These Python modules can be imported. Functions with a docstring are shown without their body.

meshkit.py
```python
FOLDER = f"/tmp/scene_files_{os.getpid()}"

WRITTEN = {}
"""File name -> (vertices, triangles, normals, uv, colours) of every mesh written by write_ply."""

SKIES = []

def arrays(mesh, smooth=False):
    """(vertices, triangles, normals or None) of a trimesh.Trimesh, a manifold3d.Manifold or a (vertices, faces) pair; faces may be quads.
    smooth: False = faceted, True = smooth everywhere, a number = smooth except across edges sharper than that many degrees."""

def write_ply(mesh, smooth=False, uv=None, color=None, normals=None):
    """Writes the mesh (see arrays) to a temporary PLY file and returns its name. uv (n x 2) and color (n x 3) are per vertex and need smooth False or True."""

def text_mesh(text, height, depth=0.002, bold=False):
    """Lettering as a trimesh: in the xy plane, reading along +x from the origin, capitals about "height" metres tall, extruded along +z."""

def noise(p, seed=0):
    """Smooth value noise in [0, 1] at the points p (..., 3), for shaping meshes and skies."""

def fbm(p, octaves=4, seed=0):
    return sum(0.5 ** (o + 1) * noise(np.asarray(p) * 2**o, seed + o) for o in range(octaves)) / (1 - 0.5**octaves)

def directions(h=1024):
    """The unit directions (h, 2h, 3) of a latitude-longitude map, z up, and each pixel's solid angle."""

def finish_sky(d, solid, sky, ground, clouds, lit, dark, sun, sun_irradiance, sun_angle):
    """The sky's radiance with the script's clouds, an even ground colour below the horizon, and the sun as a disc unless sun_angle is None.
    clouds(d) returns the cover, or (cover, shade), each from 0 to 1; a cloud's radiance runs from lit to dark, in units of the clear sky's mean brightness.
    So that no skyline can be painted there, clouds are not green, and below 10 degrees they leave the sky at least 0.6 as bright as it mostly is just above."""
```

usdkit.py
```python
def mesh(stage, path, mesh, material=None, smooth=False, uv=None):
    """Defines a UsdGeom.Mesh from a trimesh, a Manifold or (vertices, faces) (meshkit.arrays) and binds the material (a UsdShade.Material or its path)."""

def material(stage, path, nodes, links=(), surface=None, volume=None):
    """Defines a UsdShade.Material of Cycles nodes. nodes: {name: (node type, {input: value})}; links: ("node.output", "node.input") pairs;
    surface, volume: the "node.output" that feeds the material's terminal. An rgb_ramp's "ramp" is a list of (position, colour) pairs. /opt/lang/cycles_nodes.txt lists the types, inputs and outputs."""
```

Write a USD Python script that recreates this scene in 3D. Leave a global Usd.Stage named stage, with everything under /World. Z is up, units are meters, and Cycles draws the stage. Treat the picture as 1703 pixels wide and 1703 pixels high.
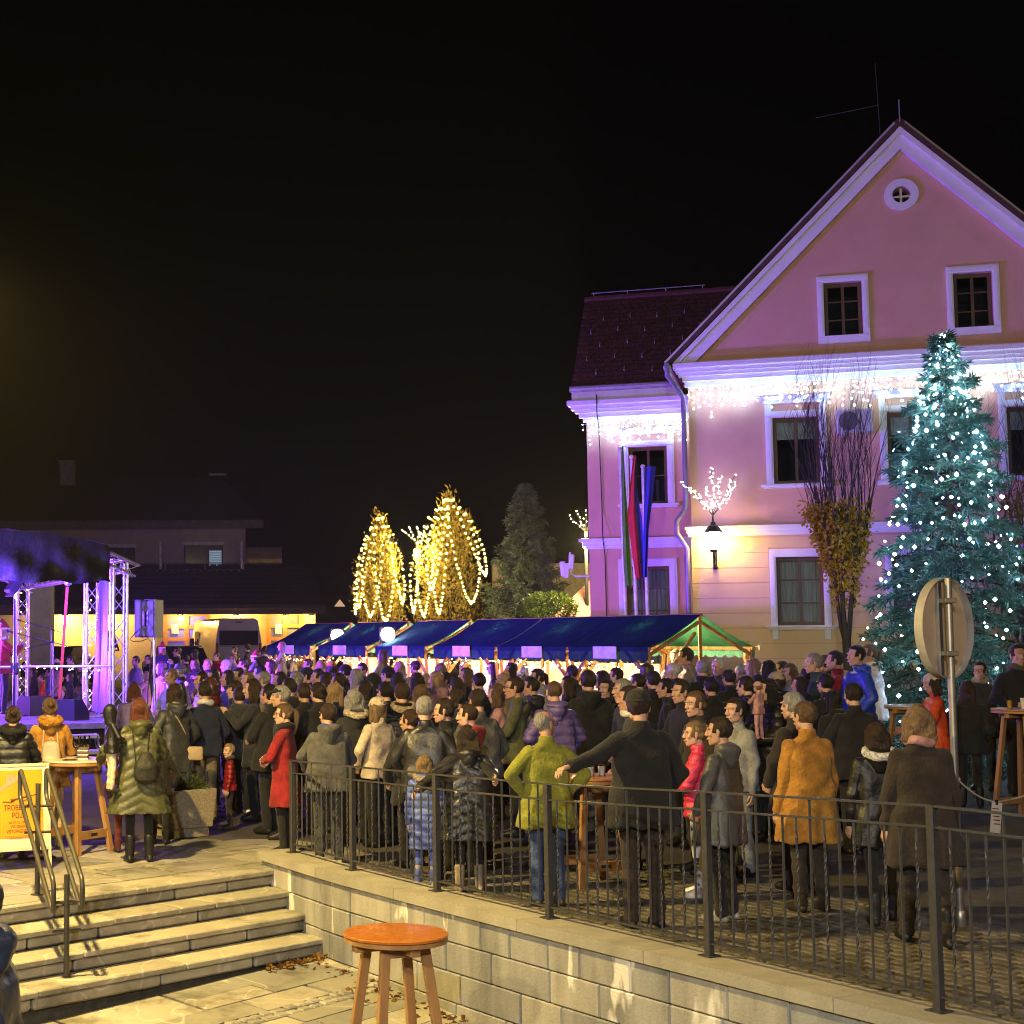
import math, random
import numpy as np, trimesh, usdkit, meshkit
from manifold3d import Manifold, OpType
from shapely.geometry import Polygon, LineString, Point, MultiPolygon, box as sbox
from shapely import affinity
from pxr import Usd, UsdGeom, UsdLux, UsdShade, Gf, Sdf, Vt

stage = Usd.Stage.CreateInMemory()
UsdGeom.Xform.Define(stage, '/World')
UsdGeom.SetStageUpAxis(stage, 'Z')
PI = math.pi

# ------------------------------------------------------------------ camera (2.25 m above the square, 35 mm lens, right-hand crop of the frame)
FPX, CX, CY, EYE = 2600.0, 425.0, 851.0, 2.25          # focal length in photo pixels, principal point, eye height
PITCH, ROLL = math.atan(.0823), .0035
_R, _F, _U = np.array([1, 0, 0.]), np.array([0, math.cos(PITCH), math.sin(PITCH)]), np.array([0, -math.sin(PITCH), math.cos(PITCH)])
R1, U1 = _R * math.cos(ROLL) - _U * math.sin(ROLL), _U * math.cos(ROLL) + _R * math.sin(ROLL)
CAM = np.array([0, 0, EYE])
cam = UsdGeom.Camera.Define(stage, '/World/camera')
cam.CreateHorizontalApertureAttr(36.0)
cam.CreateVerticalApertureAttr(36.0)
cam.CreateFocalLengthAttr(36.0 * FPX / 1703)
cam.CreateHorizontalApertureOffsetAttr((851.5 - CX) / 1703 * 36.0)
cam.CreateVerticalApertureOffsetAttr((CY - 851.5) / 1703 * 36.0)
cam.CreateClippingRangeAttr(Gf.Vec2f(.1, 5000))
cam.CreateExposureAttr(0.0)
cam.AddTransformOp().Set(Gf.Matrix4d(*R1, 0, *U1, 0, *(-_F), 0, *CAM, 1))

# ------------------------------------------------------------------ night sky and the (set) sun
SUN_EL, SUN_AZ = math.radians(-6), math.radians(250)
sky = UsdLux.DomeLight.Define(stage, '/World/sky')
sky.GetPrim().SetCustomDataByKey('kind', 'structure')
skym = usdkit.material(stage, '/World/Looks/night_sky', {
    'sky': ('sky_texture', {'sky_type': 'single_scattering', 'sun_disc': False, 'sun_elevation': SUN_EL, 'sun_rotation': SUN_AZ}),
    'bg': ('background_shader', {'strength': 0.006})}, [('sky.color', 'bg.color')], surface='bg.background')
UsdShade.MaterialBindingAPI.Apply(sky.GetPrim()).Bind(skym)
sun = UsdLux.DistantLight.Define(stage, '/World/sun')
sun.CreateIntensityAttr(0.0005); sun.CreateAngleAttr(.5); sun.CreateNormalizeAttr(True); sun.CreateColorAttr(Gf.Vec3f(1, .95, .9))
sun.AddRotateXYZOp().Set(Gf.Vec3f(90 - math.degrees(SUN_EL), 0, 180 - math.degrees(SUN_AZ)))


def ray(x, y):
    return _F + R1 * (x - CX) / FPX + U1 * (CY - y) / FPX


def G(x, y, z=0.0):
    d = ray(x, y)
    return CAM + d * (z - EYE) / d[2]


def P(x, y, D):
    d = ray(x, y)
    return CAM + d * D / d[1]


def proj(q):
    q = np.asarray(q, float) - CAM
    return CX + FPX * (q @ R1) / (q @ _F), CY - FPX * (q @ U1) / (q @ _F)


def gz(y):                                             # the square rises gently away from the steps
    return float(np.interp(y, [18, 24, 44, 70, 90], [0, .1, .15, .84, 1.0]))


# ------------------------------------------------------------------ names, things, parts
USED = {}


def numbered(parent, name):
    k = (parent, name)
    n = USED.get(k, 0)
    USED[k] = n + 1
    return f'{parent}/{name}' + (f'_{n:03d}' if n else '')


def tags(prim, label=None, cat=None, group=None, kind=None):
    for k, v in (('label', label), ('category', cat), ('group', group), ('kind', kind)):
        if v:
            prim.SetCustomDataByKey(k, v)


class T:
    """A thing (or a part that has sub-parts): an Xform with child meshes. Points given in world=True are moved into its frame."""
    def __init__(s, name, label=None, cat=None, loc=(0, 0, 0), rz=0.0, group=None, kind=None, parent=None):
        s.path = numbered(parent.path if parent else '/World', name)
        s.loc, s.rz = np.array(loc, float), rz
        x = UsdGeom.Xform.Define(stage, s.path)
        if not parent:
            x.AddTranslateOp().Set(Gf.Vec3d(*map(float, loc)))
            if rz:
                x.AddRotateZOp().Set(math.degrees(rz))
        else:
            s.loc, s.rz = np.array(parent.loc, float), parent.rz
        s.prim = x.GetPrim()
        tags(s.prim, label, cat, group, kind)

    def local(s, v):
        v = np.asarray(v, float) - s.loc
        c, q = math.cos(-s.rz), math.sin(-s.rz)
        return np.stack([v[..., 0] * c - v[..., 1] * q, v[..., 0] * q + v[..., 1] * c, v[..., 2]], -1)

    def world(s, v):
        v = np.asarray(v, float)
        c, q = math.cos(s.rz), math.sin(s.rz)
        return np.stack([v[..., 0] * c - v[..., 1] * q, v[..., 0] * q + v[..., 1] * c, v[..., 2]], -1) + s.loc

    def add(s, name, mesh, mat, smooth=False, world=False, label=None, kind=None, under=None):
        v, f = VF(mesh)
        if world:
            v = s.local(v)
        path = numbered(under or s.path, name)
        m = usdkit.mesh(stage, path, (v, f), mat, smooth)
        tags(m.GetPrim(), label=label, kind=kind)
        return path

    def light(s, kind, loc, color, power, radius=.05, name='light', world=False, **kw):
        p = np.asarray(loc, float)
        if world:
            p = s.local(p)
        path = numbered(s.path, name)
        L = getattr(UsdLux, kind).Define(stage, path)
        L.CreateColorAttr(Gf.Vec3f(*color)); L.CreateIntensityAttr(float(power)); L.CreateNormalizeAttr(True)
        if kind == 'RectLight':
            L.CreateWidthAttr(kw.get('w', .3)); L.CreateHeightAttr(kw.get('h', .3))
        else:
            L.CreateRadiusAttr(radius)
        m = Gf.Matrix4d(1)
        if 'aim' in kw:                                # shines along its -z
            a = np.asarray(kw['aim'], float)
            if world:
                a = s.local(a)
            z = -(a - p) / np.linalg.norm(a - p)
            x = np.cross([0, 0, 1.], z) if abs(z[2]) < .99 else np.array([1., 0, 0])
            x /= np.linalg.norm(x)
            y = np.cross(z, x)
            m = Gf.Matrix4d(*x, 0, *y, 0, *z, 0, *p, 1)
        else:
            m.SetTranslate(Gf.Vec3d(*map(float, p)))
        L.AddTransformOp().Set(m)
        if 'cone' in kw:
            sh = UsdLux.ShapingAPI.Apply(L.GetPrim())
            sh.CreateShapingConeAngleAttr(kw['cone']); sh.CreateShapingConeSoftnessAttr(kw.get('soft', .3))
        return L


def top(name, mesh, mat, label=None, cat=None, group=None, kind=None, smooth=False):
    path = numbered('/World', name)
    m = usdkit.mesh(stage, path, VF(mesh), mat, smooth)
    tags(m.GetPrim(), label, cat, group, kind)
    return path


# ------------------------------------------------------------------ shapes, as (vertices, triangles)
def VF(m):
    if isinstance(m, tuple):
        v, f = np.asarray(m[0], float), np.asarray(m[1], int)
        if f.shape[1] == 4:
            f = np.vstack([f[:, [0, 1, 2]], f[:, [0, 2, 3]]])
        return v, f
    if isinstance(m, list):
        vs, fs, n = [], [], 0
        for x in m:
            v, f = VF(x)
            vs.append(v); fs.append(f + n); n += len(v)
        return np.vstack(vs), np.vstack(fs)
    if hasattr(m, 'to_mesh'):
        k = m.to_mesh()
        return np.array(k.vert_properties[:, :3], float), np.array(k.tri_verts, int)
    return np.array(m.vertices, float), np.array(m.faces, int)


def xf(m, R=None, t=(0, 0, 0)):
    v, f = VF(m)
    if R is not None:
        v = v @ np.asarray(R).T
    return v + np.asarray(t, float), f


def rotz(a):
    c, s = math.cos(a), math.sin(a)
    return np.array([[c, -s, 0], [s, c, 0], [0, 0, 1.]])


def rotx(a):
    c, s = math.cos(a), math.sin(a)
    return np.array([[1., 0, 0], [0, c, -s], [0, s, c]])


def roty(a):
    c, s = math.cos(a), math.sin(a)
    return np.array([[c, 0, s], [0, 1., 0], [-s, 0, c]])


def prism(poly, z0, z1, R=None, t=(0, 0, 0)):
    """Extrude a shapely polygon (or ring of points) from z0 to z1."""
    if not hasattr(poly, 'exterior'):
        poly = Polygon(poly)
    m = trimesh.creation.extrude_polygon(poly, z1 - z0, engine='earcut')
    v, f = np.array(m.vertices), np.array(m.faces)
    v[:, 2] += z0
    return xf((v, f), R, t)


def bx(c, s, R=None, bev=0.0):
    """A box; bev > 0 chamfers its edges."""
    s = np.asarray(s, float)
    if bev > 0:
        b = min(bev, s.min() * .45)
        h = s / 2
        pts = []
        for k in range(3):
            e = h - b
            e[k] = h[k]
            for i in np.ndindex(2, 2, 2):
                pts.append(e * (np.array(i) * 2 - 1))
        v, f = VF(Manifold.hull_points(np.array(pts)))
    else:
        q = trimesh.creation.box(s)
        v, f = np.array(q.vertices), np.array(q.faces)
    return xf((v, f), R, c)


def basis(d, up=(0, 0, 1)):
    d = np.asarray(d, float) / np.linalg.norm(d)
    up = np.asarray(up, float)
    if abs(d @ up) > .98:
        up = np.array([0, 1., 0])
    x = np.cross(d, up); x /= np.linalg.norm(x)
    return np.stack([x, d, np.cross(x, d)], 1)


def bar(p0, p1, w, h, bev=0.0):
    p0, p1 = np.asarray(p0, float), np.asarray(p1, float)
    L = np.linalg.norm(p1 - p0)
    return bx((p0 + p1) / 2, (w, L, h), basis(p1 - p0), bev)


def tube(pts, r, n=8, caps=True):
    pts = np.asarray(pts, float)
    r = np.broadcast_to(np.asarray(r, float), (len(pts),))
    t = np.gradient(pts, axis=0)
    t /= np.linalg.norm(t, axis=1, keepdims=True) + 1e-12
    a0 = np.array([0, 0, 1.]) if abs(t[0][2]) < .9 else np.array([1., 0, 0])
    vs, a = [], np.cross(t[0], a0)
    ang = np.arange(n) * 2 * PI / n
    for p, tt, rr in zip(pts, t, r):
        a = a - tt * (a @ tt); a /= np.linalg.norm(a) + 1e-12
        b = np.cross(tt, a)
        vs.append(p + rr * (np.cos(ang)[:, None] * a + np.sin(ang)[:, None] * b))
    v = np.vstack(vs)
    f = []
    for i in range(len(pts) - 1):
        for j in range(n):
            k = (j + 1) % n
            f += [[i * n + j, i * n + k, (i + 1) * n + k], [i * n + j, (i + 1) * n + k, (i + 1) * n + j]]
    if caps:
        m = (len(pts) - 1) * n
        for j in range(1, n - 1):
            f += [[0, j + 1, j], [m, m + j, m + j + 1]]
    f = np.array(f)[:, ::-1]
    return v, f


def cyl(p0, p1, r, n=12, r2=None):
    return tube([p0, p1], [r, r if r2 is None else r2], n)


def lathe(prof, n=20, c=(0, 0, 0)):
    prof = np.asarray(prof, float)
    ang = np.arange(n) * 2 * PI / n
    v = np.vstack([np.stack([r * np.cos(ang), r * np.sin(ang), np.full(n, z)], 1) for r, z in prof])
    f = []
    for i in range(len(prof) - 1):
        for j in range(n):
            k = (j + 1) % n
            f += [[i * n + j, i * n + k, (i + 1) * n + k], [i * n + j, (i + 1) * n + k, (i + 1) * n + j]]
    return v + np.asarray(c, float), np.array(f)


def ball(c, r, sub=1):
    s = trimesh.creation.icosphere(sub, 1.0)
    return np.array(s.vertices) * np.asarray(r) + np.asarray(c, float), np.array(s.faces)


OCT_V = np.array([[1, 0, 0], [-1, 0, 0], [0, 1, 0], [0, -1, 0], [0, 0, 1], [0, 0, -1.]])
OCT_F = np.array([[0, 2, 4], [2, 1, 4], [1, 3, 4], [3, 0, 4], [2, 0, 5], [1, 2, 5], [3, 1, 5], [0, 3, 5]])


def bulbs(pts, r):
    pts = np.asarray(pts, float)
    r = np.broadcast_to(np.asarray(r, float), (len(pts),))
    v = (OCT_V[None] * r[:, None, None] + pts[:, None]).reshape(-1, 3)
    f = (OCT_F[None] + 6 * np.arange(len(pts))[:, None, None]).reshape(-1, 3)
    return v, f


def hull(*pr):
    """Hull of spheres ((x, y, z), radius or three radii)."""
    return Manifold.hull_points(np.vstack([SPH * np.asarray(r) + np.asarray(p, float) for p, r in pr]))


SPH = np.array(trimesh.creation.icosphere(1, 1.0).vertices)


def union(ms):
    return Manifold.batch_boolean(ms, OpType.Add)


def smoothed(m, edge, its=8, lam=.5, mu=-.52, rough=0.0, rs=9.0, seed=0, fn=None):
    """Refine, Taubin-smooth and optionally displace a Manifold; returns (v, f)."""
    m = m.refine_to_length(edge)
    v, f = VF(m)
    return relax(v, f, its, lam, mu, rough, rs, seed, fn)


def relax(v, f, its=8, lam=.5, mu=-.52, rough=0.0, rs=9.0, seed=0, fn=None):
    from scipy.sparse import coo_matrix
    n = len(v)
    i = np.concatenate([f[:, 0], f[:, 1], f[:, 2], f[:, 1], f[:, 2], f[:, 0]])
    j = np.concatenate([f[:, 1], f[:, 2], f[:, 0], f[:, 0], f[:, 1], f[:, 2]])
    A = coo_matrix((np.ones(len(i)), (i, j)), shape=(n, n)).tocsr()
    A.data[:] = 1
    d = 1.0 / np.maximum(np.asarray(A.sum(1)).ravel(), 1)
    for k in range(its):
        for w in (lam, mu):
            v = v + w * ((A @ v) * d[:, None] - v)
    if rough or fn:
        _, _, nn = meshkit.arrays((v, f), True)
        if rough:
            v = v + nn * ((meshkit.fbm(v * rs + 31.7 + seed * 7.1, 3, seed) - .5) * 2 * rough)[:, None]
        if fn:
            v = v + nn * fn(v)[:, None]
    return v, f


# ------------------------------------------------------------------ materials
MATS = {}


def M(key, color=(.5, .5, .5), rough=.7, var=.18, scale=6.0, bump=0.0, bscale=40.0, metal=0.0, spec=.4, stretch=(1, 1, 1), color2=None, lo=.35, hi=.65, sheen=0.0, coat=0.0, detail=4.0, trans=0.0):
    if key in MATS:
        return MATS[key]
    c = np.array(color, float)
    c2 = np.array(color2, float) if color2 is not None else c * (1 + var)
    c1 = c if color2 is not None else c * (1 - var)
    nodes = {'g': ('texture_coordinate', {}), 'm': ('mapping', {'scale': stretch}),
             'n': ('noise_texture', {'scale': scale, 'detail': detail, 'roughness': .6}),
             'r': ('rgb_ramp', {'ramp': [(lo, tuple(c1)), (hi, tuple(np.minimum(c2, 1)))]}),
             'p': ('principled_bsdf', {'roughness': rough, 'metallic': metal, 'specular_ior_level': spec, 'coat_weight': coat, 'sheen_weight': sheen, 'transmission_weight': trans})}
    links = [('g.object', 'm.vector'), ('m.vector', 'n.vector'), ('n.fac', 'r.fac'), ('r.color', 'p.base_color')]
    if bump:
        nodes |= {'n2': ('noise_texture', {'scale': bscale, 'detail': 5, 'roughness': .65}), 'b': ('bump', {'strength': min(1.0, bump), 'distance': .012 * max(1.0, bump)})}
        links += [('m.vector', 'n2.vector'), ('n2.fac', 'b.height'), ('b.normal', 'p.normal')]
    MATS[key] = usdkit.material(stage, f'/World/Looks/{key}', nodes, links, surface='p.BSDF')
    return MATS[key]


def EM(key, color, strength):
    if key not in MATS:
        MATS[key] = usdkit.material(stage, f'/World/Looks/{key}', {'e': ('emission', {'color': color, 'strength': strength})}, [], surface='e.emission')
    return MATS[key]


def pane(key, tint=(.9, .95, 1), rough=.02, base=None, mixf=0.0):
    """A window pane: see-through, mirror-like by fresnel."""
    if key not in MATS:
        MATS[key] = usdkit.material(stage, f'/World/Looks/{key}', {
            'f': ('fresnel', {'IOR': 1.5}), 't': ('transparent_bsdf', {'color': tint}), 'g': ('glossy_bsdf', {'color': (1, 1, 1), 'roughness': rough}),
            'x': ('mix_closure', {})}, [('f.fac', 'x.fac'), ('t.BSDF', 'x.closure1'), ('g.BSDF', 'x.closure2')], surface='x.closure')
    return MATS[key]


rng = np.random.default_rng(7)
random.seed(7)
# ================================================================== THE GROUND, STEPS, WALL, FENCE
def lowz(y):
    return -.64 - .05 * max(0.0, min(14.4 - y, 10))




def veined(key, c, c2):
    """Grey flagstone with pale veins and dark damp stains."""
    nodes = {'g': ('geometry', {}), 'n': ('noise_texture', {'scale': 2.0, 'detail': 5, 'roughness': .6}), 'r': ('rgb_ramp', {'ramp': [(.3, c), (.7, c2)]}),
             'v': ('noise_texture', {'scale': 1.1, 'detail': 2, 'distortion': .8}), 'vr': ('rgb_ramp', {'ramp': [(.487, (0, 0, 0)), (.5, (.75, .75, .75)), (.513, (0, 0, 0))]}),
             's': ('noise_texture', {'scale': 1.7, 'detail': 6, 'roughness': .7}), 'sr': ('rgb_ramp', {'ramp': [(.52, (0, 0, 0)), (.68, (.75, .75, .75))]}),
             'x': ('mix_color', {'b': (.5, .47, .4)}), 'y': ('mix_color', {'b': (.07, .065, .045)}), 'n2': ('noise_texture', {'scale': 40, 'detail': 5}), 'b': ('bump', {'strength': .6, 'distance': .012}), 'p': ('principled_bsdf', {'roughness': .68})}
    MATS[key] = usdkit.material(stage, f'/World/Looks/{key}', nodes, [('g.position', 'n.vector'), ('g.position', 'v.vector'), ('g.position', 's.vector'), ('g.position', 'n2.vector'), ('n.fac', 'r.fac'), ('v.fac', 'vr.fac'), ('s.fac', 'sr.fac'), ('vr.color', 'x.fac'),
                               ('r.color', 'x.a'), ('sr.color', 'y.fac'), ('x.result', 'y.a'), ('y.result', 'p.base_color'), ('n2.fac', 'b.height'), ('b.normal', 'p.normal')], surface='p.BSDF')
    return MATS[key]


SLAB = [veined(f'flagstone_{i}', c, c2) for i, (c, c2) in enumerate([((.26, .24, .2), (.36, .335, .28)), ((.21, .2, .17), (.3, .285, .245)), ((.31, .29, .235), (.4, .375, .31)), ((.18, .178, .165), (.27, .265, .24))])]
JOINT = M('joint_mortar', (.07, .065, .05), .95, .3, 12, bump=.6)
STEPM = [veined(f'step_stone_{i}', c, c2) for i, (c, c2) in enumerate([((.27, .255, .2), (.38, .355, .285)), ((.24, .225, .18), (.34, .315, .25)), ((.3, .275, .215), (.41, .38, .3))])]


def wall_stone(key, c, c2, white):
    nodes = {'g': ('geometry', {}), 'm': ('mapping', {'scale': (2.2, 2.2, .55)}), 'n': ('noise_texture', {'scale': 1.0, 'detail': 5, 'roughness': .6}),
             'r': ('rgb_ramp', {'ramp': [(.35, c), (.62, c2)]}),
             'n3': ('noise_texture', {'scale': 1.3, 'detail': 4, 'roughness': .55, 'distortion': .4}), 'w': ('rgb_ramp', {'ramp': [(white, (0, 0, 0)), (white + .035, (1, 1, 1))]}),
             'x': ('mix_color', {'b': (.7, .67, .62)}), 'n2': ('noise_texture', {'scale': 45, 'detail': 5}), 'b': ('bump', {'strength': .5, 'distance': .01}), 'p': ('principled_bsdf', {'roughness': .8})}
    MATS[key] = usdkit.material(stage, f'/World/Looks/{key}', nodes, [('g.position', 'm.vector'), ('m.vector', 'n.vector'), ('m.vector', 'n3.vector'), ('g.position', 'n2.vector'), ('n.fac', 'r.fac'), ('n3.fac', 'w.fac'),
                               ('w.color', 'x.fac'), ('r.color', 'x.a'), ('x.result', 'p.base_color'), ('n2.fac', 'b.height'), ('b.normal', 'p.normal')], surface='p.BSDF')
    return MATS[key]


WALLM = [wall_stone('wall_stone_0', (.15, .15, .145), (.36, .35, .33), .60), wall_stone('wall_stone_1', (.22, .21, .19), (.42, .40, .36), .57), wall_stone('wall_stone_2', (.13, .135, .14), (.31, .31, .305), .63)]

# wall line: the feet of the fence posts
POSTPX = [(487, 1418, 1268), (587, 1447, 1278), (727, 1482, 1292), (914, 1527, 1309), (1180, 1590, 1324), (1562, 1682, 1350)]
COPE = .15
PL = np.array([G(x, y, COPE)[:2] for x, y, _ in POSTPX])
PH = [(proj([*q, COPE])[1] - yt) * (math.hypot(q[1], 0)) / FPX * 1.0 for q, (_, _, yt) in zip(PL, POSTPX)]
d0 = PL[0] - PL[1]; d0 /= np.linalg.norm(d0)
d1 = PL[-1] - PL[-2]; d1 /= np.linalg.norm(d1)
LINE = np.vstack([PL[0] + d0 * .30, PL, PL[-1] + d1 * 1.95, PL[-1] + d1 * 5.5])
SEG = np.concatenate([[0], np.cumsum(np.linalg.norm(np.diff(LINE, axis=0), axis=1))])


def wat(s, o=0.0, z=0.0):
    """Point at arc length s along the wall, o metres in front of the fence line."""
    i = int(np.clip(np.searchsorted(SEG, s) - 1, 0, len(SEG) - 2))
    t = (LINE[i + 1] - LINE[i]) / (SEG[i + 1] - SEG[i])
    p = LINE[i] + t * (s - SEG[i])
    j = np.clip((s - SEG[i]) / (SEG[i + 1] - SEG[i]), 0, 1)      # blend the direction at the bends
    tn = (LINE[min(i + 2, len(LINE) - 1)] - LINE[i + 1]) if j > .5 and i + 2 < len(LINE) else t
    tn = tn / np.linalg.norm(tn)
    t = t + (tn - t) * max(0, j - .5)
    t /= np.linalg.norm(t)
    return np.array([p[0] + t[1] * o, p[1] - t[0] * o, z])


# stair frame
SO = np.array([.24, 15.72]); SA = np.array([-2.42, -2.23]); SA /= np.linalg.norm(SA); SB = np.array([-SA[1], SA[0]]) * -1
if SB[1] > 0:
    SB = -SB
RUN, RISE = .34, .16


def st(u, w, z=0.0):
    q = SO + SA * u + SB * w
    return np.array([q[0], q[1], z])


frontline = [wat(s, .22)[:2] for s in np.linspace(0, SEG[-1], 24)]
leftfar = SO + SA * 14
# upper square: everything behind the top step and the wall
upper = Polygon([tuple(SO + SB * -.05 + SA * 30), tuple(SO + SB * -.05)] + [tuple(wat(s, .1)[:2]) for s in np.linspace(0, SEG[-1], 24)] + [(60, 0), (60, 18), (-60, 18)]).buffer(0)
ASPH = M('square_paving', (.05, .047, .042), .8, .35, 1.2, bump=.8, bscale=18, color2=(.115, .105, .09), lo=.3, hi=.7)
v, f = prism(upper, -.3, -.014)
sq = T('square', kind='structure', loc=(0, 18, 0))
sq.add('surface', (v, f), ASPH, world=True)
ys = [18, 24, 33, 44, 52, 60, 70, 80, 90, 140, 220, 400]
vs, fs = [], []
for i, y in enumerate(ys):
    for x in (-300, -60, 0, 60, 300):
        vs.append((x, y, gz(y) - .014))
for i in range(len(ys) - 1):
    for j in range(4):
        k = i * 5 + j
        fs.append((k, k + 1, k + 6, k + 5))
sq.add('far_surface', (np.array(vs), np.array(fs)), ASPH, world=True)
# lower yard in front of the steps
low = T('lower_yard', kind='structure', loc=(0, 12, -.7))
lv, lf = [], []
yy = [-30, 4.4, 6, 8, 10, 12, 14.4, 19]
for y in yy:
    for x in (-40, 0, 40):
        lv.append((x, y, lowz(y) - .02))
for i in range(len(yy) - 1):
    for j in range(2):
        k = i * 3 + j
        lf.append((k, k + 1, k + 4, k + 3))
low.add('bed', (np.array(lv), np.array(lf)), JOINT, world=True)


def paving(th, region, u0, u1, w0, w1, zf, dep=(.45, .75), wid=(.5, 1.05), thick=.05, skip=None, name='paving_slab'):
    w, n = w0, 0
    while w < w1:
        d = rng.uniform(*dep)
        u = u0 - rng.uniform(0, .6)
        while u < u1:
            L = rng.uniform(*wid)
            cells = [(u, u + L, w, w + d)]
            if rng.random() < .3:
                c = w + d * rng.uniform(.4, .6)
                cells = [(u, u + L, w, c), (u, u + L, c, w + d)]
            for a, b, c, e in cells:
                jit = rng.uniform(-.025, .025, (4, 2))
                q = [st(a + jit[0, 0], c)[:2], st(b + jit[1, 0], c)[:2], st(b + jit[1, 0], e)[:2], st(a + jit[0, 0], e)[:2]]
                pg = Polygon([tuple(x) for x in q]).buffer(-.007, join_style='mitre').intersection(region)
                if skip is not None:
                    pg = pg.difference(skip)
                for g in getattr(pg, 'geoms', [pg]):
                    if g.is_empty or g.area < .02 or g.geom_type != 'Polygon':
                        continue
                    vv, ff = prism(g.simplify(.004), -thick, 0)
                    tilt = rng.uniform(-.004, .004, 2)
                    c0 = vv.mean(0)
                    vv[:, 2] += np.array([zf(y) for y in vv[:, 1]]) + (vv[:, 0] - c0[0]) * tilt[0] + (vv[:, 1] - c0[1]) * tilt[1] + rng.uniform(-.002, .003)
                    th.add(name, (vv, ff), SLAB[rng.integers(4)], world=True)
                    n += 1
            u += L
        w += d
    return n


upreg = upper.intersection(Polygon([(-4.5, 11.5), (1.1, 15.0), (1.3, 17.6), (2.2, 19), (-5, 19)]))
paving(sq, upreg, -1.5, 6.5, -3.6, -.06, lambda y: gz(y))
lowpoly = Polygon([tuple(wat(s, .225)[:2]) for s in np.linspace(0, SEG[-1], 30)] + [(9, 2), (-5, 2), (-5, 15)]).buffer(0)
stepzone = Polygon([tuple(st(-3, -3)[:2]), tuple(st(9, -3)[:2]), tuple(st(9, RUN * 3 + .02)[:2]), tuple(st(-3, RUN * 3 + .02)[:2])])
cobband = Polygon([tuple(st(-3, 2.0)[:2]), tuple(st(9, 2.0)[:2]), tuple(st(9, 2.22)[:2]), tuple(st(-3, 2.22)[:2])])
lowreg = lowpoly.intersection(Polygon([(-5, 10.2), (4, 9.0), (4, 17), (-5, 17)])).difference(stepzone)
paving(low, lowreg, -3.5, 6.0, RUN * 3 + .02, 4.2, lowz, dep=(.5, .8), wid=(.55, 1.15), skip=cobband)
cs = []
for r in range(2):
    u = -3.0
    while u < 6:
        L = rng.uniform(.09, .15)
        p = st(u + L / 2, 2.055 + r * .11)
        if lowpoly.contains(Point(p[:2])):
            low.add('cobble', bx((p[0], p[1], lowz(p[1]) - .02 + rng.uniform(-.006, .004)), (L - .016, .092, .06), rotz(math.atan2(SA[1], SA[0]) + rng.uniform(-.06, .06)), .012), SLAB[rng.integers(4)], world=True)
        u += L
# small setts behind the fence
SETT = [M(f'sett_{i}', c, .7, .3, 4, bump=.5) for i, c in enumerate([(.1, .09, .07), (.13, .118, .095)])]
setts = [[], []]
for i in range(-8, 40):
    for j in range(0, 26):
        p = wat(.3 + i * .0 + max(0, i) * .0 + (i + 8) * .205, -.19 - j * .125)
        if (j % 2):
            p = wat(.4 + (i + 8) * .205, -.19 - j * .125)
        setts[rng.integers(2)].append(bx((p[0], p[1], -.028 + rng.uniform(-.004, .004)), (.192, .113, .06), rotz(math.atan2(-.89, .45) + rng.uniform(-.04, .04)), .012))
for k in range(2):
    sq.add('setts', setts[k], SETT[k], world=True, kind='stuff')

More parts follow.
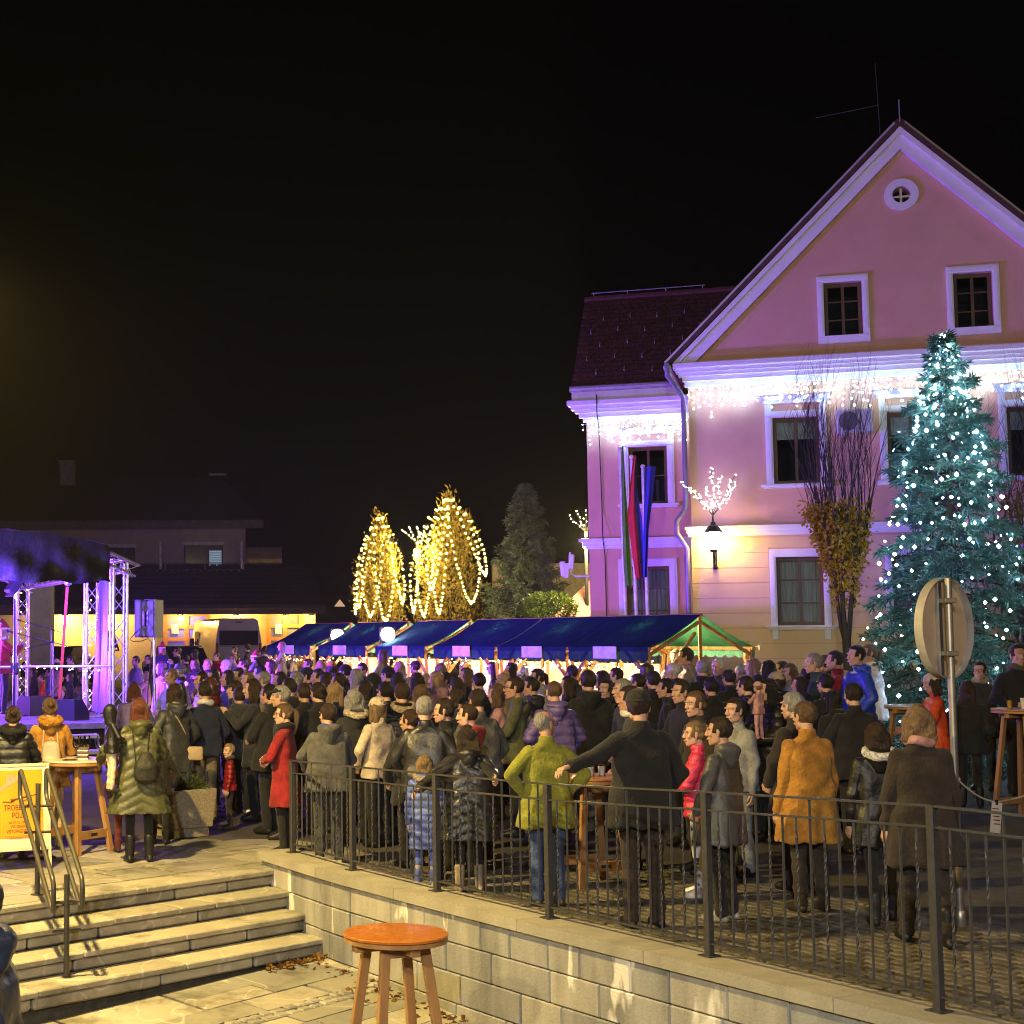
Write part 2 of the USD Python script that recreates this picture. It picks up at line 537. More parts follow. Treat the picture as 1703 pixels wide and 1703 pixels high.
# ---- steps
steps = T('steps', kind='structure', loc=tuple(st(0, 0)))
for k in range(4):
    z = -RISE * k
    w = RUN * k
    # right-hand end: where the step meets the wall face
    for u_r in np.linspace(-1.2, 1.2, 241):
        if not lowpoly.buffer(.03).contains(Point(st(u_r, w + .05)[:2])):
            continue
        break
    u_r -= .06
    for row, (dz0, dz1, wo, dw) in enumerate([(-.05, 0, .025, RUN + .06), (-RISE + .004, -.056, -.012, .16)]):
        u = u_r
        while u < 7.5:
            L = rng.uniform(.9, 1.7) if row == 0 else rng.uniform(.55, 1.5)
            c = st(u + L / 2, w + wo - dw / 2, z + (dz0 + dz1) / 2 + rng.uniform(-.003, .003))
            if row == 1:
                c = st(u + L / 2, w + wo - dw / 2 + rng.uniform(-.008, .006), z + (dz0 + dz1) / 2)
            steps.add('tread_slab' if row == 0 else 'riser_block', bx(c, (L - .008 - .012 * row, dw, dz1 - dz0), rotz(math.atan2(SA[1], SA[0])), .01 if row == 0 else .018), STEPM[rng.integers(3)], world=True)
            u += L
    steps.add('core', bx(st((u_r + 7.5) / 2 + .1, w - .75, z - .2 - RISE / 2), (7.5 - u_r, 1.35, .4 + RISE - .14), rotz(math.atan2(SA[1], SA[0]))), JOINT, world=True)

# ---- retaining wall
rw = T('retaining_wall', 'low grey stone retaining wall with white stains below the iron fence', 'wall', tuple(wat(3, .1, -.7)))
ztop = COPE - .085
for c in range(5):
    z1 = ztop - c * .235
    s = rng.uniform(-.3, 0.0)
    while s < SEG[-1]:
        L = rng.uniform(.35, .8)
        a, b = max(s, .04), min(s + L, SEG[-1])
        if b - a > .08:
            p = wat((a + b) / 2, .12 + rng.uniform(-.003, .004))
            q0, q1 = wat(a, .12), wat(b, .12)
            rw.add('stone_block', bx((p[0], p[1], z1 - .1175), (b - a - .008, .2, .228), rotz(math.atan2(q1[1] - q0[1], q1[0] - q0[0])), .009), WALLM[rng.integers(3)], world=True)
        s += L
q = np.array([wat(s, .1)[:2] for s in np.linspace(.06, SEG[-1], 30)])
core = LineString(q).buffer(.08, cap_style='flat')
rw.add('core', prism(core, -1.3, ztop - .01), JOINT, world=True)
COPM = [wall_stone(f'coping_stone_{i}', c, c2, .74) for i, (c, c2) in enumerate([((.27, .25, .2), (.36, .34, .28)), ((.24, .23, .19), (.33, .31, .26))])]
s, i = 0.0, 0
while s < SEG[-1]:
    L = rng.uniform(1.3, 1.8)
    e = min(s + L, SEG[-1])
    ring = [wat(x, .26)[:2] for x in np.linspace(s + .003, e - .003, 4)] + [wat(x, -.14)[:2] for x in np.linspace(e - .003, s + .003, 4)]
    rw.add('coping_slab', prism(ring, COPE - .085, COPE), COPM[i % 2], world=True)
    s, i = e, i + 1

# ---- iron fence on the wall
IRON = M('fence_paint', (.045, .043, .045), .5, .2, 20, bump=.15, spec=.5)
fn = T('iron_fence', 'dark iron railing with twisted bars standing on the retaining wall', 'fence', tuple(wat(3, 0, COPE)))
PH = []
for q, (x, yb, yt) in zip(PL, POSTPX):
    PH.append((yb - yt) * q[1] / FPX)
SPOST = [SEG[i + 1] for i in range(6)] + [SEG[-2], SEG[-1] - .05]
PH += [PH[-1], PH[-1]]


def ftop(s):
    return COPE + float(np.interp(s, SPOST, PH))


for s, h in zip(SPOST, PH):
    p = wat(s, 0)
    fn.add('post', bx((p[0], p[1], COPE + h / 2), (.05, .05, h), rotz(math.atan2(-.89, .45)), .004), IRON, world=True)
    fn.add('base_plate', bx((p[0], p[1], COPE + .004), (.11, .11, .008), rotz(math.atan2(-.89, .45))), IRON, world=True)
for k in range(len(SPOST) - 1):
    s0, s1 = SPOST[k], SPOST[k + 1]
    A, B = wat(s0), wat(s1)
    ln = np.linalg.norm(B - A)

    def fp(t, z):
        return np.array([A[0] + (B[0] - A[0]) * t, A[1] + (B[1] - A[1]) * t, z])
    za, zb = ftop(s0), ftop(s1)
    fn.add('top_rail', bar(fp(0, za - .006), fp(1, zb - .006), .042, .012), IRON, world=True)
    fn.add('middle_rail', bar(fp(0, za - .125), fp(1, zb - .125), .03, .012), IRON, world=True)
    fn.add('bottom_rail', bar(fp(0, COPE + .085), fp(1, COPE + .085), .03, .012), IRON, world=True)
    n = max(3, round(ln / .112))
    for i in range(1, n):
        t = i / n
        zt = za + (zb - za) * t - (.012 if i % 4 == 0 else .13)
        p0, p1 = fp(t, COPE + .07), fp(t, zt)
        if i % 2:
            L = p1[2] - p0[2]
            N = 22
            vs, fs = [], []
            for r in range(N + 1):
                tt = r / N
                tw = 0 if tt < .12 or tt > .88 else (tt - .12) / .76 * PI * 5
                for c in range(4):
                    a = tw + c * PI / 2 + .5
                    vs.append((p0[0] + .0092 * math.cos(a), p0[1] + .0092 * math.sin(a), p0[2] + L * tt))
            for r in range(N):
                for c in range(4):
                    d = (c + 1) % 4
                    fs.append((r * 4 + c, r * 4 + d, r * 4 + 4 + d, r * 4 + 4 + c))
            fn.add('twisted_bar', (np.array(vs), np.array(fs)), IRON, world=True)
        else:
            fn.add('bar', bar(p0, p1, .013, .013), IRON, world=True)

# ---- hand rail on the steps
hr = T('stair_handrail', 'double dark steel tube handrail with rounded ends down the stone steps', 'handrail', tuple(G(110, 1660, -.66)))
RAIL = M('handrail_paint', (.055, .05, .04), .38, .15, 15, spec=.5)
h0, h1 = G(62, 1488, 0.0), G(110, 1662, -.66)
dirn = (h1 - h0) / np.linalg.norm(h1[:2] - h0[:2])
side = np.array([-dirn[1], dirn[0], 0]); side /= np.linalg.norm(side)
if side[0] < 0:
    side = -side
for p, h in ((h0, .98), (h1, 1.0)):
    hr.add('post', cyl(p, p + np.array([0, 0, h]), .024, 12), RAIL, True, world=True)
    hr.add('floor_flange', cyl(p, p + np.array([0, 0, .012]), .06, 16), RAIL, world=True)
    for dz in (.78, .55):
        a = p + np.array([0, 0, dz])
        hr.add('bracket', cyl(a - side * .12, a + side * .12, .012, 8), RAIL, True, world=True)
ext = .22
for sg in (-1, 1):
    o = side * .12 * sg
    a, b = h0 - dirn * ext + o, h1 + dirn * (ext * .2) + o
    loop = []
    ct = [a + np.array([0, 0, .98]), b + np.array([0, 0, .98]), b + np.array([0, 0, .72]), a + np.array([0, 0, .72])]
    for i in range(4):                                   # round the corners
        pv, c, nx = ct[i - 1], ct[i], ct[(i + 1) % 4]
        u0, u1 = (pv - c) / np.linalg.norm(pv - c), (nx - c) / np.linalg.norm(nx - c)
        for t in np.linspace(0, 1, 5):
            loop.append((1 - t) ** 2 * (c + u0 * .07) + 2 * t * (1 - t) * c + t * t * (c + u1 * .07))
    loop.append(loop[0])
    hr.add('rail_loop', tube(loop, .021, 10, caps=False), RAIL, True, world=True)
# ================================================================== THE TOWN BUILDING
FO = P(1156, 1100, 31.5); FO[2] = .216
FA = math.radians(-19.3)
RF = np.array([[1, 0, 0], [0, 0, -1.], [0, 1, 0]])     # polygon (u, z) -> facade; extruded distance is outwards


def fac(poly, d0, d1, y=0.0):
    v, f = prism(poly, d0, d1, RF)
    return v + np.array([0, y, 0]), f


def fb(u0, u1, z0, z1, d0, d1, y=0.0, bev=0.0):
    return bx(((u0 + u1) / 2, y - (d0 + d1) / 2, (z0 + z1) / 2), (u1 - u0, d1 - d0, z1 - z0), bev=bev)


PLAST = M('peach_plaster', (.60, .345, .23), .9, .06, 1.5, bump=.35, bscale=90, color2=(.66, .39, .265), lo=.3, hi=.7)
PLASTG = M('ground_floor_plaster', (.68, .50, .26), .9, .06, 1.5, bump=.3, bscale=90, color2=(.72, .51, .31), lo=.3, hi=.7)
TRIM = M('white_trim', (.74, .73, .74), .7, .05, 2, bump=.1)
WOOD = M('brown_window_wood', (.09, .045, .02), .5, .25, 8, stretch=(1, 1, .2))
GLASS = pane('window_glass')
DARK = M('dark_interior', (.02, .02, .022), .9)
BLIND = M('roller_blind', (.4, .43, .45), .8)
CURT = M('curtain_cloth', (.45, .44, .42), .9, stretch=(6, 6, .3))
TILE = M('roof_tile_red', (.1, .035, .03), .75, .35, 14, bump=.4)
TILE2 = M('roof_tile_dark', (.075, .03, .028), .75, .35, 14, bump=.4)
ZINC = M('painted_gutter', (.42, .41, .46), .4, .1, 5, metal=.3)
PLINTH = M('plinth_plaster', (.3, .27, .25), .9, .1, 3, bump=.3)

bd = T('gabled_building', 'large peach gabled building with white trim and fairy lights under its eaves', 'building', tuple(FO), FA)
W = 8.3


def window(th, u0, u1, z0, z1, y=0.0, cols=2, rows=3, blind=0.0, curtain=False, sub=True):
    w = T('window', parent=th)
    d = -.13
    fw = .075
    w.add('frame', [fb(u0, u0 + fw, z0, z1, d - .06, d, y), fb(u1 - fw, u1, z0, z1, d - .06, d, y), fb(u0 + fw, u1 - fw, z0, z0 + fw, d - .06, d, y), fb(u0 + fw, u1 - fw, z1 - fw, z1, d - .06, d, y)], WOOD)
    for i in range(1, cols):
        u = u0 + (u1 - u0) * i / cols
        w.add('mullion', fb(u - .028 if cols == 2 else u - .012, u + (.028 if cols == 2 else .012), z0 + fw, z1 - fw, d - .05, d - .012, y), WOOD)
    for k in range(1, rows):
        z = z0 + (z1 - z0) * k / rows
        w.add('glazing_bar', fb(u0 + fw, u1 - fw, z - .012, z + .012, d - .045, d - .018, y), WOOD)
    ph, pw = (z1 - z0 - 2 * fw) / rows, (u1 - u0 - 2 * fw) / cols
    for i in range(cols):
        for k in range(rows):
            w.add('pane', fb(u0 + fw + pw * i + .01, u0 + fw + pw * (i + 1) - .01, z0 + fw + ph * k + .006, z0 + fw + ph * (k + 1) - .006, d - .036, d - .03, y), GLASS)
    if blind:
        for a, b in ((u0 + fw, (u0 + u1) / 2 - .03), ((u0 + u1) / 2 + .03, u1 - fw)):
            w.add('blind', fb(a, b, z1 - fw - (z1 - z0) * blind, z1 - fw, d - .09, d - .08, y), BLIND)
    if curtain:
        us = np.linspace(u0 + .02, u1 - .02, 60)
        ring = [(a, y - d + .12 + .02 * math.sin(a * 70)) for a in us] + [(a, y - d + .13 + .02 * math.sin(a * 70)) for a in us[::-1]]
        w.add('curtain', prism(ring, z0 + .03, z1 - .03), CURT)
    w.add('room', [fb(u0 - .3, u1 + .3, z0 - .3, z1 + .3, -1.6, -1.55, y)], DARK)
    return w


def surround(th, u0, u1, z0, z1, fwid, ftop, y=0.0, sill=True, hood=False, brackets=False):
    """White plaster frame round an opening, built from separate mouldings."""
    for a, b in ((u0 - fwid, u0), (u1, u1 + fwid)):
        th.add('jamb', [fb(a, b, z0, z1, 0, .045, y), fb(a + fwid * .25, b - fwid * .25, z0 + .12, z1, .045, .06, y)], TRIM)
    th.add('lintel', [fb(u0 - fwid, u1 + fwid, z1, z1 + ftop, 0, .05, y), fb(u0 - fwid + .03, u1 + fwid - .03, z1 + .03, z1 + ftop - .03, .05, .07, y)], TRIM)
    if hood:
        for a, b in ((u0 - fwid, u0 - .02), (u1 + .02, u1 + fwid)):
            th.add('hood_bracket', fb(a, b, z1 + ftop, 6.70, 0, .05, y), TRIM)
        th.add('window_hood', [fb(u0 - fwid - .03, u1 + fwid + .03, 6.70, 6.76, 0, .08, y), fb(u0 - fwid - .08, u1 + fwid + .08, 6.76, 6.83, 0, .14, y), fb(u0 - fwid - .11, u1 + fwid + .11, 6.83, 6.86, 0, .17, y)], TRIM)
    if sill:
        th.add('sill', [fb(u0 - fwid - .1, u1 + fwid + .1, z0 - .05, z0, 0, .13, y, .01), fb(u0 - fwid - .06, u1 + fwid + .06, z0 - .085, z0 - .05, 0, .09, y)], TRIM)
    if brackets:
        for a in (u0 - fwid + .02, u1 + fwid - .14):
            th.add('sill_bracket', fb(a, a + .12, z0 - .28, z0 - .085, 0, .07, y, .01), TRIM)


G1 = [(2.65, 3.36, 7.97, 9.07), (5.01, 5.70, 7.97, 9.07)]
F1 = [(1.61, 2.48, 5.09, 6.42), (3.73, 4.60, 5.09, 6.42), (5.85, 6.72, 5.09, 6.42)]
F0 = [(1.60, 2.47, 2.29, 3.64), (3.73, 4.60, 2.29, 3.64), (5.86, 6.73, 2.29, 3.64)]
wall = Polygon([(0, -.4), (W, -.4), (W, 7.6), (W / 2, 11.95), (0, 7.6)])
rc = Point(4.145, 10.72).buffer(.165, 24)
for o in G1 + F1 + F0:
    wall = wall.difference(sbox(o[0], o[2], o[1], o[3]))
wall = wall.difference(rc)
bd.add('front_wall', fac(wall, -.35, 0), PLAST)
bd.add('side_wall', [bx((.17, 6.2, 3.65), (.34, 11.6, 7.9)), bx((W - .17, 6.2, 3.65), (.34, 11.6, 7.9)), bx((W / 2, 12, 4.5), (W, .3, 9))], PLAST)
# ground-floor courses
z, k = 1.35, 0
while z < 4.05:
    h = min(.30, 4.07 - z)
    c = sbox(-.012, z, W + .012, z + h - .018)
    for o in F0:
        c = c.difference(sbox(o[0] - .14, o[2] - .1, o[1] + .14, o[3] + .2))
    for g in getattr(c, 'geoms', [c]):
        bd.add('plaster_course', fac(g, 0, .014), PLASTG)
    z += .30
bd.add('plinth', fb(-.03, W + .03, -.4, 1.33, 0, .05), PLINTH)
bd.add('string_course', [fb(-.06, W + .06, 4.08, 4.14, 0, .06), fb(-.09, W + .09, 4.14, 4.22, 0, .11), fb(-.12, W + .12, 4.22, 4.28, 0, .15)], TRIM)
bd.add('cornice', [fb(-.06, W + .06, 7.12, 7.24, 0, .06), fb(-.10, W + .10, 7.24, 7.33, 0, .14), fb(-.17, W + .17, 7.33, 7.40, 0, .22), fb(-.22, W + .22, 7.40, 7.47, 0, .27), fb(-.27, W + .27, 7.47, 7.60, 0, .33, bev=.02)], TRIM)
for o in G1:
    surround(bd, *o, .125, .13, sill=False)
    bd.add('sill', [fb(o[0] - .125, o[1] + .125, o[2] - .12, o[2] - .003, 0, .045), fb(o[0] - .02, o[1] + .05, o[2] - .003, o[2] + .03, -.1, .06)], TRIM)
    window(bd, *o, rows=3)
for i, o in enumerate(F1):
    surround(bd, *o, .14, .13, hood=True)
    window(bd, *o, rows=1, blind=.26)
for i, o in enumerate(F0):
    surround(bd, *o, .13, .16, brackets=True)
    window(bd, *o, rows=3, curtain=True)
rw_ = T('round_window', parent=bd)
rw_.add('ring', fac(Point(4.145, 10.72).buffer(.315, 32).difference(rc), 0, .05), TRIM)
rw_.add('bars', [fb(4.125, 4.165, 10.56, 10.88, -.16, -.12), fb(3.985, 4.305, 10.70, 10.74, -.158, -.122)], TRIM)
rw_.add('pane', fac(Point(4.145, 10.72).buffer(.165, 24), -.20, -.19), GLASS)
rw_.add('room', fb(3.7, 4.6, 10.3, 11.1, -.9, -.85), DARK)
# roof
S = math.sqrt(.5)
for sg in (-1, 1):
    n = np.array([sg * S, 0, S]); t = np.array([-sg * S, 0, S])
    c0 = np.array([W / 2, 0, 12.03])
    L = 6.35
    R = np.stack([t, [0, 1, 0], np.cross(t, [0, 1, 0])], 1)
    mid = c0 - t * L / 2
    bd.add('roof_slope', bx(mid + n * .05 + np.array([0, 5.68, 0]), (L, 11.96, .08), R), TILE2)
    bd.add('rake_trim', [bx(c0 - t * (L / 2 - .03) - n * .155 + np.array([0, -.09 - .003 * sg, 0]), (L - .06, .18, .30), R), bx(c0 - t * (L / 2 - .05) - n * .05 + np.array([0, -.22 - .003 * sg, 0]), (L - .1, .08, .09), R)], TRIM)
    bd.add('verge_flashing', bx(mid + n * .115 + np.array([0, -.2, 0]), (L, .10, .05), R), ZINC)
    e = c0 - t * L
    bd.add('gutter', tube([e + np.array([sg * .04, -.3, -.02]), e + np.array([sg * .04, 11.6, -.02])], .075, 10), ZINC)
bd.add('ridge_cap', cyl((W / 2, -.27, 12.1), (W / 2, 11.6, 12.1), .09, 8), TILE2)
bd.add('lightning_rod', cyl((W / 2, -.3, 12.1), (W / 2, -.3, 12.55), .012, 6), ZINC)
LEADG = M('dark_aerial', (.06, .06, .06), .6)
ant = T('aerial', parent=bd)
ant.add('mast', cyl((W / 2 - .2, 2.2, 11.6), (W / 2 - .28, 2.2, 14.2), .009, 6), LEADG)
ant.add('boom', cyl((W / 2 - 1.5, 2.2, 13.15), (W / 2 - .25, 2.2, 13.28), .010, 6), LEADG)
# wing, three metres back
Y = 3.0
wing = sbox(-2.43, -.4, 0, 7.3)
WW = [(-1.52, -.68, 5.03, 6.32), (-1.62, -.69, 1.2, 3.64)]
for o in WW:
    wing = wing.difference(sbox(o[0], o[2], o[1], o[3]))
bd.add('wing_wall', fac(wing, -.35, 0, Y), PLAST)
bd.add('wing_end_wall', bx((-2.26, Y + 3.0, 3.45), (.34, 5.3, 7.7)), PLAST)
bd.add('wing_cornice', [fb(-2.50, 0, 6.92, 7.02, 0, .06, Y), fb(-2.58, 0, 7.02, 7.12, 0, .14, Y), fb(-2.66, 0, 7.12, 7.19, 0, .22, Y), fb(-2.74, 0, 7.19, 7.27, 0, .28, Y), fb(-2.82, 0, 7.27, 7.40, 0, .34, Y, .02)], TRIM)
bd.add('wing_eave_board', fb(-2.72, -.3, 7.40, 7.60, 0, .22, Y), ZINC)
bd.add('wing_gutter', tube([(-2.75, Y - .28, 7.66), (-.25, Y - .28, 7.66)], .07, 10), ZINC)
bd.add('wing_string_course', [fb(-2.50, 0, 4.05, 4.12, 0, .06, Y), fb(-2.56, 0, 4.12, 4.21, 0, .12, Y), fb(-2.64, 0, 4.21, 4.28, 0, .17, Y)], TRIM)
surround(bd, *WW[0], .15, .13, Y)
bd.add('window_hood', [fb(-1.72, -.48, 6.60, 6.66, 0, .08, Y), fb(-1.77, -.43, 6.66, 6.73, 0, .14, Y), fb(-1.79, -.41, 6.73, 6.76, 0, .17, Y)], TRIM)
for a in (-1.67, -.66):
    bd.add('hood_bracket', fb(a, a + .13, 6.45, 6.60, 0, .05, Y), TRIM)
window(bd, *WW[0], Y, rows=2)
surround(bd, *WW[1], .17, .17, Y, sill=False)
window(bd, *WW[1], Y, rows=5, cols=3, curtain=True)
# wing roof with tiles in rows
e0, e1 = np.array([0, Y - .3, 7.66]), np.array([0, Y + 2.45, 10.25])
sl = e1 - e0; Ls = np.linalg.norm(sl); sl /= Ls
nn = np.array([0, -sl[2], sl[1]])
RR = np.stack([[1, 0, 0], sl, nn], 1)
bd.add('wing_roof_deck', bx(((-2.72 + 1.4) / 2, (e0[1] + e1[1]) / 2, (e0[2] + e1[2]) / 2) + nn * -.05, (4.12, Ls, .06), RR), TILE2)
bd.add('wing_back_slope', bx((-.66, Y + 2.45 + 1.4, 8.95), (4.12, 3.9, .08), rotx(-.76)), TILE2)
til = [[], []]
nr, ncn = 20, 23
for r in range(nr):
    for c in range(ncn):
        u = -2.72 + .178 * (c + .5 + .5 * (r % 2))
        p = e0 + sl * (Ls * (r + .5) / nr) + nn * (.006 + rng.uniform(0, .006)) + np.array([u, 0, 0])
        til[rng.integers(2)].append(bx(p, (.17, .2, .018), RR @ rotx(.09)))
for k, m_ in enumerate((TILE, TILE2)):
    bd.add('wing_roof_tiles', til[k], m_, kind='stuff')
snow = []
for r in range(3, 18, 3):
    for c in range(6):
        p = e0 + sl * (Ls * (r + .4 * (c % 2)) / nr) + nn * .05 + np.array([-2.45 + c * .62 + (r % 2) * .25, 0, 0])
        snow.append(bx(p, (.02, .12, .06), RR))
bd.add('snow_guards', snow, ZINC, kind='stuff')
bd.add('ridge_wire', [cyl((-2.55, Y + 2.45, 10.42), (.1, Y + 2.45, 10.42), .012, 5)] + [cyl((u, Y + 2.45, 10.2), (u, Y + 2.45, 10.43), .01, 5) for u in (-2.5, -1.7, -.8, .05)], ZINC)
bd.add('wing_ridge_cap', cyl((-2.72, Y + 2.45, 10.27), (1.3, Y + 2.45, 10.27), .08, 8), TILE)
# rain pipes and the cable
PIPE = M('rain_pipe_paint', (.2, .17, .26), .4, .1, 5, metal=.2)
bd.add('rain_pipe', tube([(-.38, -.38, 7.6), (-.38, -.30, 7.35), (-.14, -.2, 7.0), (-.09, -.09, 6.9), (-.09, -.09, 4.75), (-.13, -.12, 4.6), (-.27, -.25, 4.4), (-.27, -.25, 4.15), (-.09, -.09, 3.85), (-.09, -.09, .2)], .05, 10), PIPE, True)
bd.add('cable', tube([(-2.15, Y - .36, 7.5), (-2.15, Y - .36, 7.1), (-2.15, Y - .05, 6.8), (-2.12, Y - .03, 4.9), (-2.1, Y - .2, 4.3), (-2.08, Y - .03, 3.9), (-2.06, Y - .03, 1.0)], .012, 5), M('black_cable', (.03, .03, .03), .6))
bd.add('meter_box', fb(-.36, -.2, 3.4, 3.85, 0, .1, Y), M('meter_box_paint', (.35, .33, .3), .6))

# air conditioner on the wall
ac = T('air_conditioner', 'white air conditioning unit with round fan grille mounted between two upper windows', 'air conditioner', tuple(FO), FA)
ACM = M('ac_casing', (.62, .62, .63), .5)
ac.add('casing', fb(2.80, 3.46, 6.03, 6.48, .08, .36, bev=.02), ACM)
ac.add('fan_grille', xf(lathe([(0, 0), (.17, 0), (.185, .012), (.185, .02), (0, .02)], 24), rotx(PI / 2), (3.02, -.365, 6.25)), M('fan_black', (.03, .03, .032), .5))
for k in range(5):
    ac.add('grille_ring', xf(tube([(math.cos(a) * (.04 + .033 * k), math.sin(a) * (.04 + .033 * k), 0) for a in np.linspace(0, 2 * PI, 25)], .004, 5, False), rotx(PI / 2), (3.02, -.39, 6.25)), ACM)
ac.add('wall_bracket', [fb(2.9, 2.94, 5.98, 6.03, .0, .36), fb(3.32, 3.36, 5.98, 6.03, .0, .36)], ACM)

# floodlight cluster / antennas on the corner of the wing
fl = T('radio_antennas', 'white twin box antennas on a bent arm at the corner of the peach building', 'antenna', tuple(FO), FA)
fl.add('arm', tube([(-2.43, Y + .1, 3.45), (-2.75, Y + .1, 3.45), (-2.84, Y + .1, 3.5), (-2.87, Y + .1, 3.62), (-2.87, Y + .1, 4.0)], .022, 8), TRIM, True)
for x, z, a in ((-2.83, 3.78, .1), (-3.02, 3.62, -.25), (-2.94, 3.58, .1)):
    fl.add('antenna_box', bx((x, Y, z), (.12, .09, .34), rotz(a) @ roty(a * .4), .02), TRIM)

# wall lantern
LAN = M('lantern_iron', (.03, .028, .025), .45, metal=.6)
ln = T('wall_lantern', 'lit wall lantern with frosted glass below a string course of the peach building', 'lantern', tuple(FO), FA)
lu, ly = .44, -.42
ln.add('wall_bracket', [fb(lu - .04, lu + .04, 3.42, 3.9, 0, .03), tube([(lu, -.03, 3.5), (lu, -.18, 3.55), (lu, -.32, 3.62), (lu, ly, 3.72)], .022, 8), tube([(lu, -.03, 3.8), (lu, -.25, 3.72), (lu, ly, 3.74)], .014, 8), ball((lu, -.05, 3.45), (.05, .04, .04))], LAN, True)
ln.add('glass', lathe([(.0, 3.80), (.075, 3.80), (.10, 3.88), (.15, 4.14), (.0, 4.14)], 6, (lu, ly, 0)), EM('lantern_glow', (1.0, .70, .27), 130.0))
ln.add('frame', [cyl((lu + .082 * math.cos(a), ly + .082 * math.sin(a), 3.79), (lu + .157 * math.cos(a), ly + .157 * math.sin(a), 4.15), .008, 5) for a in np.arange(6) * PI / 3] + [lathe([(0, 3.74), (.06, 3.74), (.085, 3.80), (0, 3.80)], 6, (lu, ly, 0))], LAN)
ln.add('roof', lathe([(.175, 4.14), (.17, 4.16), (.10, 4.26), (.05, 4.29), (.045, 4.34), (.02, 4.36), (.015, 4.46), (0, 4.47)], 6, (lu, ly, 0)), LAN)
# sprig of lights above it
sp = T('light_sprig', 'branching sprig of white bulbs above the wall lantern', 'light decoration', tuple(FO), FA)
bz, tw = [], []
for ang, L in ((-.75, .78), (-.6, .6), (.05, .95), (.28, .8), (.6, .85), (.75, .72), (-.1, .55)):
    pts = [np.array([lu + math.sin(ang) * L * t + .05 * math.sin(5 * t) * t, ly + .06 * math.sin(ang * 3) * t, 4.47 + L * t * math.cos(ang * .7)]) for t in np.linspace(0, 1, 14)]
    tw.append(tube(pts, .006, 5))
    for q in pts[3:]:
        bz += [q + rng.normal(0, .022, 3) for _ in range(2)]
sp.add('twigs', tw, LAN)
sp.add('bulbs', bulbs(bz, .013), EM('sprig_glow', (.9, .95, 1.0), 22.0), kind='stuff')

# icicle curtains of cold white bulbs
ICE = EM('icicle_glow', (.42, .70, 1.0), 38.0)
ICE2 = EM('icicle_glow_warm', (.72, .90, 1.0), 38.0)
WIRE = M('clear_wire', (.3, .32, .32), .5)


def icicles(label, u0, u1, z, y, n, grp='icicle lights under the eaves'):
    th = T('icicle_lights', label, 'string lights', tuple(FO), FA, group=grp)
    pts, wires = [[], []], [cyl((u0, y, z), (u1, y, z), .006, 5)]
    for i in range(n):
        u = u0 + (u1 - u0) * (i + .5) / n + rng.uniform(-.03, .03)
        L = (.12 + .42 * abs(math.sin(i * 1.9)) * rng.uniform(.5, 1.15))
        wires.append(cyl((u, y, z), (u, y, z - L), .003, 4))
        k = 0.0
        while k < L:
            pts[0 if rng.random() < .6 else 1].append((u + rng.uniform(-.03, .03), y + rng.uniform(-.02, .02), z - k))
            k += rng.uniform(.075, .15)
    th.add('wires', wires, WIRE)
    th.add('bulbs', bulbs(pts[0], rng.uniform(.017, .028, len(pts[0]))), ICE, kind='stuff')
    th.add('bulbs', bulbs(pts[1], rng.uniform(.017, .028, len(pts[1]))), ICE2, kind='stuff')


icicles('long curtain of white icicle lights under the main cornice of the peach building', 0.02, W, 7.05, -.16, 92)
icicles('short curtain of white icicle lights under the eave of the set-back wing', -2.5, -.1, 6.86, Y - .16, 28)
# ================================================================== THE STAGE
ALU = M('truss_aluminium', (.62, .62, .64), .35, .08, 10, metal=.75)
TARP = M('black_tarpaulin', (.006, .006, .007), .5, .3, 4, bump=1.2, bscale=5, spec=.25)
DECK = M('stage_deck', (.18, .17, .16), .6, .3, 6)
BLACKM = M('black_metal', (.02, .02, .022), .45, .1, 8)
PURPLE = (.30, .10, 1.0)
STZ = .87
T1 = P(197, 1200, 27.0); T1[2] = STZ
SDIR = np.array([-.32, .947, 0]); SLEFT = np.array([-.947, -.32, 0])


def sp_(a, b, z):
    return np.array([*(T1 + SDIR * a + SLEFT * b)[:2], z])


stg = T('concert_stage', 'small concert stage with aluminium truss towers and a black arched tarpaulin roof', 'stage', tuple(sp_(4, 3, gz(29))))
ring = [tuple(sp_(-.35, -.35, 0)[:2]), tuple(sp_(10, -.35, 0)[:2]), tuple(sp_(10, 7, 0)[:2]), tuple(sp_(-.35, 7, 0)[:2])]
for i in range(5):
    for j in range(4):
        a, b = -.35 + i * 2.07, -.35 + j * 1.84
        q = [tuple(sp_(a + .006, b + .006, 0)[:2]), tuple(sp_(a + 2.064, b + .006, 0)[:2]), tuple(sp_(a + 2.064, b + 1.834, 0)[:2]), tuple(sp_(a + .006, b + 1.834, 0)[:2])]
        stg.add('deck_panel', prism(q, STZ - .09, STZ + rng.uniform(-.002, .002)), DECK, world=True)
        for (aa, bb) in ((a + .12, b + .12), (a + 1.95, b + 1.72)):
            p = sp_(aa, bb, 0)
            stg.add('leg', cyl((p[0], p[1], gz(p[1]) - .02), (p[0], p[1], STZ - .09), .025, 8), ALU, world=True)
stg.add('skirt', [prism([tuple(sp_(-.2, .3, 0)[:2]), tuple(sp_(-.19, .3, 0)[:2]), tuple(sp_(-.19, 6.8, 0)[:2]), tuple(sp_(-.2, 6.8, 0)[:2])], .12, STZ - .1)], M('black_skirt', (.01, .01, .011), .9), world=True)


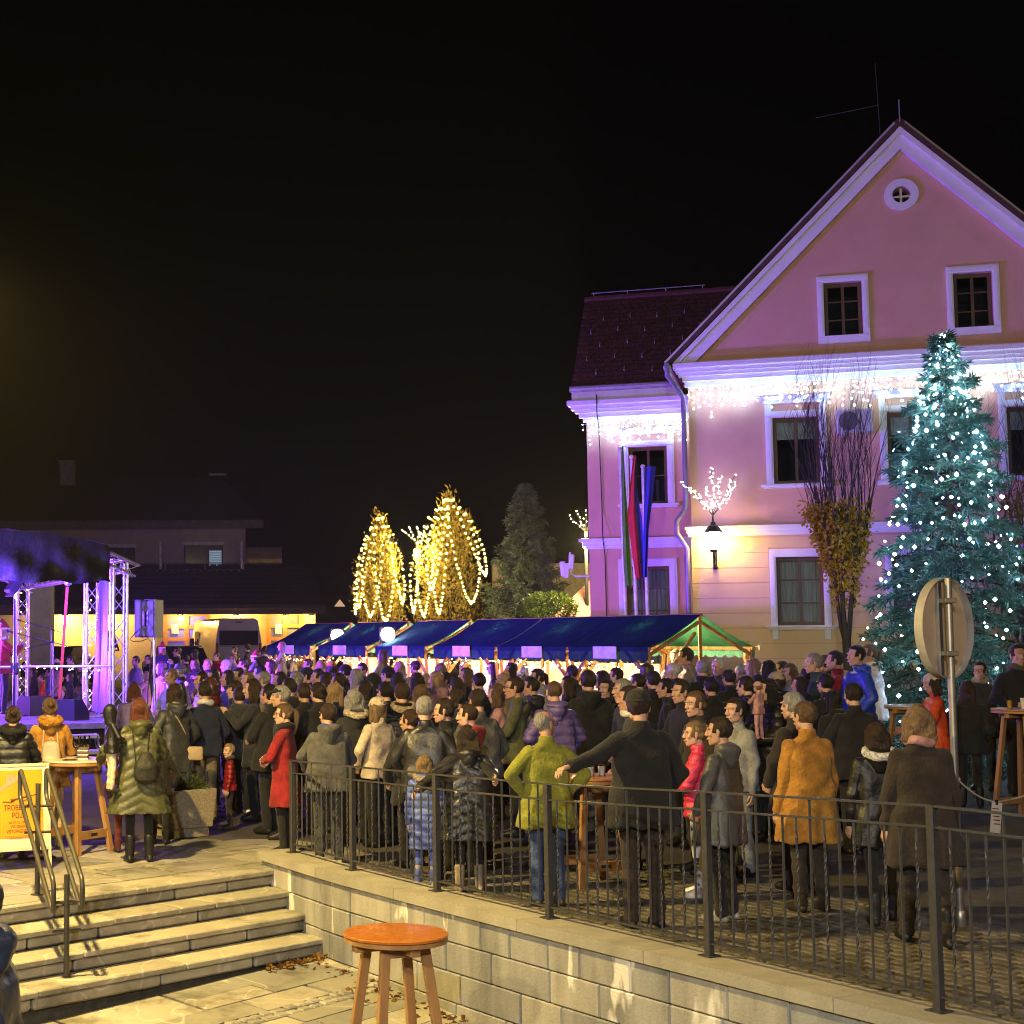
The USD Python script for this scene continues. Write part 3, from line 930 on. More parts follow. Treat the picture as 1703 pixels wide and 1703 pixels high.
def truss(p, q, w, step=.3, r=.024, tri=False, up=None):
    """A box truss from p to q: four chords and zig-zag lacing."""
    p, q = np.asarray(p, float), np.asarray(q, float)
    d = q - p; L = np.linalg.norm(d); d /= L
    x = np.cross(d, up if up is not None else ([0, 0, 1.] if abs(d[2]) < .9 else SDIR)); x /= np.linalg.norm(x)
    y = np.cross(d, x)
    cs_ = [(-1, -1), (1, -1), (1, 1), (-1, 1)]
    o = [(x * a + y * b) * w / 2 for a, b in cs_]
    chords = [cyl(p + k, q + k, r, 10) for k in o]
    lace = []
    n = max(2, int(L / step))
    for f_ in range(4):
        a, b = o[f_], o[(f_ + 1) % 4]
        for i in range(n):
            s0, s1 = p + d * L * i / n, p + d * L * (i + 1) / n
            lace.append(cyl(s0 + (a if i % 2 else b), s1 + (b if i % 2 else a), r * .38, 5))
    return chords, lace


def tower(name, p, h, w=.24):
    ch, la = truss(p, p + np.array([0, 0, h]), w)
    t_ = T(name, parent=stg)
    for c in ch:
        t_.add('chord', c, ALU, True, world=True)
    t_.add('lacing', la, ALU, world=True)
    t_.add('foot_plate', bx(p + np.array([0, 0, .012]), (.5, .5, .02), rotz(math.atan2(SDIR[1], SDIR[0]))), ALU, world=True)


tower('truss_tower', sp_(0, 0, STZ), 2.72)
tower('truss_tower', sp_(1.95, .03, STZ), 2.45)
tower('truss_tower', sp_(9.3, 0, STZ), 2.72)
tower('truss_tower', sp_(8.6, 5.6, STZ), 2.72)
tower('truss_tower', sp_(0, 6.6, STZ), 2.72)
# arched roof trusses at both ends, with tarpaulin
arc = [(-.28, 3.45), (.35, 3.72), (1.2, 3.88), (2.2, 3.94), (3.4, 3.94), (4.6, 3.88), (5.8, 3.72), (6.9, 3.45)]
for a in (-.12, 9.4):
    for i in range(len(arc) - 1):
        ch, la = truss(sp_(a, arc[i][0], arc[i][1]), sp_(a, arc[i + 1][0], arc[i + 1][1]), .2, .22, .02, up=SDIR)
        stg.add('roof_truss', ch + la, ALU, world=True)
ch, la = truss(sp_(0, -.02, 3.55), sp_(9.3, -.02, 3.55), .22, .3, .022)
stg.add('eave_truss', ch + la, ALU, world=True)
us = np.linspace(.12, 1, 40)
bb = np.interp(us, np.linspace(0, 1, len(arc)), [a for a, _ in arc]); zz = np.interp(us, np.linspace(0, 1, len(arc)), [z for _, z in arc])
na = 26
v, f = [], []
for i in range(na):
    a = -.35 + 10.0 * i / (na - 1)
    for k in range(40):
        sag = .05 * math.sin(k * .9 + i * .6) * math.sin(i * 1.3 + k * .31)
        v.append(sp_(a, bb[k], zz[k] + .17 + sag))
for i in range(na - 1):
    for k in range(39):
        q = i * 40 + k
        f.append((q, q + 1, q + 41, q + 40))
stg.add('roof_tarpaulin', (np.array(v), np.array(f)), TARP, True, world=True)
v, f = [], []
for k in range(40):                                   # hanging end cloth
    for j in range(9):
        z1 = zz[k] + .17
        t_ = j / 8
        zb = 3.24 + .03 * math.sin(k * 1.1)
        v.append(sp_(-.36 - .06 * math.sin(k * .8 + j * .9) * t_ - .05 * t_ * math.sin(k * 2.3), bb[k], z1 + (zb - z1) * t_))
for k in range(39):
    for j in range(8):
        q = k * 9 + j
        f.append((q, q + 9, q + 10, q + 1))
stg.add('end_cloth', (np.array(v), np.array(f)), TARP, True, world=True)
stg.add('tie_bar', [cyl(P(15, 947, 26.6), P(186, 943, 26.7), .03, 10), ball(P(15, 947, 26.6), .11, 1)], ALU, True, world=True)
# guard rail on the near side
gp = P(24, 1180, 27.6); gp[2] = STZ
stg.add('guard_rail', [cyl(gp + np.array([0, 0, .93]), sp_(.1, .1, STZ + .95), .024, 8), cyl(gp + np.array([0, 0, .93]), gp + SLEFT * 2.4 + np.array([0, 0, .93]), .024, 8)], ALU, True, world=True)
stg.add('guard_post', cyl(gp, gp + np.array([0, 0, 2.35]), .035, 10), ALU, True, world=True)
stg.add('guard_clamp', bx(gp + np.array([0, 0, .9]), (.14, .14, .22), bev=.03), BLACKM, world=True)
CURTAIN = M('clear_side_sheet', (.05, .045, .12), .4, .2, 3, bump=1, bscale=4, stretch=(3, 3, .4), trans=.0)
v, f = [], []
for i in range(12):
    for j in range(20):
        t_, h = i / 11, j / 19
        w = .38 * (1 - .35 * h)
        v.append(sp_(.3 + t_ * w * 3.2, .1 + .03 * math.sin(t_ * 14 + h * 3), STZ + .12 + 2.35 * h))
for i in range(11):
    for j in range(19):
        q = i * 20 + j
        f.append((q, q + 20, q + 21, q + 1))
stg.add('side_sheet', (np.array(v), np.array(f)), CURTAIN, True, world=True)
# steps up to the deck
for k in range(2):
    stg.add('stage_step', prism([tuple(sp_(-.4 - .3 * k, .5, 0)[:2]), tuple(sp_(-.4 - .3 * k, 1.7, 0)[:2]), tuple(sp_(-.7 - .3 * k, 1.7, 0)[:2]), tuple(sp_(-.7 - .3 * k, .5, 0)[:2])], .64 - .24 * k, .70 - .24 * k), M('step_top', (.42, .4, .38), .6), world=True)
[stg.add('step_stringer', bar(sp_(-.4, b, .68), sp_(-1.15, b, .1), .05, .08), ALU, world=True) for b in (.5, 1.7)]
# fairy lights wound round the towers
fl_ = T('stage_fairy_lights', 'warm fairy lights wound round the stage towers and guard rail', 'string lights', tuple(sp_(0, 0, STZ)))
pts = []
for (a, b, z0, z1, n) in ((1.95, .03, .3, 2.3, 34), (9.3, 0, .1, 2.6, 40)):
    for i in range(n):
        t_ = i / n
        pts.append(sp_(a + .15 * math.cos(i * .9), b + .15 * math.sin(i * .9), STZ + z0 + (z1 - z0) * t_))
for i in range(14):
    t_ = i / 13
    pts.append((gp + np.array([0, 0, .9])) * (1 - t_) + sp_(.1, .1, STZ + .92) * t_ + rng.normal(0, .03, 3))
fl_.add('bulbs', bulbs(np.array(pts) - fl_.loc, .017), EM('stage_bulb', (1, .75, .4), 16.0), kind='stuff')

# monitor wedges, microphone stands, PA loudspeaker
SPK = M('speaker_black', (.022, .022, .024), .55, .1, 10, bump=.2)
GRL = M('speaker_grille', (.16, .16, .17), .6, .2, 60, bump=.5, bscale=200)


def wedge(loc, rz, label):
    w = T('stage_monitor', label, 'monitor speaker', loc, rz)
    pg = [(-.24, 0), (.24, 0), (.24, .14), (.02, .36), (-.24, .36)]
    v, f = prism(pg, -.28, .28)
    w.add('cabinet', (v[:, [0, 2, 1]] * [1, -1, 1], f), SPK)
    w.add('grille', bx((.135, 0, .255), (.27, .5, .012), roty(.785)), GRL)
    w.add('handle', bx((-.1, -.285, .2), (.14, .012, .05)), BLACKM)


wedge(tuple(P(114, 1192, 27.6) * [1, 1, 0] + [0, 0, STZ]), PI * .35, 'black wedge monitor speaker at the stage corner beside the towers')
wedge(tuple(P(52, 1180, 29.4) * [1, 1, 0] + [0, 0, STZ]), PI * .8, 'dark wedge monitor speaker further back on the stage floor')


def mic(px, D, h, ang, label, boom=.7):
    p = P(px, 1180, D); p[2] = STZ
    t_ = T('microphone_stand', label, 'microphone stand', tuple(p))
    t_.add('base', [cyl((0, 0, .02), (.28 * math.cos(a), .28 * math.sin(a), .005), .011, 6) for a in (0.3, 2.4, 4.5)], BLACKM)
    t_.add('pole', cyl((0, 0, 0), (0, 0, h), .012, 8), M('stand_chrome', (.3, .3, .32), .3, metal=.8))
    e = np.array([math.cos(ang) * boom, math.sin(ang) * boom * .3, h + boom * .25])
    s_ = -e * .35 * [1, 1, 0] + np.array([0, 0, h - boom * .08])
    t_.add('boom', cyl(s_, e, .009, 6), BLACKM)
    t_.add('microphone', [cyl(e, e + (e - s_) / np.linalg.norm(e - s_) * .16, .017, 8), ball(e + (e - s_) / np.linalg.norm(e - s_) * .17, .028, 1)], BLACKM)


mic(88, 28.4, 1.35, 2.9, 'microphone stand with long boom near the front of the stage')
mic(84, 30.5, 1.6, 2.6, 'taller microphone stand behind the first one on the stage')
mic(47, 29.2, 1.25, .4, 'short microphone stand close to the guard post on the stage', .3)
rp = T('red_pole', 'leaning bright red pole hanging inside the stage opening', 'pole', tuple(P(97, 1185, 28.6)))
rp.add('rod', bar(P(97, 1187, 28.6), P(112, 976, 28.2), .05, .03), M('red_paint', (.55, .06, .03), .5), world=True)
rp.add('hook', ball(P(113, 969, 28.2), .07, 1), ALU, world=True)
pa = T('loudspeaker', 'tall black loudspeaker lit violet on a stand beside the stage tower', 'loudspeaker', tuple(P(250, 1060, 27.6)))
c = P(250, 1029, 27.6)
R = rotz(-.45)
v, f = prism([(-.2, -.2), (.2, -.2), (.15, .2), (-.15, .2)], -.33, .33)
pa.add('cabinet', (v @ R.T + c, f), SPK, world=True)
pa.add('grille', xf(bx((0, -.205, 0), (.36, .012, .6), bev=.004), R, c), GRL, world=True)
pa.add('horn', xf(bx((0.02, -.214, -.0), (.12, .014, .26), bev=.004), R, c), M('horn_black', (.004, .004, .004), .3), world=True)
pa.add('top_handle', xf(bx((0, 0, .335), (.2, .06, .012)), R, c), BLACKM, world=True)
ps = T('speaker_stand', 'silver tripod stand carrying the tall loudspeaker beside the stage', 'speaker stand', tuple(P(257, 1262, 27.6)))
q = P(257, 1062, 27.65); b = np.array([q[0], q[1], gz(27.6)])
ps.add('pole', [cyl(b + [0, 0, .1], [q[0], q[1], 1.5], .03, 10), cyl([q[0], q[1], 1.4], [q[0], q[1], c[2] - .32], .022, 10)], ALU, True, world=True)
for a in (.4, 2.5, 4.6):
    ps.add('leg', cyl(b + [0, 0, .75], b + [.6 * math.cos(a), .6 * math.sin(a), .02], .016, 8), ALU, world=True)
ps.add('collar', cyl(b + [0, 0, .68], b + [0, 0, .8], .05, 10), BLACKM, world=True)
cb = T('speaker_cable', 'black cable looping under the tall loudspeaker', 'cable', tuple(P(235, 1070, 27.4)))
cb.add('loop', tube([P(x, y, 27.4) for x, y in ((232, 1046), (222, 1056), (216, 1064), (222, 1067), (236, 1066), (246, 1062), (252, 1068), (250, 1100), (246, 1150), (245, 1200))], .009, 6), BLACKM, True, world=True)

# stage floodlights: violet wash over the square and the gabled building
def flood(loc, aim, color, power, label, w=.35, h=.3, cone=None, soft=.4):
    t_ = T('stage_floodlight', label, 'floodlight', tuple(loc))
    d = np.asarray(aim, float) - loc; d /= np.linalg.norm(d)
    B = basis(d)
    t_.add('housing', xf(bx((0, -.09, 0), (w + .08, .14, h + .08), bev=.02), B), BLACKM)
    t_.add('yoke', [xf(bar((sg * (w / 2 + .06), -.06, 0), (sg * (w / 2 + .06), -.06, -h * .9), .02, .03), B) for sg in (-1, 1)] + [xf(bar((-w / 2 - .06, -.06, -h * .9), (w / 2 + .06, -.06, -h * .9), .03, .02), B)], BLACKM)
    kw = {'cone': cone, 'soft': soft} if cone else {}
    t_.light('RectLight', d * .01, color, power, aim=d * 2, w=w, h=h, **kw)
    t_.add('stand', cyl(-d * .06 + np.array([0, 0, -h]), np.array([-d[0] * .06, -d[1] * .06, STZ - loc[2]]), .02, 8), BLACKM)
# ================================================================== STREET LAMPS OUTSIDE THE FRAME AND THE STAGE LIGHT
SOD = (1.0, .70, .22)


v3_ = lambda *a: np.array(a, float)


def street_lamp(loc, h, color, power, label, r=.14, arm=(1, 0), cone=None, aim=None, bulb=0):
    t = T('street_lamp', label, 'street lamp', tuple(loc))
    hx, hy = arm
    t.add('pole', tube([(0, 0, 0), (0, 0, h * .6), (0, 0, h - .3), (hx * .25, hy * .25, h), (hx, hy, h + .08)], [.08, .065, .05, .045, .04], 10), GAL2, True)
    t.add('head', xf(bx((0, 0, 0), (.62, .28, .12), bev=.04), rotz(math.atan2(hy, hx)), (hx * 1.25, hy * 1.25, h + .1)), BLACKM)
    t.add('door', bx((0, -.08, .8), (.09, .02, .4)), BLACKM)
    kw = {'cone': cone, 'soft': .35, 'aim': t.local(v3_(*aim)) if aim else (hx * 1.25, hy * 1.25, 0)} if cone else {}
    t.light('DiskLight' if cone else 'SphereLight', (hx * 1.25, hy * 1.25, h - .12 + .06 * bool(cone) - .03), color, power, r, **kw)
    if bulb:
        t.light('SphereLight', (hx * 1.25, hy * 1.25, h - .2), color, bulb, .1)


GAL2 = M('lamp_post_steel', (.25, .25, .25), .5, metal=.4)
street_lamp((-4.3, 12.6, 0), 5.4, SOD, 360, 'yellow street lamp beside the steps, just outside the left of the frame', arm=(1.35, 0), cone=78, bulb=150)
street_lamp((-9.0, -2.2, -1.0), 8.2, (1.0, .76, .30), 430, 'yellow street lamp behind the photographer on the left', arm=(1.2, .4), cone=24, aim=(2.5, 12.5, 0))
street_lamp((9.5, 3.5, -.6), 8.0, (1.0, .46, .12), 220, 'street lamp behind the photographer on the right', arm=(0, 1.2))
street_lamp((-1.5, -7.0, -.9), 7.5, (.86, .90, 1.0), 400, 'pale street lamp behind the photographer', arm=(0, 1.2), cone=17, aim=(4.0, 9.6, -.8))
flood(np.array([-2.62, 28.75, 2.3]), (6.06, 33.75, 5.8), (.22, .05, 1.0), 560, 'violet floodlight clamped beside the second stage tower', .3, .24, cone=33, soft=.95)
flood(sp_(5.2, 3.6, 1.9), (3.0, 30, 1.3), (.34, .08, 1.0), 480, 'violet stage floodlight aimed low over the crowd', cone=50)
flood(sp_(.9, 1.6, 3.15), (-2.2, 28.5, 1.5), (.36, .16, 1.0), 26, 'pale violet lamp under the stage roof lighting the towers', .2, .2)
flood(sp_(7.5, 4.0, 3.1), (-4.5, 30, 1.6), (.28, .11, 1.0), 24, 'pale violet lamp at the back under the stage roof', .2, .2)
flood(np.array([-4.75, 25.5, 3.0]), (-1.9, 27.5, 2.6), (.16, .06, 1.0), 300, 'violet lamp at the near end of the stage aimed at the loudspeaker', .2, .2, cone=40)
# ================================================================== THE FIRE STATION, VAN, PARKED CARS, FAR HOUSES
SD = 72.0


def sw(px, py, D=SD):
    return P(px, py, D)


def panel(x0, y0, x1, y1, D=SD, th=.2):
    """A wall piece between two photo corners at depth D (front face at D)."""
    a, b = P(x0, y1, D), P(x1, y0, D)
    return bx(((a[0] + b[0]) / 2, D + th / 2, (a[2] + b[2]) / 2), (abs(b[0] - a[0]), th, abs(b[2] - a[2])))


SWALL = M('station_plaster', (.55, .44, .28), .9, .08, 1, bump=.2)
UPW = M('upper_plaster', (.36, .29, .25), .9, .08, 1, bump=.2)
SROOF = M('station_roof_tile', (.03, .022, .018), .85, .4, 5, bump=.8, bscale=14)
ORG = M('orange_door_frame', (.48, .2, .05), .5, .15, 5)
DGL = M('door_glass', (.16, .17, .13), .15, .2, 2, spec=.5)
fsx = T('fire_station', 'long two storey station with dark roof and lit garage doors behind the stage', 'building', (-4, SD, gz(SD)))
g0 = gz(SD) - .3
xl, xr = -22.0, P(524, 1000, SD)[0]
zE = P(300, 1018, SD)[2]
fsx.add('ground_floor_wall', bx(((xl + xr) / 2, SD + .15, (g0 + zE) / 2), (xr - xl, .3, zE - g0)), SWALL, world=True)
fsx.add('end_wall', bx((xr - .15, SD + 5, (g0 + zE) / 2), (.3, 9.6, zE - g0)), SWALL, world=True)
# lower roof, sloping up to the upper block
pe = P(300, 1016, SD - 1.1); zr = P(300, 948, SD + 4)[2]
xe = P(541, 1000, SD - 1.1)[0]
v = np.array([(xl, SD - 1.2, pe[2]), (xe, SD - 1.2, pe[2]), (xe - .6, SD + 4, zr), (xl, SD + 4, zr)])
v = np.vstack([v, v + [0, 0, .22]])
cubef = np.array([[0, 3, 2, 1], [4, 5, 6, 7], [0, 1, 5, 4], [1, 2, 6, 5], [2, 3, 7, 6], [3, 0, 4, 7]])
fsx.add('lower_roof', (v, cubef), SROOF, world=True)
fsx.add('roof_tiles', [bx((xl + (xe - xl) * (k + .5) / 70, SD - 1.2 + 5.2 * (r + .5) / 9, pe[2] + .25 + (zr - pe[2]) * (r + .5) / 9), ((xe - xl) / 70 * .8, .5, .06), rotx(math.atan2(zr - pe[2], 5.2))) for r in range(9) for k in range(70) if xl + (xe - xl) * (k + .5) / 70 < xe - .1 - .6 * r / 9], SROOF, kind='stuff', world=True)
fsx.add('fascia', bx(((xl + xe) / 2, SD - 1.24, pe[2] + .05), (xe - xl, .06, .42)), M('fascia_board', (.06, .045, .035), .7), world=True)
fsx.add('gutter', tube([(xl, SD - 1.34, pe[2] + .12), (xe, SD - 1.34, pe[2] + .12)], .09, 8), M('brown_gutter', (.07, .055, .05), .5), world=True)
UD = SD + 4.2
ux = P(408, 900, UD)[0]
zu0, zu1 = P(200, 960, UD)[2], P(200, 870, UD)[2]
up = sbox(xl, zu0, ux, zu1)
wins = []
for (x0, y0, x1, y1) in ((176, 910, 225, 944), (306, 906, 371, 944), (-60, 910, -10, 944)):
    a, b = P(x0, y1, UD), P(x1, y0, UD)
    up = up.difference(sbox(a[0], a[2], b[0], b[2])); wins.append((a[0], a[2], b[0], b[2]))
v, f = prism(up, 0, .25, RF)
fsx.add('upper_wall', (v + np.array([0, UD + .25, 0]), f), UPW, world=True)
for i, (a, z0, b, z1) in enumerate(wins):
    w = T('window', parent=fsx)
    w.add('pane', bx(((a + b) / 2, UD + .2, (z0 + z1) / 2), (b - a, .02, z1 - z0)), M('night_glass', (.02, .02, .025), .08, spec=.6), world=True)
    w.add('shutter_box', bx(((a + b) / 2, UD - .02, z1 + .06), (b - a + .1, .08, .16)), M('shutter_box_paint', (.5, .47, .45), .6), world=True)
    w.add('mullion', [bx((a + (b - a) * t_, UD + .17, (z0 + z1) / 2), (.06, .05, z1 - z0)) for t_ in (.02, .62, .98)], M('dark_frame', (.04, .035, .035), .5), world=True)
    if i == 1:
        w.add('lit_blind', [bx((a + (b - a) * .8, UD + .15, z0 + .12 + .085 * k), (.6, .02, .06)) for k in range(9)], EM('window_glow', (.55, .75, 1.0), .35), world=True)
fsx.add('upper_end_wall', bx((ux - .12, UD + 4, (zu0 + zu1) / 2), (.24, 7.5, zu1 - zu0)), UPW, world=True)
zr0, zr1 = P(300, 874, UD - 1)[2], P(300, 800, UD + 5)[2]
xe2 = P(438, 870, UD - 1)[0]
v = np.array([(xl, UD - 1, zr0), (xe2, UD - 1, zr0), (xe2 - 2.2, UD + 5, zr1), (xl, UD + 5, zr1)]); v = np.vstack([v, v + [0, 0, .2]])
fsx.add('upper_roof', (v, cubef), SROOF, world=True)
fsx.add('upper_fascia', bx(((xl + xe2) / 2, UD - 1.03, zr0 + .06), (xe2 - xl, .06, .4)), M('upper_fascia_board', (.1, .085, .08), .7), world=True)
ch_ = P(113, 788, UD + 3)
fsx.add('chimney', [bx(ch_, (.75, .6, 1.2)), bx(ch_ + [0, 0, .62], (.9, .75, .08))], M('chimney_render', (.16, .15, .16), .9), world=True)
fsx.add('skylight', bx(P(362, 789, UD + 3), (.9, .05, .12)), M('skylight_frame', (.14, .14, .15), .4), world=True)
bz = P(300, 947, UD - .9)[2]
fsx.add('balcony_slab', bx(((P(195, 947, UD)[0] + ux) / 2, UD - .5, bz - .1), (ux - P(195, 947, UD)[0], 1.0, .16)), M('slab_concrete', (.2, .18, .17), .8), world=True)
fsx.add('balcony_rail', [cyl((P(205, 938, UD - .95)[0], UD - .95, P(205, 937, UD - .95)[2]), (ux, UD - .95, P(205, 937, UD - .95)[2]), .03, 6)], ALU, world=True)
for px in (267, 402):
    fsx.add('balcony_screen_post', cyl(P(px, 946, UD - .95), P(px, 901, UD - .95), .06, 8), M('white_post', (.7, .68, .7), .5), world=True)
for px in (275, 341, 405):
    fsx.add('balcony_post', cyl(P(px, 947, UD - .93), P(px, 938, UD - .93), .04, 6), ALU, world=True)
low2 = P(435, 925, UD + 2)
fsx.add('side_parapet', bx((low2[0], UD + 2, low2[2]), (2.0, 2, .75)), M('parapet_render', (.2, .17, .1), .9), world=True)
# pillar of grey wall left of the yard
fsx.add('grey_pier', panel(44, 962, 86, 1150, 58, .8), M('grey_pier_render', (.3, .29, .31), .9, .15, 2, bump=.3), world=True)


def garage(x0, x1, y0, y1, cols, rows, note=None):
    d = T('garage_door', parent=fsx)
    a, b = P(x0, y1, SD - .12), P(x1, y0, SD - .12)
    w, h = b[0] - a[0], b[2] - a[2]
    d.add('frame', [bx((a[0] + w * i / cols, SD - .14, a[2] + h / 2), (.2, .14, h)) for i in range(cols + 1)], ORG, world=True)
    d.add('rail', [bx((a[0] + w / 2, SD - .14, a[2] + h * k / rows), (w - .02, .12, .15)) for k in range(rows + 1)], ORG, world=True)
    for i in range(cols):
        for k in range(rows):
            d.add('pane', bx((a[0] + w * (i + .5) / cols, SD - .1, a[2] + h * (k + .5) / rows), (w / cols - .2, .03, h / rows - .15)), DGL, world=True)
    if note:
        d.add('notice', bx(P(*note, SD - .22), (.3, .01, .42)), M('white_paper', (.75, .72, .65), .8), world=True)


garage(275, 346, 1022, 1105, 2, 4, (291, 1046))
garage(447, 501, 1020, 1105, 2, 4, (463, 1046))
# lamps under the eave
YEL = (1.0, .62, .14)
for i, (px, pw) in enumerate(((108, 150), (180, 90), (300, 60), (392, 100), (475, 50), (518, 70))):
    q = P(px, 1024, SD - .75)
    l_ = T('eave_lamp', 'round lamp glowing under the station eave, number %s from the left' % ('first second third fourth fifth sixth'.split()[i]), 'lamp', tuple(q), group='lamps under the station eave')
    l_.add('shade', lathe([(.0, .12), (.12, .12), (.16, .02), (.14, .02), (.0, .06)], 12), BLACKM)
    l_.light('SphereLight', (0, 0, -.06), YEL, pw, .07)

# white van
VW = M('van_white_paint', (.52, .49, .43), .3, .04, 2, coat=.3)
vn = T('parked_van', 'white high roof van parked with its rear window towards the crowd', 'van', tuple(P(397, 1118, 66)), .22)
vz = gz(66) - vn.loc[2]
W2, H2, L2 = .99, 2.45, 5.6
prof = [(-W2, .35), (-W2 * 1.0, 1.2), (-W2 * .96, 1.7), (-W2 * .84, 2.35), (-W2 * .7, H2), (W2 * .7, H2), (W2 * .84, 2.35), (W2 * .96, 1.7), (W2, 1.2), (W2, .35)]
v, f = prism(prof, -L2, 0, RF)
vn.add('body', (v + [0, 0, vz], f), VW, 30)
vn.add('rear_window', xf(bx((0, -.02, 1.62), (1.66, .03, .62), bev=.01), t=(0, 0, vz)), M('van_glass', (.01, .012, .015), .05, spec=.7))
vn.add('rear_door_seam', [bx((0, -.012, .95 + vz), (.012, .01, .7)), bx((0, -.012, 1.25 + vz), (1.7, .01, .012))], BLACKM)
vn.add('number_plate', bx((-.35, -.02, .78 + vz), (.52, .02, .12)), M('plate_white', (.6, .58, .52), .5))
vn.add('bumper', bx((0, .0, .45 + vz), (1.94, .14, .25), bev=.04), M('van_bumper', (.06, .06, .06), .6))
for sg in (-1, 1):
    vn.add('tail_light', bx((sg * .93, -.01, 1.2 + vz), (.11, .08, .42), bev=.02), M('tail_light_red', (.4, .02, .015), .25))
    vn.add('side_window', bx((sg * .985, 4.3, 1.62 + vz), (.03, .9, .6)), M('van_side_glass', (.03, .035, .05), .05, spec=.7))
    vn.add('mirror', [bx((sg * 1.17, 4.6, 1.45 + vz), (.2, .1, .34), bev=.03), bar((sg * .97, 4.6, 1.4 + vz), (sg * 1.1, 4.6, 1.42 + vz), .04, .05)], BLACKM)
    for yy_ in (1.0, 4.5):
        vn.add('wheel', xf(lathe([(0, -.11), (.2, -.11), (.33, -.09), (.35, 0), (.33, .09), (.2, .11), (0, .11)], 18), roty(PI / 2), (sg * .88, yy_, .35 + vz)), BLACKM)
vn.add('brake_light', bx((0, -.01, 2.28 + vz), (.28, .03, .05)), M('brake_light_dark', (.15, .02, .02), .3))
vn.add('windscreen', bx((0, 5.55, 1.6 + vz), (1.6, .06, .7), rotx(.3)), M('van_glass2', (.01, .012, .015), .05))


def car(px, D, rz, label, paint):
    p = P(px, 1100, D); p[2] = gz(D)
    c = T('parked_car', label, 'car', tuple(p), rz)
    body = [(-2.1, .35), (-2.15, .7), (-1.9, .9), (-1.05, .98), (1.5, .95), (2.05, .82), (2.1, .4)]
    roof = [(-1.55, .93), (-.85, 1.42), (.35, 1.46), (1.25, .95)]
    for nm, pg, w, m in (('body', body, .88, paint), ('cabin', roof, .74, M('car_glass', (.012, .014, .018), .06, spec=.7))):
        v, f = prism(pg, -w, w, RF)
        c.add(nm, (v, f), m, 30)
    c.add('roof', bx((-.25, 0, 1.46), (1.2, 1.4, .05), bev=.02), paint)
    for sx in (-1.35, 1.35):
        for sy in (-1, 1):
            w = T('wheel', parent=c)
            path = numbered(w.path, 'tyre')
            usdkit.mesh(stage, path, xf(lathe([(.19, -.1), (.3, -.1), (.33, 0), (.3, .1), (.19, .1)], 18), rotx(PI / 2), (sx, sy * .8, .33)), BLACKM)
            usdkit.mesh(stage, numbered(w.path, 'rim'), xf(lathe([(0, -.06), (.19, -.08), (.19, .08), (0, .06)], 14), rotx(PI / 2), (sx, sy * .81, .33)), ALU)
    for sy in (-1, 1):
        c.add('headlight', bx((2.06, sy * .6, .7), (.08, .34, .14), bev=.03), M('headlight_glass', (.5, .5, .5), .1))
        c.add('tail_light', bx((-2.12, sy * .62, .75), (.06, .3, .16), bev=.02), M('tail_light_red'))
        c.add('mirror', bx((.75, sy * .98, .98), (.1, .16, .12), bev=.03), BLACKM)


car(296, 60, 1.9, 'dark hatchback parked beside the white van in front of the orange door', M('dark_car_paint', (.012, .012, .015), .25, coat=.5))
car(104, 60, 1.35, 'dark hatchback parked before the yellow wall seen through the stage', M('dark_car_paint'))

# small far houses
hs = T('far_house', 'dim distant house with a small lit gable sign above the stalls', 'house', tuple(P(600, 1030, 95)))
q = P(600, 1030, 95)
hs.add('wall', bx((q[0] + 2, 96, q[2] - .5), (9, 2, 4)), M('dim_wall', (.06, .055, .05), .9), world=True)
v, f = prism([(-5.2, 0), (5.2, 0), (0, 3.2)], 0, 6, RF)
hs.add('roof', (v + [q[0] + 2, 101, q[2] + 1.4], f), SROOF, world=True)
t0 = P(565, 1003, 92)
v, f = prism([(-.32, -.2), (.32, -.2), (0, .22)], 0, .08, RF)
hs.add('gable_sign', (v + t0, f), EM('gable_glow', (1, .62, .35), .6), world=True)
h2 = T('neighbour_house', 'low house with dark red roof behind the peach building', 'house', tuple(P(940, 1040, 44)))
q = P(945, 1000, 46)
v = np.array([P(902, 1044, 43), P(1010, 1044, 43), P(1010, 935, 46), P(985, 962, 46)]); v2 = v + [0, .12, -.12]
h2.add('roof', (np.vstack([v2, v]), cubef), TILE, world=True)
h2.add('wall', bx((q[0] + 1.6, 56, q[2] - .1), (4.6, .3, 3.4)), M('neighbour_render', (.36, .3, .2), .9), world=True)
# ================================================================== MARKET STALLS
N0 = np.array([7.23, 25.4]); RD = np.array([-.41, .912]); RD /= np.linalg.norm(RD); FN = np.array([-RD[1], RD[0]])
if FN[0] > 0:
    FN = -FN


def canopy(key, c, em=0.0):
    nodes = {'g': ('geometry', {}), 'n': ('noise_texture', {'scale': 3, 'detail': 4}), 'r': ('rgb_ramp', {'ramp': [(.3, tuple(np.array(c) * .8)), (.7, tuple(np.array(c) * 1.2))]}),
             'd': ('diffuse_bsdf', {}), 't': ('translucent_bsdf', {}), 'x': ('mix_closure', {'fac': .22}), 'n2': ('noise_texture', {'scale': 7, 'detail': 3}), 'b': ('bump', {'strength': .6, 'distance': .03})}
    MATS[key] = usdkit.material(stage, f'/World/Looks/{key}', nodes, [('g.position', 'n.vector'), ('g.position', 'n2.vector'), ('n.fac', 'r.fac'), ('r.color', 'd.color'), ('r.color', 't.color'), ('n2.fac', 'b.height'), ('b.normal', 'd.normal'), ('d.BSDF', 'x.closure1'), ('t.BSDF', 'x.closure2')], surface='x.closure')
    return MATS[key]


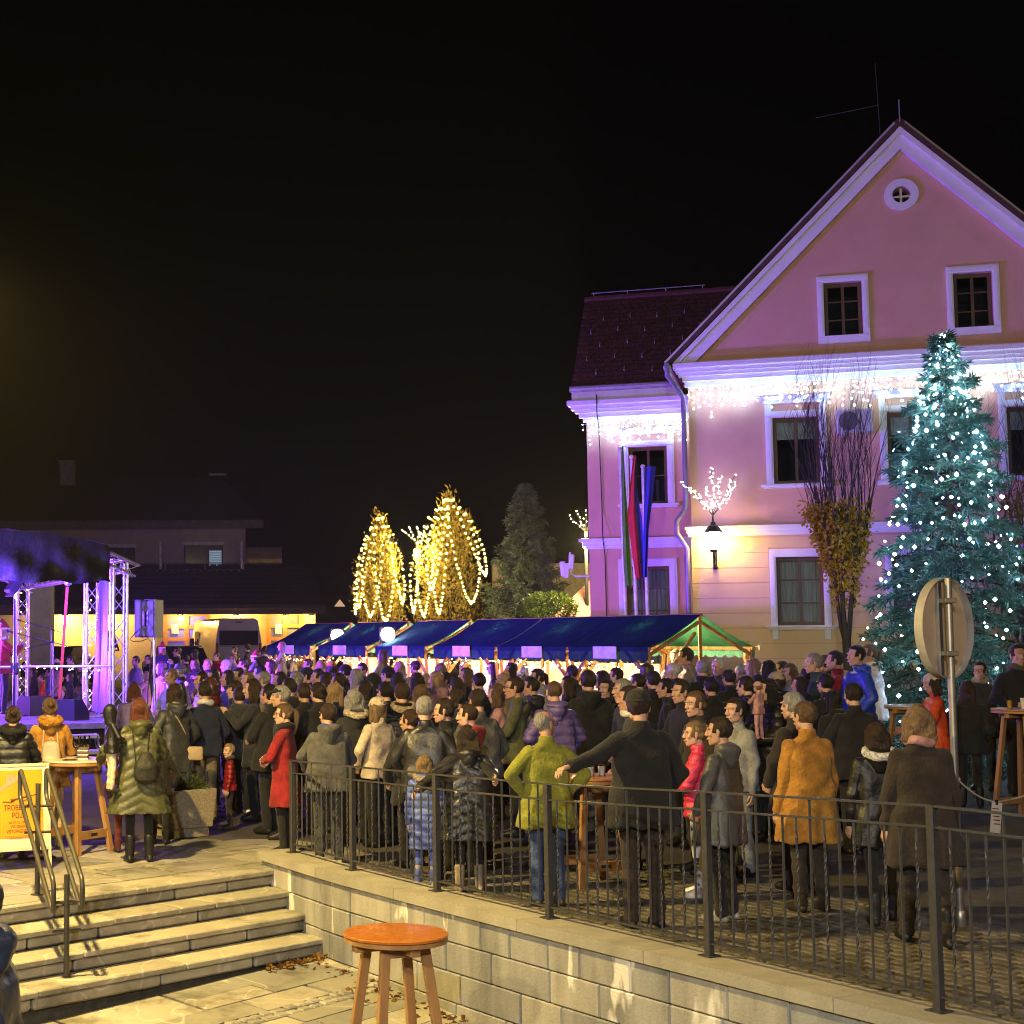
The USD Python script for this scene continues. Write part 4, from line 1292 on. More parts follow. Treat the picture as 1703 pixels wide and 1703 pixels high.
NAVY = canopy('navy_canopy', (.016, .034, .072))
GREEN = canopy('green_canopy', (.06, .26, .14))
TEAL = canopy('teal_lining', (.15, .42, .34))
STW = M('stall_wood', (.36, .17, .05), .6, .3, 8, stretch=(1, 1, .15), bump=.3)
SIGNP = M('sign_paper', (.66, .66, .68), .8)
CREAM = M('cream_awning', (.7, .6, .42), .8)
WARM = (1.0, .68, .3)
FAIRY = EM('fairy_glow', (1, .68, .28), 9.0)
SPANS = [(0, 2.19), (2.21, 4.4), (4.45, 6.7), (7.0, 9.1), (9.5, 11.8), (12.2, 14.6)]
ORD = ['nearest', 'second nearest', 'third nearest', 'fourth nearest', 'fifth nearest', 'farthest']
ZR, ZE = 2.66, 2.12


def sq_(t, o, z):
    """t along the row, o in front of the ridge."""
    p = N0 + RD * t + FN * o
    return np.array([p[0], p[1], z])


def sheet(t0, t1, o0, z0, o1, z1, nu=14, nv=8, lift=0.0, amp=.02):
    v, f = [], []
    for i in range(nu + 1):
        for j in range(nv + 1):
            a, b = i / nu, j / nv
            sag = -.05 * math.sin(PI * b) * (.6 + .4 * math.cos(a * 2 * PI)) + amp * math.sin(a * 19 + b * 5) * b * (1 - b)
            v.append(sq_(t0 + (t1 - t0) * a, o0 + (o1 - o0) * b, z0 + (z1 - z0) * b + sag + lift))
    for i in range(nu):
        for j in range(nv):
            q = i * (nv + 1) + j
            f.append((q, q + nv + 1, q + nv + 2, q + 1))
    return np.array(v), np.array(f)


def valance(t0, t1, o, z, drop, n, s=1):
    v, f = [], []
    k = n * 6
    for i in range(k + 1):
        t = t0 + (t1 - t0) * i / k
        sc = drop - .045 * abs(math.sin(PI * i / 6)) * -1
        v += [sq_(t, o + .006 * math.sin(i * .9), z), sq_(t, o + .012 * math.sin(i * .9), z - sc)]
    for i in range(k):
        f.append((2 * i, 2 * i + 1, 2 * i + 3, 2 * i + 2))
    return np.array(v), np.array(f)


for k, (t0, t1) in enumerate(SPANS):
    base = sq_((t0 + t1) / 2, 0, gz(sq_(t0, 0, 0)[1]))
    s = T('market_stall', 'dark blue canopied market stall with timber frame, %s of the row' % ORD[k], 'market stall', tuple(base), group='row of market stalls')
    g = base[2]
    s.add('canopy_front', sheet(t0 - .005, t1 + (.012 if k < 2 else .0), 0, ZR, 1.08, ZE), NAVY, True, world=True)
    s.add('canopy_back', sheet(t0 + .02, t1 - .02, 0, ZR, -1.08, ZE), GREEN if k == 0 else TEAL, True, world=True)
    s.add('front_lining', sheet(t0 + .03, t1 - .03, 0, ZR, 1.06, ZE, lift=-.03), GREEN if k == 0 else TEAL, True, world=True)
    s.add('front_valance', valance(t0 + .02, t1 - .02, 1.085, ZE, .2, 9), NAVY, world=True)
    s.add('back_valance', valance(t0 + .02, t1 - .02, -1.085, ZE, .14, 9), TEAL, world=True)
    for t in (t0 + .06, t1 - .06):
        for o in (1.0, -1.0):
            s.add('post', bar(sq_(t, o * .86, g), sq_(t, o * 1.05, ZE - .02), .05, .05), STW, world=True)
        s.add('ridge_post', bar(sq_(t, 0.0, g), sq_(t, 0, ZR - .03), .05, .05), STW, world=True)
        s.add('rafter', [bar(sq_(t, 0, ZR - .13), sq_(t, 1.03, ZE - .13), .04, .05), bar(sq_(t, 0, ZR - .13), sq_(t, -1.03, ZE - .13), .04, .05)], STW, world=True)
        dt = .55 if t < (t0 + t1) / 2 else -.55
        s.add('brace', bar(sq_(t, 1.0, 1.55), sq_(t + dt, 1.04, ZE - .05), .04, .06), STW, world=True)
        s.add('brace', bar(sq_(t, .9, 1.45), sq_(t, .1, 2.35), .04, .05), STW, world=True)
    s.add('eave_beam', [bar(sq_(t0, 1.05, ZE - .03), sq_(t1, 1.05, ZE - .03), .05, .05), bar(sq_(t0, -1.05, ZE - .03), sq_(t1, -1.05, ZE - .03), .05, .05)], STW, world=True)
    s.add('ridge_beam', bar(sq_(t0, 0, ZR - .03), sq_(t1, 0, ZR - .03), .05, .05), STW, world=True)
    s.add('counter_top', bx(sq_((t0 + t1) / 2, .8, g + .95), (t1 - t0 - .15, .6, .04), rotz(math.atan2(RD[1], RD[0]))), STW, world=True)
    for i in range(8):
        t = t0 + .1 + (t1 - t0 - .2) * (i + .5) / 8
        s.add('counter_board', bx(sq_(t, 1.05, g + .5), ((t1 - t0 - .2) / 8 - .01, .02, .86), rotz(math.atan2(RD[1], RD[0]))), STW, world=True)
    s.add('back_panel', bx(sq_((t0 + t1) / 2, -.98, g + .9), (t1 - t0 - .2, .03, 1.6), rotz(math.atan2(RD[1], RD[0]))), M('stall_back_cloth', (.55, .45, .3), .9), world=True) if k else s.add('back_awning', [bar(sq_(t0 - .1, -1.12, ZE + .02), sq_(t1, -1.12, ZE + .02), .05, .16)], CREAM, world=True)
    s.add('sign_board', bx(sq_((t0 + t1) / 2 - .1 * (k % 2), 1.12, ZE - .09), (.62, .012, .2), rotz(math.atan2(RD[1], RD[0]))), SIGNP, world=True)
    lp = sq_((t0 + t1) / 2, .25, 2.3)
    l_ = T('stall_lamp', 'bare warm bulb hanging under the canopy of the %s stall' % ORD[k], 'lamp', tuple(lp), group='lamps in the stalls')
    l_.add('socket', cyl((0, 0, .05), (0, 0, .12), .02, 8), BLACKM)
    l_.add('flex', cyl((0, 0, .12), (0, 0, .28), .005, 5), BLACKM)
    l_.light('SphereLight', (0, 0, 0), WARM, 75 if k else 70, .05)
    fy = T('stall_fairy_lights', 'garland of warm fairy lights under the valance of the %s stall' % ORD[k], 'string lights', tuple(sq_((t0 + t1) / 2, 1.0, 1.9)), group='fairy lights on the stalls')
    pts = []
    n = 34
    for i in range(n):
        t = t0 + (t1 - t0) * i / (n - 1)
        pts.append(sq_(t, 1.02, 1.86 - .09 * abs(math.sin(i * PI / 8))) + rng.normal(0, .02, 3))
    if k == 0:
        pts += [sq_(.05, .95 - .03 * i, 1.85 - .075 * i) + rng.normal(0, .025, 3) for i in range(14)]
    fy.add('wire', tube(pts[:n], .004, 4), BLACKM, world=True)
    fy.add('bulbs', bulbs(fy.local(pts), .017), FAIRY, kind='stuff')

# two work lamps on the far stalls
for i, (px, py, D, lab) in enumerate(((561, 1057, 36.2, 'glaring work lamp on the farthest stall, left one of two'), (645, 1055, 33.2, 'glaring work lamp on a stall front, right one of two'))):
    q = P(px, py, D)
    w = T('work_lamp', lab, 'work lamp', tuple(q), group='work lamps on the stalls')
    w.add('housing', bx((0, .07, 0), (.34, .08, .34), bev=.03), BLACKM)
    w.add('lens', ball((0, -.02, 0), (.15, .06, .15), 2), EM('work_lamp_glow', (1, .9, .7), 40.0), True)
    w.add('arm', cyl((0, .06, 0), (.35, .2, .12), .015, 6), STW)
    w.light('SphereLight', (0, -.22, 0), (1, .86, .6), 22, .04)
# ================================================================== TREES
def leafmat(key, c, c2, tr=.3):
    nodes = {'g': ('geometry', {}), 'n': ('noise_texture', {'scale': 2.2, 'detail': 3}), 'w': ('rgb_ramp', {'ramp': [(.3, c), (.7, c2)]}), 'd': ('principled_bsdf', {'roughness': .65, 'specular_ior_level': .3}), 't': ('translucent_bsdf', {}), 'x': ('mix_closure', {'fac': tr})}
    MATS[key] = usdkit.material(stage, f'/World/Looks/{key}', nodes, [('g.position', 'n.vector'), ('n.fac', 'w.fac'), ('w.color', 'd.base_color'), ('w.color', 't.color'), ('d.BSDF', 'x.closure1'), ('t.BSDF', 'x.closure2')], surface='x.closure')
    return MATS[key]


BARK = M('tree_bark', (.035, .028, .02), .9, .35, 12, stretch=(1, 1, .3), bump=.8)
FIR = leafmat('fir_needles', (.04, .115, .09), (.085, .19, .15), .25)
SPRUCE = leafmat('spruce_needles', (.07, .10, .05), (.13, .17, .09), .15)
YLEAF = leafmat('yellow_leaves', (.34, .22, .015), (.5, .35, .03), .4)
GLEAF = leafmat('golden_twigs', (.26, .2, .03), (.4, .31, .05), .4)
OLEAF = leafmat('ochre_leaves', (.12, .10, .015), (.2, .16, .03), .35)


def quads(c, d, w, L):
    """Slim pointed leaves: centres c, directions d (n x 3), half width w, length L."""
    n = len(c)
    d = d / (np.linalg.norm(d, axis=1, keepdims=True) + 1e-9)
    r = rng.normal(size=(n, 3)); s_ = np.cross(d, r); s_ /= np.linalg.norm(s_, axis=1, keepdims=True) + 1e-9
    w = np.broadcast_to(w, (n,))[:, None]; L = np.broadcast_to(L, (n,))[:, None]
    v = np.stack([c, c + d * L * .5 + s_ * w, c + d * L, c + d * L * .5 - s_ * w], 1).reshape(-1, 3)
    k = np.arange(n)[:, None] * 4
    return v, np.vstack([k + [0, 1, 2], k + [0, 2, 3]])


def conifer(th, base, h, rad, n_br, mat, seed, needles=26, low=.06, droop=.25, nl=.11, power=.85, tw=9, wild=.2):
    """Trunk with whorls of drooping boughs; every bough carries side twigs set with needles."""
    R_ = np.random.default_rng(seed)
    base = np.asarray(base, float)
    th.add('trunk', tube([base, base + [0, 0, h * .5], base + [.02, 0, h]], [rad * .07 + .02, rad * .04 + .01, .008], 8), BARK, True, world=True)
    cs_, ds, wood, tips = [], [], [], []
    for i in range(n_br):
        t = (i + R_.random()) / n_br
        t = low + (1 - low) * t ** .9
        L = rad * (1 - t) ** power * R_.uniform(1 - wild * 1.3, 1 + wild * .7) + .05
        a = i * 2.39996 + R_.normal(0, .3)
        el = .55 * t - .05 + R_.normal(0, .08)
        o = np.array([math.cos(a), math.sin(a), 0])
        p0 = base + [0, 0, h * t]
        m = 8
        pts = [p0 + o * L * s * math.cos(el) + np.array([0, 0, L * (math.sin(el) * s - droop * s * s + .12 * s ** 4)]) for s in np.linspace(0, 1, m)]
        wood.append(tube(pts, np.linspace(.012 + .012 * L, .003, m), 4))
        tips.append(pts[-1])
        pts = np.array(pts)
        nt = max(3, int(tw * (L / rad) ** .7 * 1.5))
        for k in range(nt):
            s = .18 + .82 * (k + .5) / nt
            q = np.array([np.interp(s, np.linspace(0, 1, m), pts[:, c]) for c in range(3)])
            sd = np.array([-o[1], o[0], 0]) * (1 if k % 2 else -1)
            d = o * .75 + sd * (.85 * (1 - .5 * s)) + np.array([0, 0, -.25 + R_.normal(0, .15)])
            d /= np.linalg.norm(d)
            tl = L * .42 * (1.05 - s * .7) + .07
            u = R_.random(needles) ** .8
            c = q + d * (u * tl)[:, None] + R_.normal(0, .012, (needles, 3)) + np.array([0, 0, -.12]) * (u ** 2 * tl)[:, None]
            nd = d * .8 + R_.normal(0, .55, (needles, 3)) + np.array([0, 0, -.15])
            cs_.append(c); ds.append(nd)
    th.add('boughs', wood, BARK, world=True)
    c, d = np.vstack(cs_), np.vstack(ds)
    th.add('crown', quads(c, d, nl * .11, nl * R_.uniform(.7, 1.25, len(c))), mat, world=True)
    return np.array(tips)


def lightpts_cone(base, h, rad, n, seed, power=.85, z0=.05, jitter=.12):
    R_ = np.random.default_rng(seed)
    t = z0 + (1 - z0) * (1 - np.sqrt(R_.random(n)))
    t[: n // 6] = R_.uniform(.72, 1, n // 6)
    a = R_.uniform(PI * .85, PI * 2.15, n)
    r = rad * (1 - t) ** power * R_.uniform(.75, 1.08, n) + .04
    return np.asarray(base) + np.stack([r * np.cos(a), r * np.sin(a), h * t], 1)


# the Christmas tree
ct_b = P(1592, 1180, 25.6); ct_b[2] = gz(25.6)
CT_H = P(1592, 556, 25.6)[2] - ct_b[2]
ct = T('christmas_tree', 'tall green fir hung with blue white bulbs standing before the peach building', 'tree', tuple(ct_b))
conifer(ct, ct_b, CT_H, 2.0, 150, FIR, 11, needles=30, nl=.15, tw=11, droop=.45, wild=.42)
cl = T('tree_lights', 'blue white light strings hung over the tall fir tree', 'string lights', tuple(ct_b))
lp_ = []
for s in range(26):                                    # strings that hang down the fir
    a = PI * (.8 + 1.4 * s / 25) + rng.normal(0, .05)
    ph = rng.random()
    for i in range(20):
        t = .04 + .93 * (i + ph) / 20
        if rng.random() < .28 + .25 * (t < .5):
            continue
        r = 1.75 * (1 - t) ** .85 * rng.uniform(.86, 1.06) + .05
        aa = a + .12 * math.sin(t * 9 + s)
        lp_.append((r * math.cos(aa), r * math.sin(aa), CT_H * t + rng.normal(0, .04)))
for i in range(60):
    t = rng.uniform(.80, 1.0); a = rng.uniform(PI * .9, PI * 2.1); r = 1.6 * (1 - t) + .03
    lp_.append((r * math.cos(a), r * math.sin(a), CT_H * t))
lp_ = np.array(lp_)
sel = rng.random(len(lp_))
BLU = EM('tree_bulb_blue', (.40, .62, 1.0), 70.0)
WHT = EM('tree_bulb_white', (.72, .86, 1.0), 80.0)
cl.add('bulbs', bulbs(lp_[sel < .55], rng.uniform(.018, .04, (sel < .55).sum())), BLU, kind='stuff')
cl.add('bulbs', bulbs(lp_[sel >= .55], rng.uniform(.018, .04, (sel >= .55).sum())), WHT, kind='stuff')
for i in range(12):
    a = rng.uniform(PI * 1.0, PI * 2.0); t = rng.uniform(.06, .6); r = 1.75 * (1 - t) ** .85
    q = ct_b + [r * math.cos(a), r * math.sin(a), CT_H * t - .12]
    o_ = T('hanging_ornament', 'small dark cone ornament hanging from a fir branch', 'ornament', tuple(q), group='cone ornaments on the fir')
    o_.add('cone', lathe([(0, -.09), (.03, -.06), (.035, 0), (.015, .06), (0, .07)], 8), M('cone_brown', (.05, .02, .03), .6), True)
    o_.add('thread', cyl((0, 0, .06), (0, 0, .14), .003, 4), WIRE)


# autumn trees with upright branches
def upright_tree(th, base, h, spread, seed, leaf, n_leaf, zlo, zhi, trunk_h, bias=0.0, lean=0.0, wide=1.0):
    R_ = np.random.default_rng(seed)
    base = np.asarray(base, float)
    th.add('trunk', tube([base, base + [lean * .5, 0, trunk_h * .5], base + [lean, 0, trunk_h]], [.1, .085, .075], 9), BARK, True, world=True)
    ends, wood, pts_l = [], [], []

    def grow(p, d, L, r, lev):
        n = 5
        pts = [p]
        dd = d.copy()
        for i in range(n):
            dd = dd + R_.normal(0, .07, 3) * [1, 1, .5] + np.array([0, 0, .07])
            hd_ = pts[-1][:2] - top_[:2]; rr_ = np.linalg.norm(hd_)
            if rr_ > np.interp((pts[-1][2] - base[2]) / h, [.3, .42, .55, .8, 1], [.15, .6, .95, .9, .6]) * wide:
                dd[:2] -= hd_ / rr_ * .22
            dd /= np.linalg.norm(dd)
            pts.append(pts[-1] + dd * L / n)
        wood.append(tube(pts, np.linspace(r, r * .55, n + 1) * (1, 1, .8, .65, .6)[lev], 6 if lev < 2 else 4))
        pts_l.append((np.array(pts), lev))
        if lev >= 4:
            return
        kids = [3, 2, 2, 2][lev]
        for k in range(kids):
            s = R_.uniform(.35, .98)
            q = np.array([np.interp(s, np.linspace(0, 1, n + 1), np.array(pts)[:, c]) for c in range(3)])
            a = R_.uniform(0, 2 * PI)
            nd = dd * 1.0 + np.array([math.cos(a), math.sin(a), .25]) * R_.uniform(.2, .42)
            nd /= np.linalg.norm(nd)
            grow(q, nd, L * R_.uniform(.55, .8), r * .55, lev + 1)
        grow(pts[-1], dd, L * .7, r * .5, lev + 1)
    top_ = base + [lean, 0, trunk_h]
    for k in range(6):
        a = k * 2 * PI / 6 + R_.uniform(-.3, .3)
        d = np.array([math.cos(a) * spread, math.sin(a) * spread, 1.0]); d /= np.linalg.norm(d)
        grow(top_ - [0, 0, R_.uniform(0, .3)], d, (h - trunk_h) * R_.uniform(.36, .46), .04, 0)
    th.add('branches', wood, BARK, world=True)
    c, d = [], []
    thin = [p for p, lv in pts_l if lv >= 1]
    while len(c) < n_leaf:
        p = thin[R_.integers(len(thin))]
        q = p[R_.integers(len(p))] + R_.normal(0, .06, 3)
        z = (q[2] - base[2]) / h
        pr = 1.0 if z < zlo else max(0.0, 1 - (z - zlo) / (zhi - zlo)) ** 1.6
        pr *= 1 + bias * (base[0] - q[0])
        if R_.random() < pr:
            c.append(q); d.append(R_.normal(0, 1, 3) + [0, 0, -.6])
    c, d = np.array(c), np.array(d)
    th.add('leaves', quads(c, d, R_.uniform(.016, .03, len(c)), R_.uniform(.06, .11, len(c))), leaf, kind='stuff', world=True)


ab = P(1414, 1105, 27.3); ab[2] = gz(27.3)
at = T('autumn_tree', 'young tree with bare upper twigs and yellow lower leaves before the peach building', 'tree', tuple(ab))
upright_tree(at, ab, P(1390, 600, 27.3)[2] - ab[2], .17, 5, YLEAF, 7000, .50, .66, 2.1, bias=.7, lean=-.05)
ab2 = P(1702, 1105, 28.2); ab2[2] = gz(28.2)
at2 = T('autumn_tree', 'second bare twigged tree half hidden behind the tall fir at the right edge', 'tree', tuple(ab2))
upright_tree(at2, ab2, P(1702, 610, 28.2)[2] - ab2[2], .32, 9, OLEAF, 1500, .4, .75, 2.2)

# the dark spruce and the two lit trees behind the stalls
b = P(878, 1060, 49); b[2] = gz(49)
spx = T('spruce_tree', 'unlit grey green spruce standing behind the blue stalls', 'tree', tuple(b))
conifer(spx, b, P(876, 806, 49)[2] - b[2], 1.75, 210, SPRUCE, 21, needles=22, nl=.15, droop=.1, tw=10, power=.75)


def lit_tree(px0, px1, ptop, D, label, seed, loops):
    R_ = np.random.default_rng(seed)
    cx_ = (px0 + px1) / 2
    b = P(cx_, 1060, D); b[2] = gz(D)
    h = P(cx_, ptop, D)[2] - b[2]
    rad = (px1 - px0) / 2 * D / FPX
    th = T('lit_tree', label, 'tree', tuple(b), group='trees wrapped in warm lights')
    th.add('trunk', tube([b, b + [0, 0, h * .8]], [.12, .03], 8), BARK, True, world=True)

    def rr(t):
        return rad * np.interp(t, [0, .2, .48, .62, .76, .9, 1.0], [.7, .9, 1.0, .98, .82, .52, .12])
    wood, c, d = [], [], []
    for i in range(230):
        t0 = R_.uniform(.05, .6); a = R_.uniform(0, 2 * PI); t1 = min(1.04, t0 + R_.uniform(.25, .5))
        p0 = b + [0, 0, h * t0]
        p1 = b + np.array([math.cos(a) * rr(t1) * R_.uniform(.5, 1.05), math.sin(a) * rr(t1) * R_.uniform(.5, 1.05), h * t1])
        m = (p0 + p1) / 2 + np.array([math.cos(a), math.sin(a), 0]) * .12
        pts = [(1 - s) ** 2 * p0 + 2 * s * (1 - s) * m + s * s * p1 for s in np.linspace(0, 1, 7)]
        wood.append(tube(pts, np.linspace(.016, .004, 7), 4))
        for s in np.linspace(.3, 1.05, 34):
            q = (1 - s) ** 2 * p0 + 2 * s * (1 - s) * m + s * s * p1
            c.append(q + R_.normal(0, .07, 3)); d.append((p1 - p0) / np.linalg.norm(p1 - p0) + R_.normal(0, .7, 3))
    th.add('branches', wood, BARK, world=True)
    th.add('crown', quads(np.array(c), np.array(d), .028, R_.uniform(.1, .2, len(c))), GLEAF, world=True)
    st_ = T('lit_tree_lights', 'looping strings of warm yellow bulbs wrapped over the %s' % label.split(',')[0].replace('tree wrapped in', 'tree with'), 'string lights', tuple(b))
    pts = []
    apex = np.array([0, -rad * .3, h * 1.0])
    for (a0, a1, tb, dens) in loops:
        dens = int(dens * .78)
        for i in range(dens):
            s = i / (dens - 1)
            a = a0 + (a1 - a0) * s
            t = tb + (1.0 - tb) * abs(2 * s - 1) ** 1.7
            r = rr(t) * 1.06
            pts.append((r * math.cos(a), r * math.sin(a), h * t + R_.normal(0, .02)))
    st_.add('wire', [tube(np.array(pts)[sum(int(l[3] * .78) for l in loops[:k]):sum(int(l[3] * .78) for l in loops[:k + 1])], .004, 4) for k in range(len(loops))], BLACKM)
    st_.add('bulbs', bulbs(pts, R_.uniform(.03, .046, len(pts))), EM('lit_tree_bulb', (1, .66, .10), 26.0), kind='stuff')


S3 = 3 * PI / 2
lit_tree(591, 676, 862, 52, 'smaller upright tree wrapped in warm yellow bulbs, left one of two', 3, [(S3 - 1.5, S3 - .5, .5, 44), (S3 - 1.15, S3 + .2, .45, 46), (S3 - .5, S3 + .7, .42, 50), (S3 + .3, S3 + 1.4, .52, 44), (S3 - 1.6, S3 - .9, .46, 40)])
lit_tree(682, 815, 832, 50, 'larger broad tree wrapped in warm yellow bulbs, right one of two', 4, [(S3 - 1.5, S3 - .75, .44, 54), (S3 - 1.2, S3 - .35, .42, 54), (S3 - .65, S3 - .1, .43, 50), (S3 - .2, S3 + 1.0, .48, 60), (S3 + .35, S3 + 1.45, .62, 46), (S3 - .9, S3 - .2, .55, 44)])
for k, (px, py, D, lab) in enumerate(((694, 905, 51, 'sprig of yellow white bulbs on a lamp post between the two lit trees'), (974, 884, 44, 'sprig of yellow bulbs showing beside the corner of the peach building'))):
    q = P(px, py, D)
    s_ = T('light_sprig', lab, 'light decoration', tuple(q))
    bz, tw = [], []
    for ang in (-.9, -.45, .05, .5, .95):
        pts = [np.array([math.sin(ang) * .6 * t, 0, .6 * t * math.cos(ang * .8)]) for t in np.linspace(0, 1, 8)]
        tw.append(tube(pts, .008, 4)); bz += [p + rng.normal(0, .03, 3) for p in pts[2:]]
    s_.add('twigs', tw, LAN)
    s_.add('lamp_post', cyl((0, 0, 0), (0, 0, gz(D) - q[2]), .05, 8), LAN)
    s_.add('bulbs', bulbs(bz, .025), EM('yellow_sprig_glow', (1, .85, .35), 14.0), kind='stuff')
    s_.add('lamp_glass', lathe([(0, -.5), (.09, -.46), (.13, -.2), (0, -.18)], 8), EM('post_lamp_glow', (1, .8, .4), 6.0))
    s_.light('SphereLight', (0, -.3, -.35), (1.0, .8, .34), (420, 1100)[k], .1)
# low clipped bush
q = P(912, 1012, 42)
bu = T('round_bush', 'yellow green bush between the spruce and the low red roof', 'bush', tuple(P(912, 1040, 42)))
R_ = np.random.default_rng(2)
dv = R_.normal(size=(2600, 3)); dv /= np.linalg.norm(dv, axis=1, keepdims=True)
bu.add('stem', cyl(q + [0, 0, -2.2], q + [0, 0, -.1], .05, 6), BARK, world=True)
bu.add('crown', quads(q + dv * [.75, .6, .42] * R_.uniform(.7, 1.05, (2600, 1)), dv + R_.normal(0, .6, (2600, 3)), .02, .09), leafmat('bush_leaves', (.07, .12, .015), (.12, .18, .03), .3), world=True)

# flags in front of the wing
POLE = M('flag_pole', (.7, .7, .72), .4, metal=.1)


def flag(px0, py0, px1, py1, D, cols, label, path, mats):
    """Pole from its foot to its top, with a hanging flag given as rows of (photo y, left x, right x)."""
    a, b = P(px0, py0, D), P(px1, py1, D)
    a = a + (a - b) / np.linalg.norm(b - a) * (a[2] - gz(D))
    th = T('flag_pole', label[0], 'flagpole', tuple(a), group=None)
    th.add('pole', cyl(a, b, .045, 10, .035), POLE, True, world=True)
    th.add('finial', ball(b + [0, 0, .05], .05, 1), POLE, world=True)
    fg = T('hanging_flag', label[1], 'flag', tuple(P(path[0][1], path[0][0], D)))
    n, m = 40, 12
    ys, xl_, xr_ = [np.array([r[i] for r in path], float) for i in range(3)]
    grid = np.zeros((n + 1, m * cols + 1, 3))
    for i in range(n + 1):
        y = ys[0] + (ys[-1] - ys[0]) * i / n
        x0, x1 = np.interp(y, ys, xl_), np.interp(y, ys, xr_)
        for j in range(m * cols + 1):
            s = j / (m * cols)
            p = P(x0 + (x1 - x0) * s, y, D - .06)
            p[1] += .07 * math.sin(s * 9 + i * .06) * (.4 + .6 * i / n) - .05
            grid[i, j] = p
    for c in range(cols):
        v = grid[:, c * m:(c + 1) * m + 1].reshape(-1, 3)
        f = [(i * (m + 1) + j, i * (m + 1) + j + 1, (i + 1) * (m + 1) + j + 1, (i + 1) * (m + 1) + j) for i in range(n) for j in range(m)]
        fg.add('stripe' if cols > 1 else 'cloth', (v, np.array(f)), mats[c], True, world=True)


FM = lambda k, c: M('flag_' + k, c, .75, .1, 4)
flag(1040, 1018, 1031, 750, 33.6, 2, ('leftmost white flagpole of three before the wing, carrying the green flag', 'narrow green flag with lighter lower fold hanging on the left pole'),
     [(742, 1033, 1036), (800, 1033, 1039), (880, 1035, 1044), (940, 1037, 1049), (975, 1040, 1051)], [FM('green', (.10, .28, .04)), FM('light_green', (.22, .42, .06))])
flag(1058, 1018, 1050, 764, 33.4, 3, ('middle white flagpole of three before the wing, carrying the tricolour', 'twisted white blue and red tricolour flag hanging on the middle pole'),
     [(758, 1053, 1058), (790, 1049, 1057), (830, 1046, 1060), (860, 1043, 1066), (910, 1050, 1069), (962, 1057, 1072)], [FM('red', (.55, .03, .03)), FM('red2', (.6, .04, .035)), FM('blue', (.05, .06, .35))])
flag(1077, 1018, 1069, 780, 33.2, 1, ('rightmost white flagpole of three before the wing, carrying the blue flag', 'blue flag wide at its top and tapering down on the right pole'),
     [(776, 1071, 1090), (830, 1071, 1084), (880, 1070, 1077), (960, 1069, 1074)], [FM('deep_blue', (.04, .05, .4))])
# ================================================================== TABLES, POSTER, PLANTER, ROUND SIGN, SMALL THINGS
BEECH = M('table_wood', (.42, .19, .055), .38, .2, 5, stretch=(1, 6, 1), bump=.15, coat=.25)
BEECH2 = M('table_leg_wood', (.38, .2, .075), .45, .2, 6, stretch=(1, 1, .15), bump=.2)
TOPO = M('orange_table_top', (.5, .17, .025), .3, .22, 9, stretch=(1, 5, 1), coat=.4)
TOPW = M('white_table_top', (.68, .6, .48), .35, .1, 4, coat=.3)


def bistro_table(loc, rz, label, topm, r=.36, h=1.1):
    t = T('bistro_table', label, 'table', tuple(loc), rz, group='wooden standing tables')
    t.add('table_top', lathe([(0, h - .028), (r - .01, h - .028), (r, h - .02), (r, h - .006), (r - .008, h), (0, h)], 40), topm, 40)
    t.add('edge_band', lathe([(r - .02, h - .055), (r - .004, h - .055), (r - .004, h - .027), (r - .02, h - .027)], 40), BEECH2, 40)
    t.add('cross_bearer', [bx((0, 0, h - .085), (.62, .07, .055), bev=.004), bx((0, 0, h - .0855), (.07, .62, .054), bev=.004)], BEECH2)
    for a in (PI / 4, 3 * PI / 4, 5 * PI / 4, 7 * PI / 4):
        c, s = math.cos(a), math.sin(a)
        t.add('leg', bar((c * .2, s * .2, h - .06), (c * .37, s * .37, 0), .065, .045, .004), BEECH2)
    for a, b in ((PI / 4, 3 * PI / 4), (5 * PI / 4, 7 * PI / 4)):
        k = .337
        t.add('stretcher', bar((math.cos(a) * k, math.sin(a) * k, .2), (math.cos(b) * k, math.sin(b) * k, .2), .03, .09, .004), BEECH2)
    for sg in (-1, 1):
        k = .215
        t.add('apron', bar((math.cos(PI / 4) * k, sg * math.sin(PI / 4) * k, h - .1), (-math.cos(PI / 4) * k, sg * math.sin(PI / 4) * k, h - .1), .03, .08, .004), BEECH2)
    t.add('hinge_plate', bx((.0, -.252, .2), (.1, .006, .03)), BLACKM)
    return t


p = P(658, 1550, 10.78); p[2] = lowz(10.78)
bistro_table(p, .35, 'wooden standing table with glossy orange top in front of the retaining wall', TOPO, .355, P(658, 1550, 10.78)[2] - p[2])
tb = P(128, 1262, 17.0); tz = tb[2]; tb[2] = 0
bistro_table(tb, .95, 'wooden standing table with pale top and glasses beside the poster board', TOPW, .37, tz)
tm = P(982, 1290, 14.6); tmz = tm[2]; tm[2] = 0
bistro_table(tm, .3, 'standing table with cups half hidden behind the man in the black cap', BEECH, .36, tmz)
tr = P(1700, 1178, 19.5); trz = tr[2]; tr[2] = gz(19.5)
bistro_table(tr, .5, 'standing table with beer cups at the right edge of the photo', BEECH, .36, trz - tr[2])
tq = P(1512, 1172, 22.0); tqz = tq[2]; tq[2] = gz(22)
bistro_table(tq, .5, 'small table with bluish top under the branches of the lit fir', M('bluish_table_top', (.6, .62, .66), .3), .33, tqz - tq[2])

